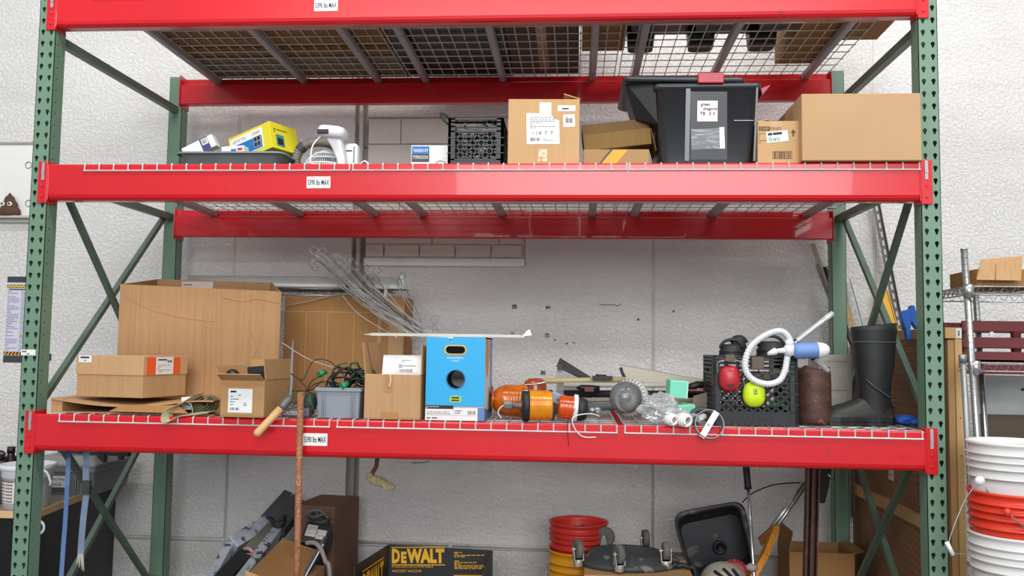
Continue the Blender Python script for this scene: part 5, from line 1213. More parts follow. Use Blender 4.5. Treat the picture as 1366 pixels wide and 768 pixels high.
# ---------------- rusty can, block, boots
A = P(1091, 566, .13); R = P(1116, 560, .13).x-A.x
t = T('rusty_can', 'tall rusty brown metal can with torn uneven rim, beside the black crate', 'can', (A.x, .13+R, DL))
mb = MB(); n = 32; hh = P(1091, 490, .13).z-DL
rings = []
for z, s_ in ((0, .93), (.012, .99), (.03, 1), (hh*.6, 1.), (hh*.86, .99)): rings.append([Vector((A.x+R*s_*math.cos(2*math.pi*i/n), .13+R+R*s_*math.sin(2*math.pi*i/n), DL+z)) for i in range(n)])
rings.append([Vector((A.x+R*.93*math.cos(2*math.pi*i/n), .13+R+R*.93*math.sin(2*math.pi*i/n), DL+hh*(1.0+.05*noise.noise(Vector((math.cos(2*math.pi*i/n)*1.8, math.sin(2*math.pi*i/n)*1.8, 4)))*2+.03*math.cos(2*math.pi*i/n+2.6)))) for i in range(n)])
rings += [[p_+(Vector((A.x, .13+R, p_.z))-p_)*.06-Vector((0, 0, .003)) for p_ in rings[-1]], [p_+(Vector((A.x, .13+R, p_.z))-p_)*.06 for p_ in rings[1]]]
mb.loft(rings); mb.to('can_body', mat('rusty_can_brown', (86, 58, 48), .55, .25, .3, 18, .3, 60, spots=((140, 104, 88), .62, 40)), t)
A = P(1093, 540, .5); B = P(1130, 473, .5)
t = T('concrete_block', 'pale grey concrete block standing upright behind the rusty can', 'block', (A.x, .5, DL))
mb = MB(); x1_ = B.x+.02; hh = B.z-DL
mb.holed([(A.x, 0), (x1_, 0), (x1_, hh), (A.x, hh)], [rrect_ for rrect_ in [[(p_.x, p_.y) for p_ in rrect(A.x+.02, .03, x1_-.02, hh/2-.015, .008, 0)], [(p_.x, p_.y) for p_ in rrect(A.x+.02, hh/2+.015, x1_-.02, hh-.03, .008, 0)]]], (0, .5, DL), (1, 0, 0), (0, 0, 1), (0, -1, 0), .18)
mb.box((A.x+.001, .505, DL+.001), (x1_-.001, .52, DL+hh-.001)); mb.to('block', mat('pale_concrete', (186, 182, 172), .85, 0, .1, 12, .2, 50, spots=((110, 100, 92), .68, 24)), t)
def boot(name, label, X, Y, yaw, Z, dark=BLACKR):
    t = T(name, label, 'boot', (X, Y, Z), yaw); n = 24; rings = []
    def ring(cx, z, rx, ry, tilt=0.): return [Vector((cx+rx*math.cos(2*math.pi*i/n), ry*math.sin(2*math.pi*i/n), z+tilt*math.cos(2*math.pi*i/n))) for i in range(n)]
    # upright shaft over the heel, heel at +x, toe at -x
    for cx, z, rx, ry in ((0, .03, .062, .045), (0, .08, .066, .047), (-.004, .13, .066, .05), (-.002, .18, .07, .056), (0, .25, .08, .064), (0, .32, .086, .068), (0, .37, .09, .07), (0, .395, .094, .073)): rings.append(ring(cx, z, rx, ry))
    rings.append(ring(0, .418, .094, .073, .010)); rings.append(ring(0, .417, .088, .067, .010)); rings.append(ring(0, .3, .08, .06))
    MB().loft(rings, caps=False).to('shaft', dark, t, local=True)
    fr = []
    for x, top, w_ in ((.066, .07, .034), (.05, .10, .044), (0, .135, .047), (-.05, .125, .047), (-.09, .10, .048), (-.13, .085, .050), (-.17, .076, .049), (-.2, .064, .042), (-.222, .045, .024)):
        fr.append([Vector((x, w_*math.cos(a_), .02+max(0, math.sin(a_))*(top-.02)-(0 if math.sin(a_) > 0 else .012*abs(math.sin(a_))))) for a_ in [2*math.pi*i/20 for i in range(20)]])
    MB().loft(fr).to('foot', mat('boot_foot_rubber', (40, 39, 36), .5, 0, .2, 8, .05, 30, spots=((84, 78, 64), .58, 9)), t, local=True)
    so = [(.072, .03), (.05, .046), (0, .048), (-.05, .044), (-.11, .052), (-.17, .053), (-.21, .042), (-.234, .018)]
    poly = [(x, -w_) for x, w_ in so]+[(x, w_) for x, w_ in so[::-1]]
    mb = MB()
    mb.prism([(x, y, 0) for x, y in poly], (0, 0, .012)); mb.prism([(x*1.01, y*1.04, .014) for x, y in poly], (0, 0, .012)); mb.prism([(x*.99, y*.98, .026) for x, y in poly], (0, 0, .008)); mb.to('sole', BLACK, t, local=True)
    mb = MB()
    mb.tube([p_*1 for p_ in ring(0, .345, .0905, .0715)], .0028, 5, closed=True); mb.to('seam', mat('boot_seam_grey', (74, 76, 78), .5), t, local=True); mb = MB(); mb.tube([Vector((-.058, -.045, .19)), Vector((-.03, -.062, .16)), Vector((.03, -.062, .12)), Vector((.07, -.03, .115))], .003, 5); mb.to('seam', MATS['boot_seam_grey'], t, local=True)
    mb = MB(); mb.box((.07, -.02, .05), (.084, .02, .056)); mb.box((.07, -.02, .07), (.082, .02, .076)); mb.to('heel_spur', BLACK, t, local=True)
    return t
A = P(1168, 566, .22)
boot('rubber_boot', 'black rubber boot in front, toe to the left, beside the rusty can', A.x, .22, .1, DL)
boot('rubber_boot', 'black rubber boot standing just behind and right of the other boot', A.x+.05, .40, .25, DL)
q_ = P(1212, 562, .22)
t = T('blue_glove', 'crumpled blue glove lying by the right upright behind the boots', 'glove', (q_.x, .25, DL))
mb = MB(); mb.blob((q_.x, .25, DL+.02), (.05, .035, .022), 20, 12, .5, 2.6, 2); mb.blob((q_.x+.03, .2, DL+.014), (.03, .02, .014), 14, 10, .4, 3, 5); mb.to('glove', mat('cobalt_blue_cloth', (34, 86, 176), .7), t)

# ================================================================== top shelf, seen from below
WD = mat('weathered_brown_board', (136, 98, 52), .8, 0, .3, 5, .15, 30, stretch=(.15, 1, 1)); WG = mat('grey_weathered_board', (128, 112, 92), .8, 0, .2, 5, .15, 30, stretch=(.15, 1, 1))
t = T('wooden_pallet', 'weathered wooden pallet lying on the left end of the top shelf', 'pallet', (.8, .7, DT))
y = .18; k = 0
for wv in (.12, .10, .14, .10, .12, .10, .10, .12): 
    MB().box((.24, y, DT+.001), (1.378, y+wv, DT+.019)).to('board', WD if k < 5 else WG, t); y += wv+.022; k += 1
for x in (.24, .76, 1.29): MB().box((x, .2, DT+.02), (x+.045, 1.2, DT+.11)).to('stringer', WD, t)
for i in range(9): MB().box((.24, .18+.108*i, DT+.111), (1.378, .18+.108*i+.1, DT+.13)).to('board', WD, t)
DKB = mat('dark_brown_carton', (92, 68, 58), .8, 0, .1)
for x0, x1, nm, lab in ((1.383, 1.645, 'storage_bin', 'black plastic bin on the top shelf, just right of the wooden pallet'), (1.648, 1.955, 'storage_bin', 'wider black plastic bin on the top shelf, left of the dark taped carton')):
    t = T(nm, lab, 'bin', ((x0+x1)/2, .65, DT)); mb = MB()
    mb.loft([rrect(x0, .18, x1, 1.23, .01, DT+.001), rrect(x0, .18, x1, 1.23, .03, DT+.32), rrect(x0, .18, x1, 1.23, .03, DT+.34)]); mb.to('bin_body', BLACK, t)
    mb = MB()
    for i in range(7): mb.box((x0+.02, .3+i*.12, DT), (x1-.02, .31+i*.12, DT+.004))
    mb.to('rib', DGREY, t)
t = T('cardboard_box', 'dark brown carton with a strip of tape underneath, centre of the top shelf', 'box', (1.96, .2, DT+.001)); b = carton(t, .36, 1.0, .4, DKB, seam=False)
MB().box((.15, .002, -.0008), (.2, .928, 0)).to('tape', TAPE, b, local=True)
t = T('cardboard_box', 'brown carton on the top shelf between the dark taped carton and the black pallet', 'box', (2.335, .18, DT+.001)); carton(t, .215, .66, .36, CBD, seam=False)
t = T('plastic_pallet', 'black plastic pallet with rounded feet on the top shelf above the black tote', 'pallet', (2.94, .5, DT))
mb = MB(); mb.loft([rrect(2.555, .1, 3.315, .885, .03, DT+.1), rrect(2.555, .1, 3.315, .885, .03, DT+.15)], smooth=False); mb.to('pallet_deck', BLACK, t)
for x0, x1 in ((2.56, 2.705), (2.865, 3.005), (3.165, 3.31)):
    for y0 in (.12, .44, .74):
        mb = MB(); mb.loft([rrect(x0+.01, y0+.01, x1-.01, y0+.135, .03, DT+.001), rrect(x0, y0, x1, y0+.145, .03, DT+.1)]); mb.to('foot', BLACK, t)
mb = MB()
for i in range(6): mb.box((2.575, .13+i*.07, DT+.085), (3.295, .142+i*.07, DT+.1))
for i in range(10): mb.box((2.6+i*.075, .12, DT+.085), (2.61+i*.075, .56, DT+.1))
mb.to('rib', BLACK, t)
t = T('cardboard_box', 'dull brown carton at the right end of the top shelf, reaching to the back', 'box', (3.36, .3, DT+.001)); carton(t, .20, .77, .3, CBD, seam=False)
t = T('cardboard_box', 'brown carton overhanging the right end of the wire deck on the top shelf', 'box', (3.57, .14, DT+.002)); carton(t, .205, .585, .3, CBD, seam=False)

# ================================================================== under the lower shelf
# root-like frayed hook hanging from the deck
t = T('frayed_rod', 'rusty rod end wrapped in frayed tan rope hanging below the lower beam', 'rod', P(500, 612, .3))
a, b, c_ = P(509, 590, .3), P(502, 622, .3), P(494, 635, .3)
a.z = DL-.012
mb = MB(); mb.tube([a, b, c_], .010, 10); mb.to('rod', RUST, t)
FR = mat('tan_frayed_rope', (176, 160, 122), .9, 0, .25, 60, .4, 120)
pts = smooth_path([P(492, 630, .3), P(496, 638, .3), P(506, 642, .3), P(517, 647, .3), P(527, 651, .3)], 8)
mb = MB(); mb.tube(pts, [.012+.010*math.sin(math.pi*min(1, (i+3)/(len(pts)+1)))+.0025*math.sin(i*2.3) for i in range(len(pts))], 9, smooth=False); mb.to('frayed_rope', FR, t)
mb = MB(); rng = random.Random(6)
for k in range(16):
    i0 = rng.randrange(0, len(pts)-8); o_ = [Vector((rng.uniform(-.006, .006), rng.uniform(-.024, -.012), rng.uniform(-.018, .018))) for _ in range(3)]
    mb.tube([pts[i0]+o_[0], pts[i0+4]+o_[1], pts[i0+8]+o_[2]], .0028, 5)
mb.to('loose_strand', mat('pale_rope_strand', (192, 178, 138), .9, 0, .2, 60), t)
# ---- left pile
q_ = P(335, 768, .5)
t = T('cardboard_box', 'big dark brown carton standing at the back of the pile under the lower shelf', 'box', (P(405, 670, 1.0).x-.05, 1.0, 0), -.12)
bh = P(450, 680, 1.0).z; bw = P(449, 690, 1.0).x-P(405, 670, 1.0).x+.05
carton(t, bw, .35, bh+.02, mat('carton_dark_umber', (112, 82, 62), .8), seam=False)
A = P(335, 768, .35); B = P(425, 735, .7)
t = T('cardboard_box', 'tan carton with sloping open lid in front of the black adapters, under the lower shelf', 'box', (P(332, 768, .42).x, .42, 0), .0)
bw = P(408, 768, .42).x-P(332, 768, .42).x; ht = P(370, 768, .42).z-.02
carton(t, bw, .3, ht, CB, seam=False)
mb = MB(); q = [P(330, 766, .42), P(402, 772, .42), P(425, 734, .72), P(377, 718, .74)]; mb.prism(q, (0, .001, -.005)); mb.to('flap', CBD, t)
mb = MB(); q = [P(326, 760, .42), P(346, 768, .42), P(346, 774, .42), P(328, 768, .42)]; mb.prism(q[::-1], (0, .006, 0)); mb.to('front_flap', WOODL, t)
MATTE = mat('dusty_black_panel', (70, 70, 74), .6, 0, .15, 8, spots=((130, 126, 122), .62, 20)); SILV = mat('scuffed_silver_tape', (186, 192, 202), .5, .3, .2, 14, spots=((84, 86, 90), .56, 22))
BLK = mat('dull_black', (34, 34, 36), .6)
t = T('folding_ramp', 'folded grey and black ramp with silver taped edges leaning under the lower shelf at left', 'ramp', (P(330, 768, .7).x, .8, 0))
def leanbar(p, q, w_, h_, m, nm, sub=None):
    mb = MB(); mb.bar(p, q, w_, h_, (0, -1, .3)); return mb.to(nm, m, sub or t, bevel=.004)
a0, a1 = P(388, 664, 1.2), P(356, 700, 1.02); a2 = P(308, 728, .82); a3 = P(281, 775, .6)
e_ = a3+(a3-a2)*((a3.z-.02)/(a2.z-a3.z))
leanbar(a0, a1, .085, .09, MATTE, 'upper_rail'); leanbar(a1, a2, .075, .08, SILV, 'silver_rail'); leanbar(a2, e_, .045, .06, SILV, 'silver_leg')
b0, b1, b2 = P(401, 672, 1.18), P(372, 708, .98), P(346, 742, .76); b3 = b2+(b2-b1)*((b2.z-.05)/(b1.z-b2.z))
leanbar(b0, b1, .07, .07, MATTE, 'upper_rail'); leanbar(b1, b2, .05, .07, SILV, 'silver_rail'); leanbar(b2, b3, .045, .06, SILV, 'silver_leg')
c0, c1, c2 = P(385, 682, 1.12), P(352, 715, .95), P(332, 736, .82)
leanbar(c0, c2, .055, .06, mat('grey_green_tube', (104, 104, 96), .6), 'centre_tube'); c3 = c2+(c2-c1)*1.0; leanbar(c2, c2+(c2-c1)*((c2.z-.05)/(c1.z-c2.z)), .075, .05, BLK, 'black_leg')
mb = MB(); q_ = P(334, 735, .80); mb.tube([q_+Vector((-.035, 0, .012)), q_+Vector((0, -.02, .018)), q_+Vector((.035, -.01, -.01)), q_+Vector((.03, -.01, -.035)), q_+Vector((-.02, -.01, -.02))], .010, 8); mb.box((q_.x-.012, q_.y-.03, q_.z-.024), (q_.x+.018, q_.y-.01, q_.z-.004)); mb.to('pink_cap', mat('pink_worn_cap', (186, 132, 134), .6), t)
mb = MB(); 
for o_ in range(4): mb.tube(smooth_path([P(358+o_*2, 690+o_, 1.0), P(366, 695+o_*2, .94), P(377, 698+o_, .95), P(380, 688, 1.02)], 4), .009, 7)
mb.blob(P(376, 697, .95), (.02, .02, .015)); mb.to('tie_strap', BLK, t)
t = T('power_charger', 'black charger bricks with white rating labels and coiled grey cords on the pile', 'charger', P(425, 716, .8))
a = P(400, 721, .78); b = P(432, 726, .78); zt_ = P(405, 693, .78).z
M = frame(P(400, 722, .78), P(433, 728, .78)-P(400, 722, .78), P(403, 690, .86)-P(400, 722, .78)); L_ = (P(433, 728, .78)-P(400, 722, .78)).length
mb = MB(M); mb.box((0, 0, -.12), (L_, .115, 0)); mb.to('case', BLK, t, bevel=.006)
sticker(t, M @ Matrix.Translation((.012, .036, 0)), .052, .062, prints=lines(.006, .008, .04, .046, 6, 2, .35), name='rating_label', m=mat('dusty_label', (196, 194, 190), .6), ink=GREYINK)
sticker(t, M @ Matrix.Translation((L_-.06, .03, 0)), .048, .05, prints=lines(.006, .008, .036, .034, 4, 3, .35), name='rating_label', m=mat('dusty_label', (196, 194, 190), .6), ink=GREYINK)
for nm_, pts, r_, m_ in (('loop_cord', [(434, 715), (440, 705), (438, 694), (430, 690), (420, 694), (412, 690), (420, 684), (436, 690), (441, 704), (436, 720)], .006, BLK), ('grey_cord', [(402, 690), (410, 686), (418, 690), (410, 684), (425, 680), (437, 692), (426, 697), (415, 692), (430, 686)], .007, mat('dusty_grey_cord', (104, 102, 100), .6)), ('cord_tail', [(420, 682), (430, 689), (444, 697)], .004, mat('brown_cord', (130, 108, 92), .6))):
    mb = MB(); mb.tube(smooth_path([P(x_, y_, .84+.03*math.sin(i*1.3)) for i, (x_, y_) in enumerate(pts)], 5), r_, 7); mb.to(nm_, m_, t)
CHB = P(420, 730, .9)
MB().box((P(398, 700, .9).x, .9, .0), (P(428, 700, .9).x, .98, CHB.z-.0)).to('stand', BLK, t)
t = T('grey_hose', 'dusty grey hose curving down beside the pile of chargers', 'hose', (P(440, 768, .6).x, .6, 0))
pts = smooth_path([P(409, 724, .62), P(420, 724, .6), P(428, 732, .58), P(434, 748, .57), P(440, 768, .56)]+[Vector((P(444, 768, .55).x, .55, .02))], 8)
mb = MB(); mb.tube(pts, .011, 10); mb.to('hose', mat('dusty_grey_hose', (140, 132, 128), .6), t)
t = T('trim_board', 'thin white edged board leaning under the charger pile', 'board', (P(415, 768, .52).x, .52, 0))
a = P(433, 722, .66); b = P(405, 772, .52); b2 = b+(b-a)*(b.z/(a.z-b.z)); mb = MB(); mb.bar(b2, a, .012, .10, (0, 1, 0)); mb.to('board', MATTE, t); mb = MB(); mb.bar(b2+Vector((.004, -.052, 0)), a+Vector((.004, -.052, 0)), .016, .006, (0, 1, 0)); mb.to('white_edge', WPL, t)
# ---- black and yellow tool carton
Yb = .98; a = P(519, 727, Yb); b = P(656, 735, Yb); hz = (a.z+b.z)/2
w = b.x-a.x; dpt = .46
DBK = mat('black_printed_carton', (44, 44, 46), .5, 0, .08, 4); DY = mat('yellow_print', (250, 186, 36), .5, 0, .03)
yw = .0
t = T('cardboard_box', 'open black carton with bold yellow lettering on the floor under the lower shelf', 'box', (a.x, Yb-dpt, 0), yw)
FL = P(458, 768, .6)
mb = MB(); th = .006
x0 = a.x; x1 = b.x; y1 = Yb; xl = x0-.0; 
back = [(x0, y1), (x1, y1)]; front = [(x0-.06, Yb-dpt), (x1+.0, Yb-dpt)]
def wall4(p, q, h0, h1, nm, m, dz=(0, 0)):
    d = Vector((q[0]-p[0], q[1]-p[1], 0)).normalized(); n_ = Vector((-d.y, d.x, 0))*th
    P0, Q0 = Vector((p[0], p[1], .003)), Vector((q[0], q[1], .003)); mb = MB()
    mb.hexa([P0, Q0, Q0+n_, P0+n_], [P0+Vector((0, 0, h0)), Q0+Vector((0, 0, h1)), Q0+n_+Vector((0, 0, h1)), P0+n_+Vector((0, 0, h0))]); return mb.to(nm, m, t)
hA, hB = a.z, b.z
wall4(back[0], back[1], hA, hB, 'back_panel', DBK); wall4(back[1], front[1], hB, hB, 'right_panel', DBK); wall4(front[0], back[0], hA, hA, 'left_panel', DBK); wall4(front[1], front[0], .3, .3, 'front_panel', DBK)
MB().box((x0-.05, Yb-dpt, 0), (x1, Yb, .003)).to('bottom_panel', DBK, t)
bp_ = frame(P(519, 768, Yb-.001), (P(640, 768, Yb)-P(519, 768, Yb)), (0, 0, 1))
def BT(x_, y_): v_ = bp_.inverted() @ P(x_, y_, Yb-.001); return v_.x, v_.y
def btext(mb, s_, x_, y_, x2, y2):            # baseline left corner (x_,y_) to top right (x2,y2)
    u0, v0 = BT(x_, y_); u1, v1 = BT(x2, y2); put_text(mb, bp_, s_, u0, v0, u1-u0, v1-v0, .002)
mb = MB(); u0, v0 = BT(523, 751); u1, _ = BT(593, 751); _, v1 = BT(523, 731.5)
B_ = .055
put_text(mb, bp_, 'D', u0, v0, (u1-u0)*.155, v1-v0, .002, 0, B_); put_text(mb, bp_, 'E', u0+(u1-u0)*.175, v0, (u1-u0)*.105, (v1-v0)*.8, .002, 0, B_); put_text(mb, bp_, 'WALT', u0+(u1-u0)*.285, v0, (u1-u0)*.715, v1-v0, .002, 0, B_)
ex = bp_.to_3x3() @ Vector((1, 0, 0))
mb.to('bold_lettering', DY, t)
mb = MB(); bars(mb, bp_, [(u0-.002, v1+.004, u1-u0+.006, .0042), (u0-.002, v0-.010, u1-u0+.006, .0042)], .002)
btext(mb, '9 GALLON (34 L) PORTABLE', 523, 757.5, 578, 754); btext(mb, 'WET/DRY VACUUM', 523, 763, 562, 759.5)
ua, va = BT(606, 742); ub, _ = BT(648, 742); bars(mb, bp_, lines(ua, va-.003, ub-ua, .03, 4, 3, .5)+lines(ua, va-.062, (ub-ua)*.98, .045, 6, 5, .5)+[(u0, v0-.08, .045, .002)], .002)
um, vm = BT(605, 768); bars(mb, bp_, [(um, vm-.05, (ub-ua)*.9, .055)], .002)
mb.to('print', DY, t)
# left inner face lettering
p0 = Vector((front[0][0]+th*1.2, front[0][1], .0)); d_ = Vector((back[0][0]-front[0][0], back[0][1]-front[0][1], 0))
lm = frame(p0+Vector((th*.3, 0, hA-.19)), d_, (0, 0, 1)); L_ = d_.length
mb = MB(); put_text(mb, lm, 'DEWALT', L_*.14, .04, L_*.62, .1, .003, 0, .055); bars(mb, lm, [(L_*.13, .15, L_*.64, .006), (L_*.13, .022, L_*.64, .006)], .003); mb.to('bold_lettering', DY, t)
rm = frame(Vector((x1-.001, Yb-.06, hB-.3)), (0, -1, 0), (0, 0, 1)); mb = MB(); bars(mb, rm, [(.1, .1, .2, .06)], .002); mb.to('yellow_patch', DY, t); mb = MB(); bars(mb, rm, lines(.1, .2, .15, .04, 3, 4), .002); mb.to('print', DY, t)
# ---- buckets
def bucket(t, R=.15, h=.37, m=WDIRTY, nt=4, bail=True):
    r0 = R*.86
    def rr(z): return r0+(R-r0)*z/h
    prof = [(0, .004), (r0-.006, .0), (r0, .006), (rr(h*.60), h*.60)]
    zb = [h*.66, h*.75, h*.82, h*.89]
    for z in zb: prof += [(rr(z)-.001, z-.004), (rr(z)+.009, z-.003), (rr(z)+.009, z+.003), (rr(z)-.001, z+.005)]
    prof += [(R, h-.012), (R+.006, h-.009), (R+.006, h), (R-.004, h), (R-.006, h-.02), (r0-.004, .01), (0, .01)]
    mb = MB(); mb.lathe(prof, (0, 0, 0), (0, 0, 1), 40); return mb.to('bucket_body', m, t, local=True)
RB = mat('orange_red_bucket_plastic', (222, 58, 34), .4, 0, .05, 6); YB = mat('yellow_bucket_plastic', (224, 150, 20), .4, 0, .08, 6, spots=((150, 96, 30), .68, 18))
RB2 = mat('red_bucket_plastic', (204, 48, 36), .4, 0, .06)
c = P(772, 715, .9); rz = P(772, 702, .9).z
Rb = (P(812, 715, .9).x-P(733, 715, .9).x)/2
B3 = T('bucket', 'yellow bucket holding the red bucket, behind the upturned dolly', 'bucket', (c.x, .9+.15, rz-.37-.115)); bucket(B3, Rb*1.03, .37, YB)
lower = T('bucket', 'lowest yellow bucket of the stack, on the floor', 'bucket', (c.x, 1.05, 0)); bucket(lower, Rb*1.03, max(.12, rz-.37-.115+.25-.0), YB) if False else None
bpy.data.objects.remove(lower)
B3.location.z = 0.0; 
hy = rz-.14
for ch in list(B3.children): bpy.data.objects.remove(ch)
bucket(B3, Rb*1.03, hy, YB)
B2 = T('bucket', 'bright red bucket full of odd parts, nested in the yellow bucket', 'bucket', (c.x, 1.05, rz-.37)); bucket(B2, Rb, .37, RB2)
mb = MB(); mb.tube(smooth_path([(c.x-Rb, 1.0, hy-.06), (c.x-Rb-.02, .97, hy-.1), (c.x-Rb-.01, .95, hy-.16)], 4), .003, 6); mb.to('bail_wire', GALV, B3)
t = T('pipe_ring', 'short dark steel pipe ring lying in the red bucket', 'pipe', (c.x-.02, 1.02, rz-.05))
mb = MB(); o_ = P(760, 714, 1.0); mb.lathe([(.04, -.04), (.04, .03), (.028, .03), (.028, -.04), (.04, -.04)], o_, (-.5, -.85, .3), 20); mb.to('ring', mat('dirty_steel', (98, 90, 86), .5, .5, .2, 20), t)
t = T('pipe_ring', 'pile of rusty brown parts at the bottom of the red bucket', 'parts', (c.x, 1.05, rz-.1))
mb = MB(); mb.blob((c.x+.03, 1.06, rz-.085), (.09, .08, .06), 18, 12, .4, 3, 4); mb.to('rusty_parts', RUST, t)
# ---- upturned dolly on a carton
Yd = .55; zf = P(800, 767, Yd).z
A = P(779, 766, Yd); w = .50
t = T('cardboard_box', 'tan carton under the upturned black dolly, below the lower shelf', 'box', (A.x, Yd, 0), -.02); carton(t, w, .36, A.z, CB, seam=False)
dz = A.z+.002; dc = P(836, 750, .80); dcx, dcy, dR = dc.x, .80, (P(905, 745, .8).x-P(765, 745, .8).x)/2
t = T('drum_dolly', 'black round dolly upside down with five casters in the air, resting on a carton', 'dolly', (dcx, dcy, dz))
DUST = mat('dusty_black_plastic', (64, 68, 70), .55, 0, .2, 8, spots=((126, 124, 118), .6, 14))
mb = MB(); mb.lathe([(0, .012), (dR*.62, .012), (dR*.66, .05), (dR*.7, .055), (dR*.74, .03), (dR*.97, .026), (dR*1.0, .018), (dR*1., 0), (0, 0)], (dcx, dcy, dz), (0, 0, 1), 40, sq=.8); mb.to('dolly_plate', DUST, t)
TIRE = mat('dusty_grey_tyre', (104, 102, 98), .7, 0, .2, 20, .1, 60); FORK = mat('zinc_caster_fork', (200, 196, 186), .35, .6, .1)
for x_, y_, Y_, yaw, rw in ((771, 752, .66, .35, .044), (807, 733, .95, 1.25, .05), (826, 762, .58, .4, .044), (861, 736, .95, .15, .042), (888, 757, .68, .1, .042)):
    c = P(x_, y_, Y_); bz = dz+.03; R_ = Matrix.Translation((c.x, c.y, bz)) @ Matrix.Rotation(yaw, 4, 'Z'); hz_ = max(.07, P(x_, y_-16, Y_).z-bz)
    mb = MB(R_); mb.cyl((0, 0, -.02), (0, 0, .012), .022, n=12)
    for s_ in (-1, 1): mb.hexa([(s_*.022-.0015, -.02, .01), (s_*.022+.0015, -.02, .01), (s_*.022+.0015, .02, .01), (s_*.022-.0015, .02, .01)], [(s_*.024-.0015, -.008, hz_), (s_*.024+.0015, -.008, hz_), (s_*.024+.0015, .008, hz_), (s_*.024-.0015, .008, hz_)])
    mb.box((-.024, -.02, .006), (.024, .02, .012)); mb.cyl((-.03, 0, hz_-.012), (.03, 0, hz_-.012), .006, n=8)
    f_ = mb.to('caster', FORK, t, bevel=.001)
    mb = MB(R_); mb.lathe([(.012, -.015), (rw*.75, -.015), (rw*.95, -.013), (rw, -.007), (rw, .007), (rw*.95, .013), (rw*.75, .015), (.012, .015)], (0, 0, hz_-.012), (1, 0, 0), 24); mb.to('wheel', TIRE, f_)
# ---- black wheelbarrow tray
t = T('wheelbarrow_tray', 'black plastic wheelbarrow tray standing tilted against the wall, dusty inside', 'tray', (P(950, 768, .9).x, 1.0, 0))
def quadring(corners, r, Y, n=5):
    cs = [P(x_, y_, Y) for x_, y_ in corners]; out = []
    for i in range(4):
        a_, b_, c_ = cs[i-1], cs[i], cs[(i+1) % 4]
        u_, v_ = (a_-b_).normalized()*r, (c_-b_).normalized()*r
        for k in range(n+1):
            s_ = k/n; out.append((b_+u_)*(1-s_)**2+b_*2*s_*(1-s_)+(b_+v_)*s_*s_)
    return out
rim = [(896, 684), (992, 666), (1016, 790), (930, 812)]
rim2 = [(901, 690), (987, 672.5), (1010, 785), (934, 806)]
inn = [(906, 700), (984, 684), (1000, 744), (922, 757)]
def shift(r, dy): return [p_+Vector((0, dy, 0)) for p_ in r]
TRAY = mat('wheelbarrow_black', (52, 52, 54), .4, 0, .2, 6, spots=((104, 98, 94), .60, 8))
mb = MB(); mb.loft([quadring(inn, .05, 1.13), quadring(rim, .07, .96), quadring(rim, .07, .93), quadring(rim2, .065, .93), shift(quadring(rim2, .065, .93), .03)]+[quadring(inn, .05, 1.12)], caps=False)
mb.add(quadring(inn, .05, 1.12), [tuple(range(24))[::-1]]); mb.to('tray_shell', TRAY, t)
mb = MB(); o_ = P(960, 730, 1.11); mb.lathe([(.035, 0), (.035, .008), (.024, .01), (.02, .003), (0, .003)], o_, (0, -1, 0), 20); mb.cyl(o_, o_+Vector((0, -.014, 0)), .009, n=8); mb.to('bolt_plate', BLACK, t)
pl = [P(930, 768, 1.0), P(1010, 768, 1.0)]; mb = MB(); mb.box((pl[0].x, .98, 0), (pl[1].x, 1.1, pl[0].z+.02)); mb.to('support_block', BLK, t)
# helmet, red reel
t = T('helmet', 'dirty white vented helmet lying in front of the wheelbarrow tray', 'helmet', (P(962, 768, .8).x, .8, P(962, 775, .8).z))
c = P(966, 778, .8); mb = MB()
rg = []
for k in range(9):
    th_ = math.radians(8+10*k); rg.append([c+Vector((.115*math.sin(th_)*math.cos(2*math.pi*i/32), .14*math.sin(th_)*math.sin(2*math.pi*i/32), .10*math.cos(th_))) for i in range(32)])
mb.loft(rg); mb.to('shell', mat('dirty_white_shell', (176, 168, 156), .5, 0, .1, 10, spots=((110, 100, 92), .66, 16)), t)
mb = MB()
for a_ in (-.55, -.15, .25):
    mb.bar(c+Vector((math.sin(a_)*.11, -.075, math.cos(a_)*.088)), c+Vector((math.sin(a_)*.085+.03, -.12, math.cos(a_)*.06)), .012, .012)
mb.to('vent', BLK, t)
MB().box((c.x-.05, .76, 0), (c.x+.02, .84, c.z-.0)).to('helmet_stand', BLK, t)
c = P(979, 763, .88); t = T('reel', 'red toothed plastic reel partly behind the dirty helmet', 'reel', (c.x, .88, c.z-.06)); mb = MB()
mb.lathe([(.02, -.012), (.05, -.012), (.06, -.006), (.06, .006), (.05, .012), (.02, .012)], c, (-.2, -.9, .3), 30)
for k in range(20):
    a_ = 2*math.pi*k/20; mb.bar(c+Vector((math.cos(a_)*.056, -.01, math.sin(a_)*.056)), c+Vector((math.cos(a_)*.066, -.008, math.sin(a_)*.066)), .008, .014)
mb.to('reel_disc', mat('faded_red_plastic', (176, 56, 56), .5), t)
MB().box((c.x-.03, .88, 0), (c.x+.03, .92, c.z-.03)).to('hub_stand', BLK, t)
c = P(908, 762, .7); t = T('black_cable', 'loop of black hose beside the dolly', 'cable', (c.x, .7, 0)); mb = MB()
mb.tube(smooth_path([(c.x-.02, .7, .01), (c.x-.04, .7, c.z-.02), (c.x-.01, .7, c.z+.025), (c.x+.04, .7, c.z+.02), (c.x+.07, .7, c.z-.03), (c.x+.08, .7, .01)], 8), .013, 8); mb.to('loop', BLACKR, t)
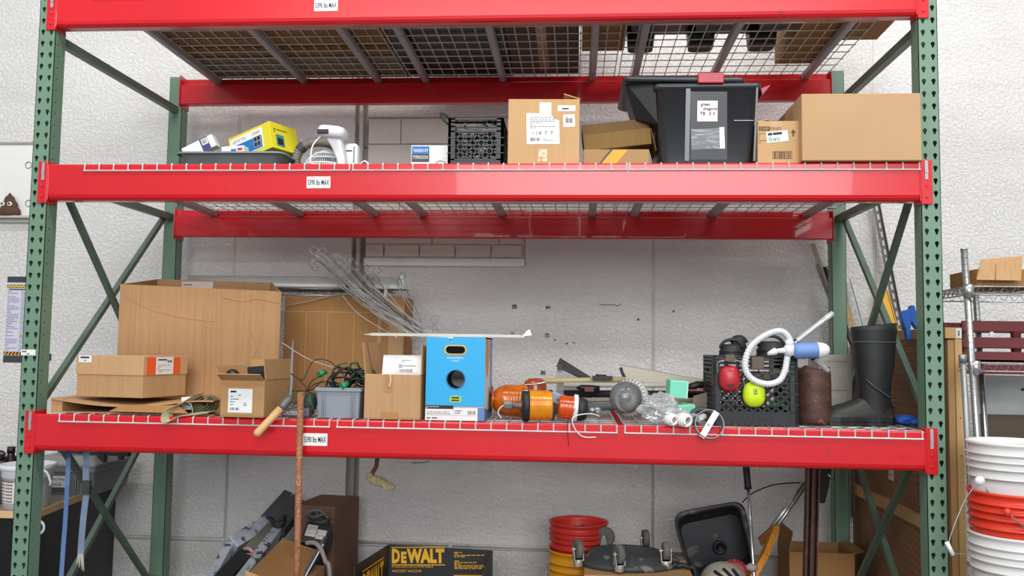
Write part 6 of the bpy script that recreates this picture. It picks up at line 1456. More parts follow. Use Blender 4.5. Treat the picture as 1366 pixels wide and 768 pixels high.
# tools leaning at the right
t = T('long_tool', 'tool with black rubber grip and thin steel shaft standing in front of the tray', 'tool', (P(1008, 768, .62).x, .62, 0))
a, b = P(993, 600, .66), P(998, 652, .65); c_ = P(1006, 768, .62); c2 = b+(c_-b)*(b.z/(b.z-c_.z))
mb = MB(); mb.tube([a, a.lerp(b, .3), a.lerp(b, .9), b], [.014, .016, .016, .018], 12); mb.to('rubber_grip', BLACKR, t)
mb = MB(); mb.cyl(b, c2, .008, n=10); mb.to('shaft', STEEL, t)
mb = MB(); q_ = P(1003, 757, .615); mb.blob(q_, (.03, .02, .02), 12, 8, .3, 2, 1); mb.to('gloved_clamp', mat('dusty_pink_grey', (150, 134, 132), .6), t)
t = T('post_hole_tool', 'yellow-orange folding tool arm with a steel shaft leaning to the right', 'tool', (P(1015, 768, .9).x, .9, 0))
ORP = mat('worn_orange_paint', (216, 142, 34), .5, 0, .2, 14, spots=((120, 78, 40), .64, 22))
a, b = P(1076, 646, 1.1), P(1032, 708, .98); c_ = P(1020, 740, .92); d2 = P(1004, 768, .88)
mb = MB(); mb.cyl(a, b, .0085, n=10); mb.cyl(a+Vector((-.008, .02, .006)), b+Vector((-.008, .02, .006)), .012, n=10); mb.to('shaft', STEEL, t)
mb = MB(); mb.bar(b+Vector((.012, 0, .02)), c_, .03, .05, (0, -1, 0)); mb.bar(c_, d2, .03, .045, (0, -1, 0)); mb.bar(d2, d2+(d2-c_)*(d2.z/(c_.z-d2.z)), .03, .04, (0, -1, 0)); mb.to('orange_arm', ORP, t)
mb = MB(); q_ = P(1015, 716, 1.0); mb.prism([P(1012, 718, .99), P(1028, 704, .99), P(1030, 712, .99), P(1016, 728, .99)][::-1], (0, .02, 0)); mb.to('rusty_bracket', mat('rusty_orange_bracket', (140, 76, 34), .6), t)
mb = MB(); q_ = P(1029, 714, .955); mb.cyl(q_, q_+Vector((0, -.02, 0)), .009, n=8); mb.to('bolt', STEEL, t)
t = T('steel_beam', 'heavy rusty brown channel beam standing upright under the lower shelf at right', 'beam', (P(1081, 768, .5).x, .5, 0))
a0, a1 = P(1071, 768, .5), P(1085, 768, .5); b0, b1 = P(1075, 622, .5), P(1091, 622, .5)
def dn(p, q): return p+(p-q)*(p.z/(q.z-p.z))
L0, L1 = dn(a0, b0), dn(a1, b1); zt_ = 1.085
mb = MB(); ux = Vector((b1.x-b0.x, 0, 0)); top = Vector((b0.x, .5, zt_))
mb.hexa([L0, L0+ux, L0+ux+Vector((0, .006, 0)), L0+Vector((0, .006, 0))], [top, top+ux, top+ux+Vector((0, .006, 0)), top+Vector((0, .006, 0))])
for k in (0, .4, .92): mb.hexa([L0+ux*k+Vector((0, -.04, 0)), L0+ux*(k+.1)+Vector((0, -.04, 0)), L0+ux*(k+.1), L0+ux*k], [top+ux*k+Vector((0, -.04, 0)), top+ux*(k+.1)+Vector((0, -.04, 0)), top+ux*(k+.1), top+ux*k])
mb.to('channel', mat('dark_rust_steel', (92, 62, 54), .7, .2, .3, 16, .3, 50, spots=((128, 84, 70), .6, 24)), t)
t = T('black_cable', 'thin black cable arching across the wall behind the tray', 'cable', P(992, 668, 1.2))
mb = MB(); mb.tube(smooth_path([P(990, 670, 1.2), P(1005, 657, 1.2), P(1030, 647, 1.2), P(1055, 644, 1.2), P(1078, 644, 1.2)], 6), .0035, 6); mb.to('cable', BLACKR, t)
t = T('black_holster', 'black plastic tool holster hanging below the deck beside the back upright', 'holster', P(1097, 625, 1.1))
mb = MB(); q = [P(1091, 600, 1.1), P(1113, 600, 1.1), P(1106, 650, 1.1), P(1101, 671, 1.1), P(1092, 671, 1.1), P(1090, 655, 1.1)]; mb.prism(q[::-1], (0, .04, 0)); mb.to('holster', BLK, t, bevel=.006)
mb = MB(); q_ = P(1112, 640, 1.09); mb.cyl(q_, q_+Vector((-.03, 0, .03)), .005, n=8); mb.to('buckle', STEEL, t)
mb = MB(); q_ = P(1150, 655, 1.3); 
t = T('black_coat', 'dark bundle hanging in the shadow right of the back upright', 'bag', P(1155, 650, 1.35))
mb.hexa([P(1136, 690, 1.4), P(1168, 690, 1.4), P(1168, 690, 1.46), P(1136, 690, 1.46)], [P(1136, 590, 1.4), P(1170, 590, 1.4), P(1170, 590, 1.46), P(1136, 590, 1.46)]); mb.to('bag_body', BLK, t, bevel=.01)
mb = MB(); q_ = P(1144, 676, 1.395); mb.box((q_.x-.02, q_.y, q_.z-.012), (q_.x+.025, q_.y+.004, q_.z+.006)); mb.to('orange_tag', mat('orange_tag', (190, 120, 40), .6), t)
A = P(1040, 768, .8); B = P(1150, 740, .85)
t = T('cardboard_box', 'open brown carton behind the rusty beam on the floor at right', 'box', (P(1050, 750, 1.0).x, .95, 0), -.0)
bw = P(1137, 745, .95).x-P(1050, 745, .95).x; bh = P(1095, 737, .95).z
carton(t, bw, .26, bh, CBD, op=True, flaps=(('right', .05, 165), ('left', .1, 80)))
# ================================================================== pegboard partition and things at the right end
PX_ = 3.815; PY0 = .10; PY1 = 1.33
t = T('pegboard_partition', 'brown pegboard partition on a lumber frame standing at the right end of the rack', 'partition', (PX_+.02, .7, 0))
PEG = mat('brown_pegboard', (150, 110, 76), .75, 0, .12, 4)
zt_ = 1.665
pg = MB().box((PX_, PY0+.03, 0), (PX_+.006, PY1, zt_-.03)).to('pegboard_panel', PEG, t)
mb = MB()
for i in range(28):
    for j in range(32):
        y, z = PY0+.05+i*.0435, .55+j*.0335
        mb.box((PX_-.0005, y, z), (PX_, y+.007, z+.007))
mb.to('peg_holes', mat('dark_hole', (58, 42, 32), .9), t); bpy.data.objects['peg_holes']['kind'] = 'stuff'
M_ = (PX_+.006, PX_+.044)
MB().box((PX_-.004, PY0-.005, zt_-.045), (PX_+.062, PY1, zt_)).to('top_rail', WOODL, t, bevel=.003)
MB().box((PX_+.035, PY0, 0), (PX_+.064, PY0+.09, zt_-.045)).to('front_stud', WOODL, t, bevel=.003); MB().box((PX_+.007, PY0+.003, 0), (PX_+.034, PY0+.09, zt_-.05)).to('front_stud', mat('shaded_lumber', (180, 138, 90), .7, 0, .12, 4, stretch=(1, 1, .1)), t, bevel=.003)  # second piece is the stud's left side, its shade put into darker lumber colour
a, b = PX(1171, 664, PX_-.01), PX(1235, 700, PX_-.01)
mb = MB(); mb.bar((PX_-.012, PY1-.05, (a.z+b.z)/2+.0), (PX_-.012, PY0+.04, (a.z+b.z)/2), .022, .05); mb.to('cross_rail', WOODL, t)
q_ = P(1267, 447, -.035); sticker(t, frame((PX_+.038, PY0-.0055, zt_-.043), (1, 0, 0), (0, 0, 1)), .022, .04, prints=[(.008, .008, .005, .022)], name='staple_tag')
mb = MB()
for z in (.95, 1.15, 1.3): mb.cyl((PX_+.05, PY0-.0002, z), (PX_+.05, PY0-.0015, z), .003, n=6)
mb.to('nail_head', DGREY, t)
q_ = PX(1188, 640, PX_-.002); sticker(t, frame((PX_-.0005, q_.y+.03, q_.z), (0, -1, 0), (0, 0, 1)), .07, .07, prints=lines(.01, .015, .05, .04, 4, 2, .4), name='paper_tag')
# blue clip on the top rail
t = T('spring_clamp', 'bright blue plastic clip hanging over the top of the pegboard partition', 'clamp', (PX_, .4, zt_))
CB_ = mat('bright_blue_plastic', (22, 98, 196), .35)
def bl(pts, Y_, th_, nm):
    mb = MB(); mb.prism([P(x_, y_, Y_) for x_, y_ in pts][::-1], (0, th_, 0)); mb.to(nm, CB_, t, bevel=.002)
Yc = .42
bl([(1202, 416), (1206, 414), (1214, 412), (1216, 424), (1215, 440), (1216, 452), (1210, 454), (1209, 440), (1204, 426)], Yc, .03, 'inner_jaw')
bl([(1214, 413), (1217, 407), (1220, 407), (1228, 437), (1224, 439), (1216, 428)], Yc, .04, 'outer_jaw')
# things leaning on the wall behind the partition
def lean(name, label, cat, p, q, w_, h_, m, Yt, Yb_, slots=False):
    a, b = P(p[0], p[1], Yt), P(q[0], q[1], Yb_); t = T(name, label, cat, (b.x, Yb_, b.z)); d_ = (b-a)
    b2 = a+d_*((a.z-.004)/(a.z-b.z)) if b.z < a.z else b
    b2 = Vector((b2.x, min(b2.y, YW-.02), b2.z)); mb = MB()
    mb.bar(b2, a, w_, .004, (0, -1, 0)); 
    dd = (a-b2).normalized(); side_ = dd.cross(Vector((0, -1, 0))).normalized()
    mb.bar(b2+side_*w_/2, a+side_*w_/2, .004, h_, (0, -1, 0)); mb.to('angle', m, t)
    if slots:
        mb = MB(); L = (a-b2).length; k = .03
        while k < L-.02:
            c0 = b2+dd*k+Vector((0, -.0035, 0)); mb.bar(c0, c0+dd*.03, .010, .003, (0, -1, 0)); k += .05
        mb.to('slots', mat('slot_light', (200, 198, 194), .6), t)
    return t
lean('slotted_angle', 'long dark slotted steel angle leaning on the wall at the right end', 'angle', (1166, 262), (1206, 470), .035, .035, mat('dark_steel_angle', (96, 94, 90), .5, .5, .1), 1.42, 1.36, True)
lean('slotted_angle', 'short grey slotted angle bar leaning right of the back upright', 'angle', (1131, 372), (1150, 440), .022, .02, GALV, 1.44, 1.4, True)
lean('wood_strip', 'thin wooden strip leaning beside the short slotted angle', 'strip', (1128, 398), (1137, 440), .016, .01, WOODL, 1.45, 1.43)
t = lean('spirit_level', 'yellow box level leaning against the wall behind the crossed braces', 'level', (1176, 389), (1193, 452), .06, .02, mat('yellow_level_paint', (232, 178, 40), .45), 1.38, 1.34)
for x0, y0, x1, y1, r_, m_, lab in ((1084, 325, 1094, 352, .014, mat('beige_tube', (196, 184, 164), .5), 'beige tube leaning left of the back upright, uppermost of its group'), (1090, 352, 1106, 392, .013, GALV, 'shiny grey tube leaning below the beige tube, left of the back upright'), (1099, 356, 1110, 385, .016, BLACK, 'black tube leaning hard against the back upright')):
    a, b = P(x0, y0, 1.40), P(x1, y1, 1.39); t = T('leaning_tube', lab, 'tube', b, 0, 'tubes leaning behind the upright'); d_ = b-a; e_ = a+d_*((a.z-.01)/(a.z-b.z)); e_ = Vector((min(e_.x, a.x+.9), 1.36, e_.z)) if True else e_
    e_ = Vector((a.x+d_.x/d_.z*(.012-a.z), 1.40, .012))
    mb = MB(); mb.cyl(e_, a, r_, n=12); mb.to('tube', m_, t)
# ================================================================== wire shelving unit at the right edge
t = T('wire_shelving_unit', 'chrome wire shelving unit with round posts at the right edge of the photo', 'shelving', (4.3, .1, 0))
def post(p, q):
    a, b = P(*p), P(*q); b2 = a+(b-a)*(a.z/(a.z-b.z)); mb = MB(); mb.cyl(b2, a, .0127, n=16); mb.cyl(a, a+Vector((0, 0, .004)), .0135, n=16); o_ = mb.to('post', STEEL, t)
    mb = MB(); k = .03
    d_ = (a-b2).normalized(); L = (a-b2).length
    while k < L: mb.cyl(b2+d_*k, b2+d_*(k+.0012), .0130, n=16); k += .0254
    mb.to('groove', GALV, o_); return a, b2
Yp = -.05
pa, pb_ = post((1286, 333, Yp), (1302, 560, Yp)); PXX = pb_.x
post((1300, 372, .38), (1313, 560, .38))
mb = MB(); mb.cyl((pa.x+.9, Yp, 0), (pa.x+.9, Yp, pa.z), .0127, n=14); mb.to('post', STEEL, t); mb = MB(); mb.cyl((pa.x+.9, .4, 0), (pa.x+.9, .4, pa.z), .0127, n=14); mb.to('post', STEEL, t)
for (x_, y_), zz in (((1292, 388), 0), ((1301, 490), 1)):
    c = P(x_, y_, Yp); z1 = c.z+.018; z0 = c.z-.014; xb = c.x+.9
    mb = MB()
    for (xs_, ys_, xe, ye) in ((c.x, Yp, xb, Yp), (c.x+.012, .4, xb, .4), (c.x, Yp, c.x+.012, .4), (xb, Yp, xb, .4)):
        L = math.hypot(xe-xs_, ye-ys_); n = int(L/.022)
        for z in (z0, z1): mb.tube([(xs_, ys_, z), (xe, ye, z)], .0032, 6)
        mb.tube([(xs_+(xe-xs_)*i/n, ys_+(ye-ys_)*i/n, z0 if i % 2 else z1) for i in range(n+1)], .0022, 4, smooth=False)
    tr = mb.to('truss_edge', STEEL, t)
    mb = MB(); k = .025
    while k < .9: mb.tube([(c.x+k, Yp, z1), (c.x+k, .4, z1)], .002, 4, smooth=False); k += .028
    mb.to('wire_grid', STEEL, t)
    mb = MB(); mb.cyl((c.x, Yp, z0-.012), (c.x, Yp, z1+.008), .019, n=16); mb.to('post_collar', STEEL, t)
    if zz == 0: SH1 = z1+.002
    else: SH2 = z1+.002
a = P(1306, 378, .0); t = T('cardboard_box', 'creased tan carton with a printed square on the upper wire shelf at right', 'box', (a.x+.0, .02, SH1), 0)
w = .26; h = P(1320, 358, .0).z-SH1
carton(t, w, .25, h, CBD, seam=False)
mb = MB(); zf_ = SH1+h; q = [P(1303, 373, -.02), P(1362, 374, -.02), P(1364, 342, .0), P(1309, 347, .0)]
mb.prism(q, (0, .004, .004)); mb.to('front_flap', CB, t)
M = frame(q[0], q[1]-q[0], q[3]-q[0]); L_ = (q[1]-q[0]).length; sticker(t, M @ Matrix.Translation((L_*.7, L_*.29, .0002)), L_*.17, L_*.15, name='printed_square', m=PR, corners=None, t=.0006)
mb = MB(); mm = M @ Matrix.Translation((L_*.72, L_*.31, .0016)); bars(mb, mm, [(.002, .012, .018, .01), (.007, .004, .008, .01)], 0); mb.to('print', CB, t)
mb = MB(); mb.tube([M @ Vector((L_*.42, .0, .001)), M @ Vector((L_*.45, L_*.2, .002)), M @ Vector((L_*.48, L_*.4, .001))], .0015, 4); mb.to('crease', CBD, t)
# maroon slatted crate on the second shelf
t = T('slatted_crate', 'maroon painted wooden slatted crate on the second wire shelf at right', 'crate', (4.2, .2, SH2))
MAR = mat('maroon_paint', (112, 42, 46), .6, 0, .12, 5)
a = P(1274, 431, .12); xL = P(1278, 450, .12).x
xL = max(xL, PX_+.075)
for y0, y1 in ((429, 443), (451, 465), (470, 484), (488, 500)):
    z1 = P(1330, y0-1, .12).z; z0 = P(1330, y1-1, .12).z
    MB().box((xL, .12, z0), (xL+.62, .135, z1)).to('slat', MAR, t, bevel=.002)
    MB().box((xL, .36, z0), (xL+.62, .375, z1)).to('slat', MAR, t, bevel=.002)
z1 = P(1330, 429, .12).z
for x in (xL+.01, xL+.3, xL+.57):
    for y in (.137, .325): MB().box((x, y, SH2), (x+.03, y+.03, z1-.005)).to('corner_post', MAR, t)
MB().box((xL, .12, SH2), (xL+.62, .375, SH2+.01)).to('crate_floor', mat('maroon_dark', (70, 30, 34), .7), t)
mb = MB()
for x_, y_ in ((1322, 437+6), (1321, 457), (1365, 457)):
    q_ = P(x_, y_, .13); mb.box((q_.x-.006, .126, q_.z-.012), (q_.x+.008, .132, q_.z+.012))
mb.to('pale_spacer', WPL, t)
# grey panel and brown board behind, below the second shelf
t = T('backing_sheet', 'pale grey sheet standing behind the buckets under the wire shelf', 'panel', (4.3, .5, 0))
a = P(1305, 552, .5); MB().box((P(1303, 500, .5).x, .5, a.z), (P(1303, 500, .5).x+.7, .515, P(1310, 500, .5).z)).to('sheet', mat('pale_grey_sheet', (186, 188, 188), .6), t)
MB().box((P(1303, 500, .5).x, .5, 0), (P(1303, 500, .5).x+.7, .53, a.z)).to('lower_board', mat('dark_brown_board', (96, 80, 64), .7), t)
mb = MB(); q_ = P(1366, 519, .495); mb.box((q_.x-.01, .494, q_.z-.006), (q_.x+.03, .5, q_.z+.004)); mb.to('latch', BLACK, t)
t = T('metal_conduit', 'thin galvanised conduit standing between the lumber stud and the wire shelf post', 'conduit', (P(1290, 700, -.03).x, -.03, 0))
a, b = P(1284, 476, -.08), P(1294, 640, -.09); b2 = b+(b-a)*(b.z/(a.z-b.z)); mb = MB(); mb.cyl(b2, a, .011, n=12); mb.cyl(a+(b-a)*.04, a-(b-a)*.02, .0145, n=12); mb.to('conduit', GALV, t)
# ---- nested buckets at the right
cR = .155; bx_ = P(1295, 600, -.22).x+cR
z1 = P(1340, 580, -.22-cR*0).z-.0
tops = [P(1294, 587, -.22).z, P(1295, 652, -.22).z, P(1297, 708, -.22).z]
hs = tops[0]-tops[1]
labs = ['white bucket at the top of the nested stack at right', 'orange-red bucket nested below the white top bucket at right', 'white bucket below the orange-red bucket in the stack at right']
ms = [WDIRTY, RB, WDIRTY]
k = 0; z = tops[0]
while k < 3:
    zz = tops[k] if k < 3 else tops[2]-(k-2)*.165
    base = zz-.37
    if base < 0: break
    m_ = ms[k] if k < 3 else WDIRTY
    t = T('bucket', labs[k] if k < 3 else 'white bucket low in the nested stack at right, below the photo edge', 'bucket', (bx_, -.22, base), .3*k, 'nested buckets at the right edge'); bucket(t, cR, .37, m_)
    if k == 0:
        cx = bx_; mb = MB(); p_ = [P(1306, 642, -.36), P(1290, 662, -.40), P(1277, 690, -.42), P(1266, 722, -.43), P(1268, 733, -.43), P(1276, 738, -.42), P(1296, 738, -.36)]
        mb.tube(smooth_path(p_, 6), .0022, 6); bail = mb.to('bail_wire', GALV, t)
        mb = MB(); mb.cyl(P(1263, 723, -.432), P(1271, 740, -.43), .0075, n=10); mb.to('bail_grip', WPL, t)
        mb = MB(); q_ = P(1307, 641, -.36); mb.blob(q_, (.018, .012, .016), 10, 8); mb.to('bail_lug', WPL, t)
    if k == 1:
        mb = MB(); q_ = P(1344, 683, -.38); mb.blob(q_, (.014, .012, .014), 10, 8); mb.to('bail_lug', RB, t)
        mb = MB(); mb.tube(smooth_path([q_, P(1356, 694, -.385), P(1372, 706, -.38), P(1390, 716, -.36)], 5), .0028, 6); mb.to('bail_wire', GALV, t)
    zl_ = base; k += 1; z = zz
if zl_ > .004:
    t = T('support_block', 'plain wooden block under the bucket stack', 'block', (bx_, -.22, 0)); MB().box((bx_-.12, -.34, 0), (bx_+.12, -.1, zl_)).to('block', WOODL, t)
# ================================================================== left side: whiteboard, shelf toy, poster, desk
a = P(46, 193, YW-.02); b = P(46, 290, YW-.02)
t = T('whiteboard', 'whiteboard with a thin frame and marker ledge on the wall left of the rack', 'whiteboard', (a.x-.6, YW-.02, b.z))
x0, x1 = a.x-1.2, a.x+.03
MB().box((x0, YW-.018, b.z), (x1, YW-.002, a.z)).to('board', mat('whiteboard_white', (236, 234, 230), .3, 0, .02), t)
mb = MB(); mb.box((x0, YW-.024, a.z), (x1, YW, a.z+.016)); mb.to('top_frame', mat('frame_grey', (150, 144, 136), .5), t)
mb = MB(); mb.box((x0, YW-.075, b.z-.008), (x1, YW, b.z+.004)); mb.box((x0, YW-.03, b.z-.03), (x1, YW, b.z-.008)); mb.to('marker_ledge', mat('ledge_grey', (190, 186, 180), .4), t)
for y_ in (220, 271):
    mb = MB(); c = P(38, y_, YW-.022); mb.tube([(c.x+.02*math.cos(i*.45), YW-.022, c.z+.02*math.sin(i*.45)) for i in range(14)], .0022, 5, closed=True); mb.to('wire_ring', GALV, t)
c = P(12, 290, YW-.045); k = (P(13, 290, YW-.045).x-c.x)
t = T('plush_toy', 'brown swirl-shaped soft toy with two round eyes on the whiteboard ledge', 'toy', (c.x, YW-.045, b.z+.004))
mb = MB(); zb = b.z+.004; YT = YW-.048
mb.lathe([(0, 0), (13*k, .0), (14.5*k, 3*k), (14.5*k, 7*k), (12.5*k, 10.5*k), (10.5*k, 11.2*k), (11*k, 14*k), (9.5*k, 18*k), (7*k, 19.5*k), (7*k, 22*k), (5*k, 25*k), (2.6*k, 27*k), (1.*k, 29.5*k), (0, 30*k)], (c.x, YT, zb), (0, 0, 1), 28, sq=.55)
mb.to('body', mat('brown_plush', (92, 62, 48), .9, 0, .1, 20, .2, 90), t)
mb = MB(); mb2 = MB()
for dx in (-5*k, 4.5*k):
    q_ = Vector((c.x+dx, YT-8*k*.55-.008, zb+14.5*k)); mb.blob(q_, (3.1*k, 2.6*k, 3.1*k), 14, 10); mb2.blob(q_+Vector((.4*k, -2*k, .3*k)), (1.5*k, 1*k, 1.6*k), 10, 8)
mb.to('eye', WPL, t); mb2.to('pupil', mat('dark_brown_pupil', (44, 30, 26), .5), t)
# poster
a = P(4, 483, YW-.004); b = P(65, 369, YW-.004)
t = T('safety_poster', 'tall safety poster with black and yellow hazard bars on the wall behind the left upright', 'poster', (a.x, YW-.004, a.z))
w = b.x-a.x; h = b.z-a.z; M = frame(a, (1, 0, 0), (0, 0, 1))
MB().add([], []).box((a.x, YW-.004, a.z), (a.x+w, YW, b.z)).to('sheet', mat('poster_paper', (214, 212, 224), .5, var=.03), t)
sticker(t, M @ Matrix.Translation((0, h*.93, .0003)), w, h*.07, name='dark_header', m=DGREY); sticker(t, M @ Matrix.Translation((0, 0, .0003)), w, h*.08, name='dark_footer', m=DGREY)
for v0 in (.865, .085):
    s_ = sticker(t, M @ Matrix.Translation((0, h*v0, .0003)), w, h*.04, name='hazard_bar', m=INK)
    mb = MB(); n = 12
    for i in range(n): u_ = w*i/n; mb.add([M @ Vector(p_) for p_ in ((u_, h*v0, .0016), (u_+w/n*.5, h*v0, .0016), (u_+w/n, h*(v0+.04), .0016), (u_+w/n*.5, h*(v0+.04), .0016))], [(0, 1, 2, 3)])
    mb.to('stripe', YEL, s_)
mb = MB(); LIL = mat('lilac_print', (150, 150, 190), .5)
for cxx in (.03, .36, .69): bars(mb, M, lines(w*cxx, h*.14, w*.29, h*.7, 34, int(cxx*100), .5), .0014)
mb.to('print', LIL, t)
mb = MB()
for v0 in (.8, .62, .45, .3): bars(mb, M, [(w*.36, h*v0, w*.28, h*.02)], .0017)
mb.to('yellow_heading', mat('mustard_print', (190, 176, 90), .6), t)
mb = MB(); bars(mb, M, [(w*.05, h*.842, w*.55, h*.012)], .0018); mb.to('heading', INK, t)
sticker(t, M @ Matrix.Translation((0, h*.873, .0020)), w*.6, h*.022, name='yellow_title_bar', m=mat('mustard_print', (190, 176, 90), .6))
for y_ in (380, 476): mb = MB(); c = P(66, y_, YW-.012); mb.box((c.x-.012, YW-.014, c.z-.02), (c.x+.004, YW, c.z+.02)); mb.to('clip', BLACK, t)
# desk
dz = .747
t = T('desk', 'black desk with pale wood edge at the left, holding buckets and a grey tote', 'desk', (-.9, .9, 0))
c0 = Vector((-.243, .48, dz)); c1 = Vector((-.385, YW-.002, dz))
top = [(-2.2, .48), (c0.x, .48), (c1.x, c1.y), (-2.2, c1.y)]
mb = MB(); mb.prism([(x, y, dz-.03) for x, y in top], (0, 0, .03)); mb.to('desk_top', mat('desk_laminate', (150, 138, 128), .4, 0, .05), t)
mb = MB(); mb.bar((-2.2, .477, dz-.013), (c0.x, .477, dz-.013), .006, .034, (0, 0, 1)); mb.bar(Vector((c0.x+.003, .475, dz-.013)), Vector((c1.x+.003, c1.y, dz-.013)), .006, .034, (0, 0, 1)); mb.to('wood_edge', mat('maple_edge', (224, 184, 134), .5, 0, .06), t)
NB = mat('desk_black', (14, 14, 16), .45)
mb = MB(); mb.prism([(-2.2, .5, 0), (c0.x-.012, .5, 0), (c1.x-.012, YW-.004, 0), (-2.2, YW-.004, 0)], (0, 0, dz-.031)); mb.to('black_cabinet', NB, t)
c = P(50, 704, .47); mb = MB(); 
for r_ in (.02, .026): mb.tube([(c.x+r_*math.cos(i*.4), .485, c.z+r_*1.2*math.sin(i*.4)) for i in range(16)], .003, 6, closed=True)
mb.to('cord_ring', WPL, t)
# white bucket on desk
c = PZ(43, 681, dz); R_ = (P(68, 640, .62).x-P(6, 640, .62).x)/2; cx = (P(68, 640, .62).x+P(6, 640, .62).x)/2; h_ = P(38, 618, .62).z-dz
t = T('bucket', 'white plastic pail with printed label standing on the desk behind the left upright', 'bucket', (cx, .62, dz+.001))
r0 = R_*.86; mb = MB(); mb.lathe([(0, .003), (r0, 0), (r0*1.06, h_*.7), (R_*.96, h_*.72), (R_*.97, h_*.86), (R_*1.0, h_*.88), (R_*1.05, h_*.9), (R_*1.05, h_), (R_*.97, h_), (r0*.96, .01), (0, .01)], (0, 0, 0), (0, 0, 1), 36); mb.to('pail_body', WPL, t, local=True)
mb = MB(); n = 8; vs = []
for i in range(n+1):
    a_ = math.radians(-145+62*i/n); 
    for z in (.03, h_*.62): rr_ = r0*(1+.06*z/(h_*.7))+.0012; vs.append((rr_*math.cos(a_), rr_*math.sin(a_), z))
mb.add(vs, [(2*i, 2*i+2, 2*i+3, 2*i+1) for i in range(n)]); lb = mb.to('pail_label', mat('cream_label', (226, 220, 214), .5, var=.02), t, local=True)
mb = MB()
for i in range(14):
    a0_ = -140+ (i % 2)*26; z = .035+(i//2)*h_*.075
    for j in range(3):
        q = []
        for da, dz_ in ((0, 0), (6, 0), (6, .007), (0, .007)):
            rr_ = r0*(1+.06*z/(h_*.7))+.002; a_ = math.radians(a0_+j*7.5+da); q.append((rr_*math.cos(a_), rr_*math.sin(a_), z+dz_))
        mb.add(q, [(0, 1, 2, 3)])
mb.to('print', mat('faded_label_print', (120, 96, 96), .6), lb, local=True)
mb = MB(); mb.tube(smooth_path([(R_*.95, -R_*.5, h_*.9), (R_*1.15, -R_*.5, h_*.82), (R_*1.3, -R_*.5, h_*.62), (R_*1.25, -R_*.45, h_*.55)], 5), .006, 8); mb.to('lid_tab', WPL, t, local=True)
# grey tote on desk
a = P(64, 655, .95); b = P(112, 610, .95)
t = T('storage_tote', 'grey lidded tote with a handwritten white label on the desk behind the left upright', 'tote', (a.x, .95, dz)); 
x0 = P(42, 640, .95).x; x1 = P(131, 640, 1.0).x; h_ = P(90, 622, .95).z-dz
mb = MB(); mb.loft([rrect(x0+.012, .96, x1-.012, 1.34, .02, dz+.001), rrect(x0, .95, x1, 1.36, .02, dz+h_-.03), rrect(x0-.01, .94, x1+.01, 1.37, .02, dz+h_-.028), rrect(x0-.01, .94, x1+.01, 1.37, .02, dz+h_)], smooth=False); mb.to('tote_body', mat('tote_grey', (120, 122, 124), .5), t)
mb = MB(); mb.loft([rrect(x0-.015, .935, x1+.015, 1.375, .02, dz+h_+.001), rrect(x0-.015, .935, x1+.015, 1.375, .02, dz+h_+.012), rrect(x0+.03, .98, x1-.03, 1.33, .03, dz+h_+.05)], smooth=False); mb.to('lid', mat('tote_lid_grey', (138, 138, 136), .5), t)
mb = MB()
for x in (.72, .76, .9, .94): mb.box((x0+(x1-x0)*x, .944, dz+.01), (x0+(x1-x0)*x+.006, .95, dz+h_-.03))
mb.to('rib', mat('tote_grey', (120, 122, 124)), t)
q_ = P(61, 649.5, .942); sticker(t, frame(q_, (1, 0, 0), (0, 0, 1)), .115, .06, texts=[('Wire / Ring', .01, .036, .09, .014, .2), ('Tools for', .02, .010, .07, .014, .2)], name='handwritten_label', ink=HAND)
LT = dz+h_+.05
t = T('caulk_gun', 'black and grey caulking tool lying across the lid of the grey tote', 'tool', (x0+.1, 1.1, LT))
mb = MB(); zz = LT+.014; mb.cyl((x0+.05, 1.1, zz), (x0+.36, 1.05, zz), .009, n=10); mb.bar((x0+.1, 1.08, zz+.004), (x0+.5, 1.02, zz-.002), .03, .022); mb.box((x0+.32, 1.02, zz-.045), (x0+.36, 1.05, zz)); mb.box((x0+.44, 1.01, zz-.03), (x0+.46, 1.04, zz)); mb.to('gun_frame', BLK, t)
mb = MB(); mb.cyl((x0+.18, 1.06, zz+.012), (x0+.26, 1.05, zz+.012), .008, n=8); mb.to('trigger', mat('dull_pink_plastic', (150, 104, 110), .5), t)
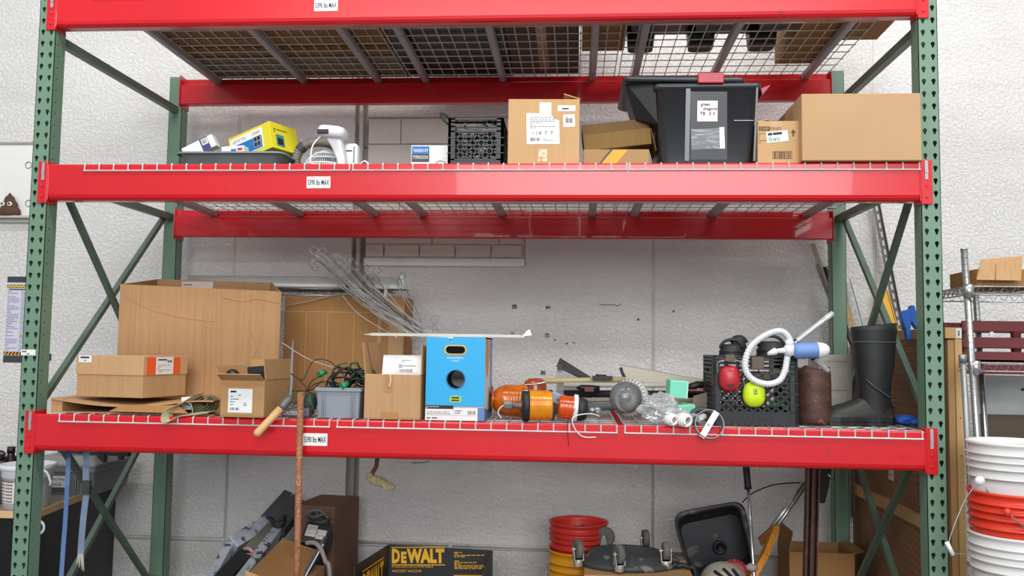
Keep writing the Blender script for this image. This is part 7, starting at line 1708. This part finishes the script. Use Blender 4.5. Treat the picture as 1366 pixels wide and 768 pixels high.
# dark bottles at the far left
for x_, y_, r_, hh_, Yy, m_, lab in ((14, 620, .05, .27, .78, mat('dark_brown_glass', (38, 22, 20), .25), 'dark brown jug with black cap on the desk behind the white pail'), (-2, 620, .075, .24, .70, mat('grey_jug', (92, 90, 92), .5), 'grey jug at the left edge of the photo on the desk')):
    c = P(x_, y_, Yy); t = T('jug', lab, 'jug', (c.x, Yy, dz+.001)); mb = MB()
    mb.lathe([(0, .002), (r_, 0), (r_*1.02, hh_*.6), (r_*.8, hh_*.74), (r_*.36, hh_*.84), (r_*.34, hh_*.9)], (c.x, Yy, dz+.001), (0, 0, 1), 24); mb.to('jug_body', m_, t)
    mb = MB(); mb.lathe([(0, hh_*1.0), (r_*.4, hh_*1.0), (r_*.4, hh_*.88), (0, hh_*.88)], (c.x, Yy, dz), (0, 0, 1), 16); mb.to('cap', BLACK, t)
    mb = MB(); mb.tube(smooth_path([(c.x-r_*.3, Yy-.02, dz+hh_*.86), (c.x-r_*.8, Yy-.03, dz+hh_*.92), (c.x-r_*.95, Yy-.03, dz+hh_*.7)], 5), .006, 8); mb.to('handle', BLACK, t)
# blue straps hanging at the left
BS = mat('blue_strap', (92, 124, 176), .6, 0, .15, 20); GS = mat('grey_blue_strap', (122, 138, 164), .6, 0, .15, 20)
for pts, w_, m_, lab in (([(91, 612), (89, 650), (87, 690), (84, 730), (81, 775)], .018, BS, 'narrow blue strap hanging straight down left of the crossed braces'), ([(115, 600), (114, 640), (115, 655), (111, 690), (108, 725), (107, 745)], .026, GS, 'wider grey-blue strap with frayed end hanging over the lower crossed braces')):
    pp = smooth_path([P(x_, y_, .16) for x_, y_ in pts], 5)
    pp[0].z = max(pp[0].z, 1.2) if False else pp[0].z
    t = T('hanging_strap', lab, 'strap', pp[-1]); pp = [Vector((pp[0].x, pp[0].y, DL-.012))]+pp
    mb = MB(); ribbon(mb, [p_-Vector((w_/2, 0, 0)) for p_ in pp], (w_, .004, 0), .004); mb.to('strap', m_, t)
    if w_ > .02:
        mb = MB(); e_ = pp[-1]
        for dx in (-.01, 0, .01, .016): mb.tube([e_+Vector((dx*.6, 0, .02)), e_+Vector((dx, -.004, -.012)), e_+Vector((dx*1.3, -.004, -.035-dx))], .004, 5)
        mb.to('frayed_end', mat('pale_fray', (176, 170, 158), .8), t)
        mb = MB(); q_ = P(115, 650, .155); mb.box((q_.x-.016, .15, q_.z-.03), (q_.x+.016, .17, q_.z+.03)); mb.to('strap_keeper', DGREY, t)
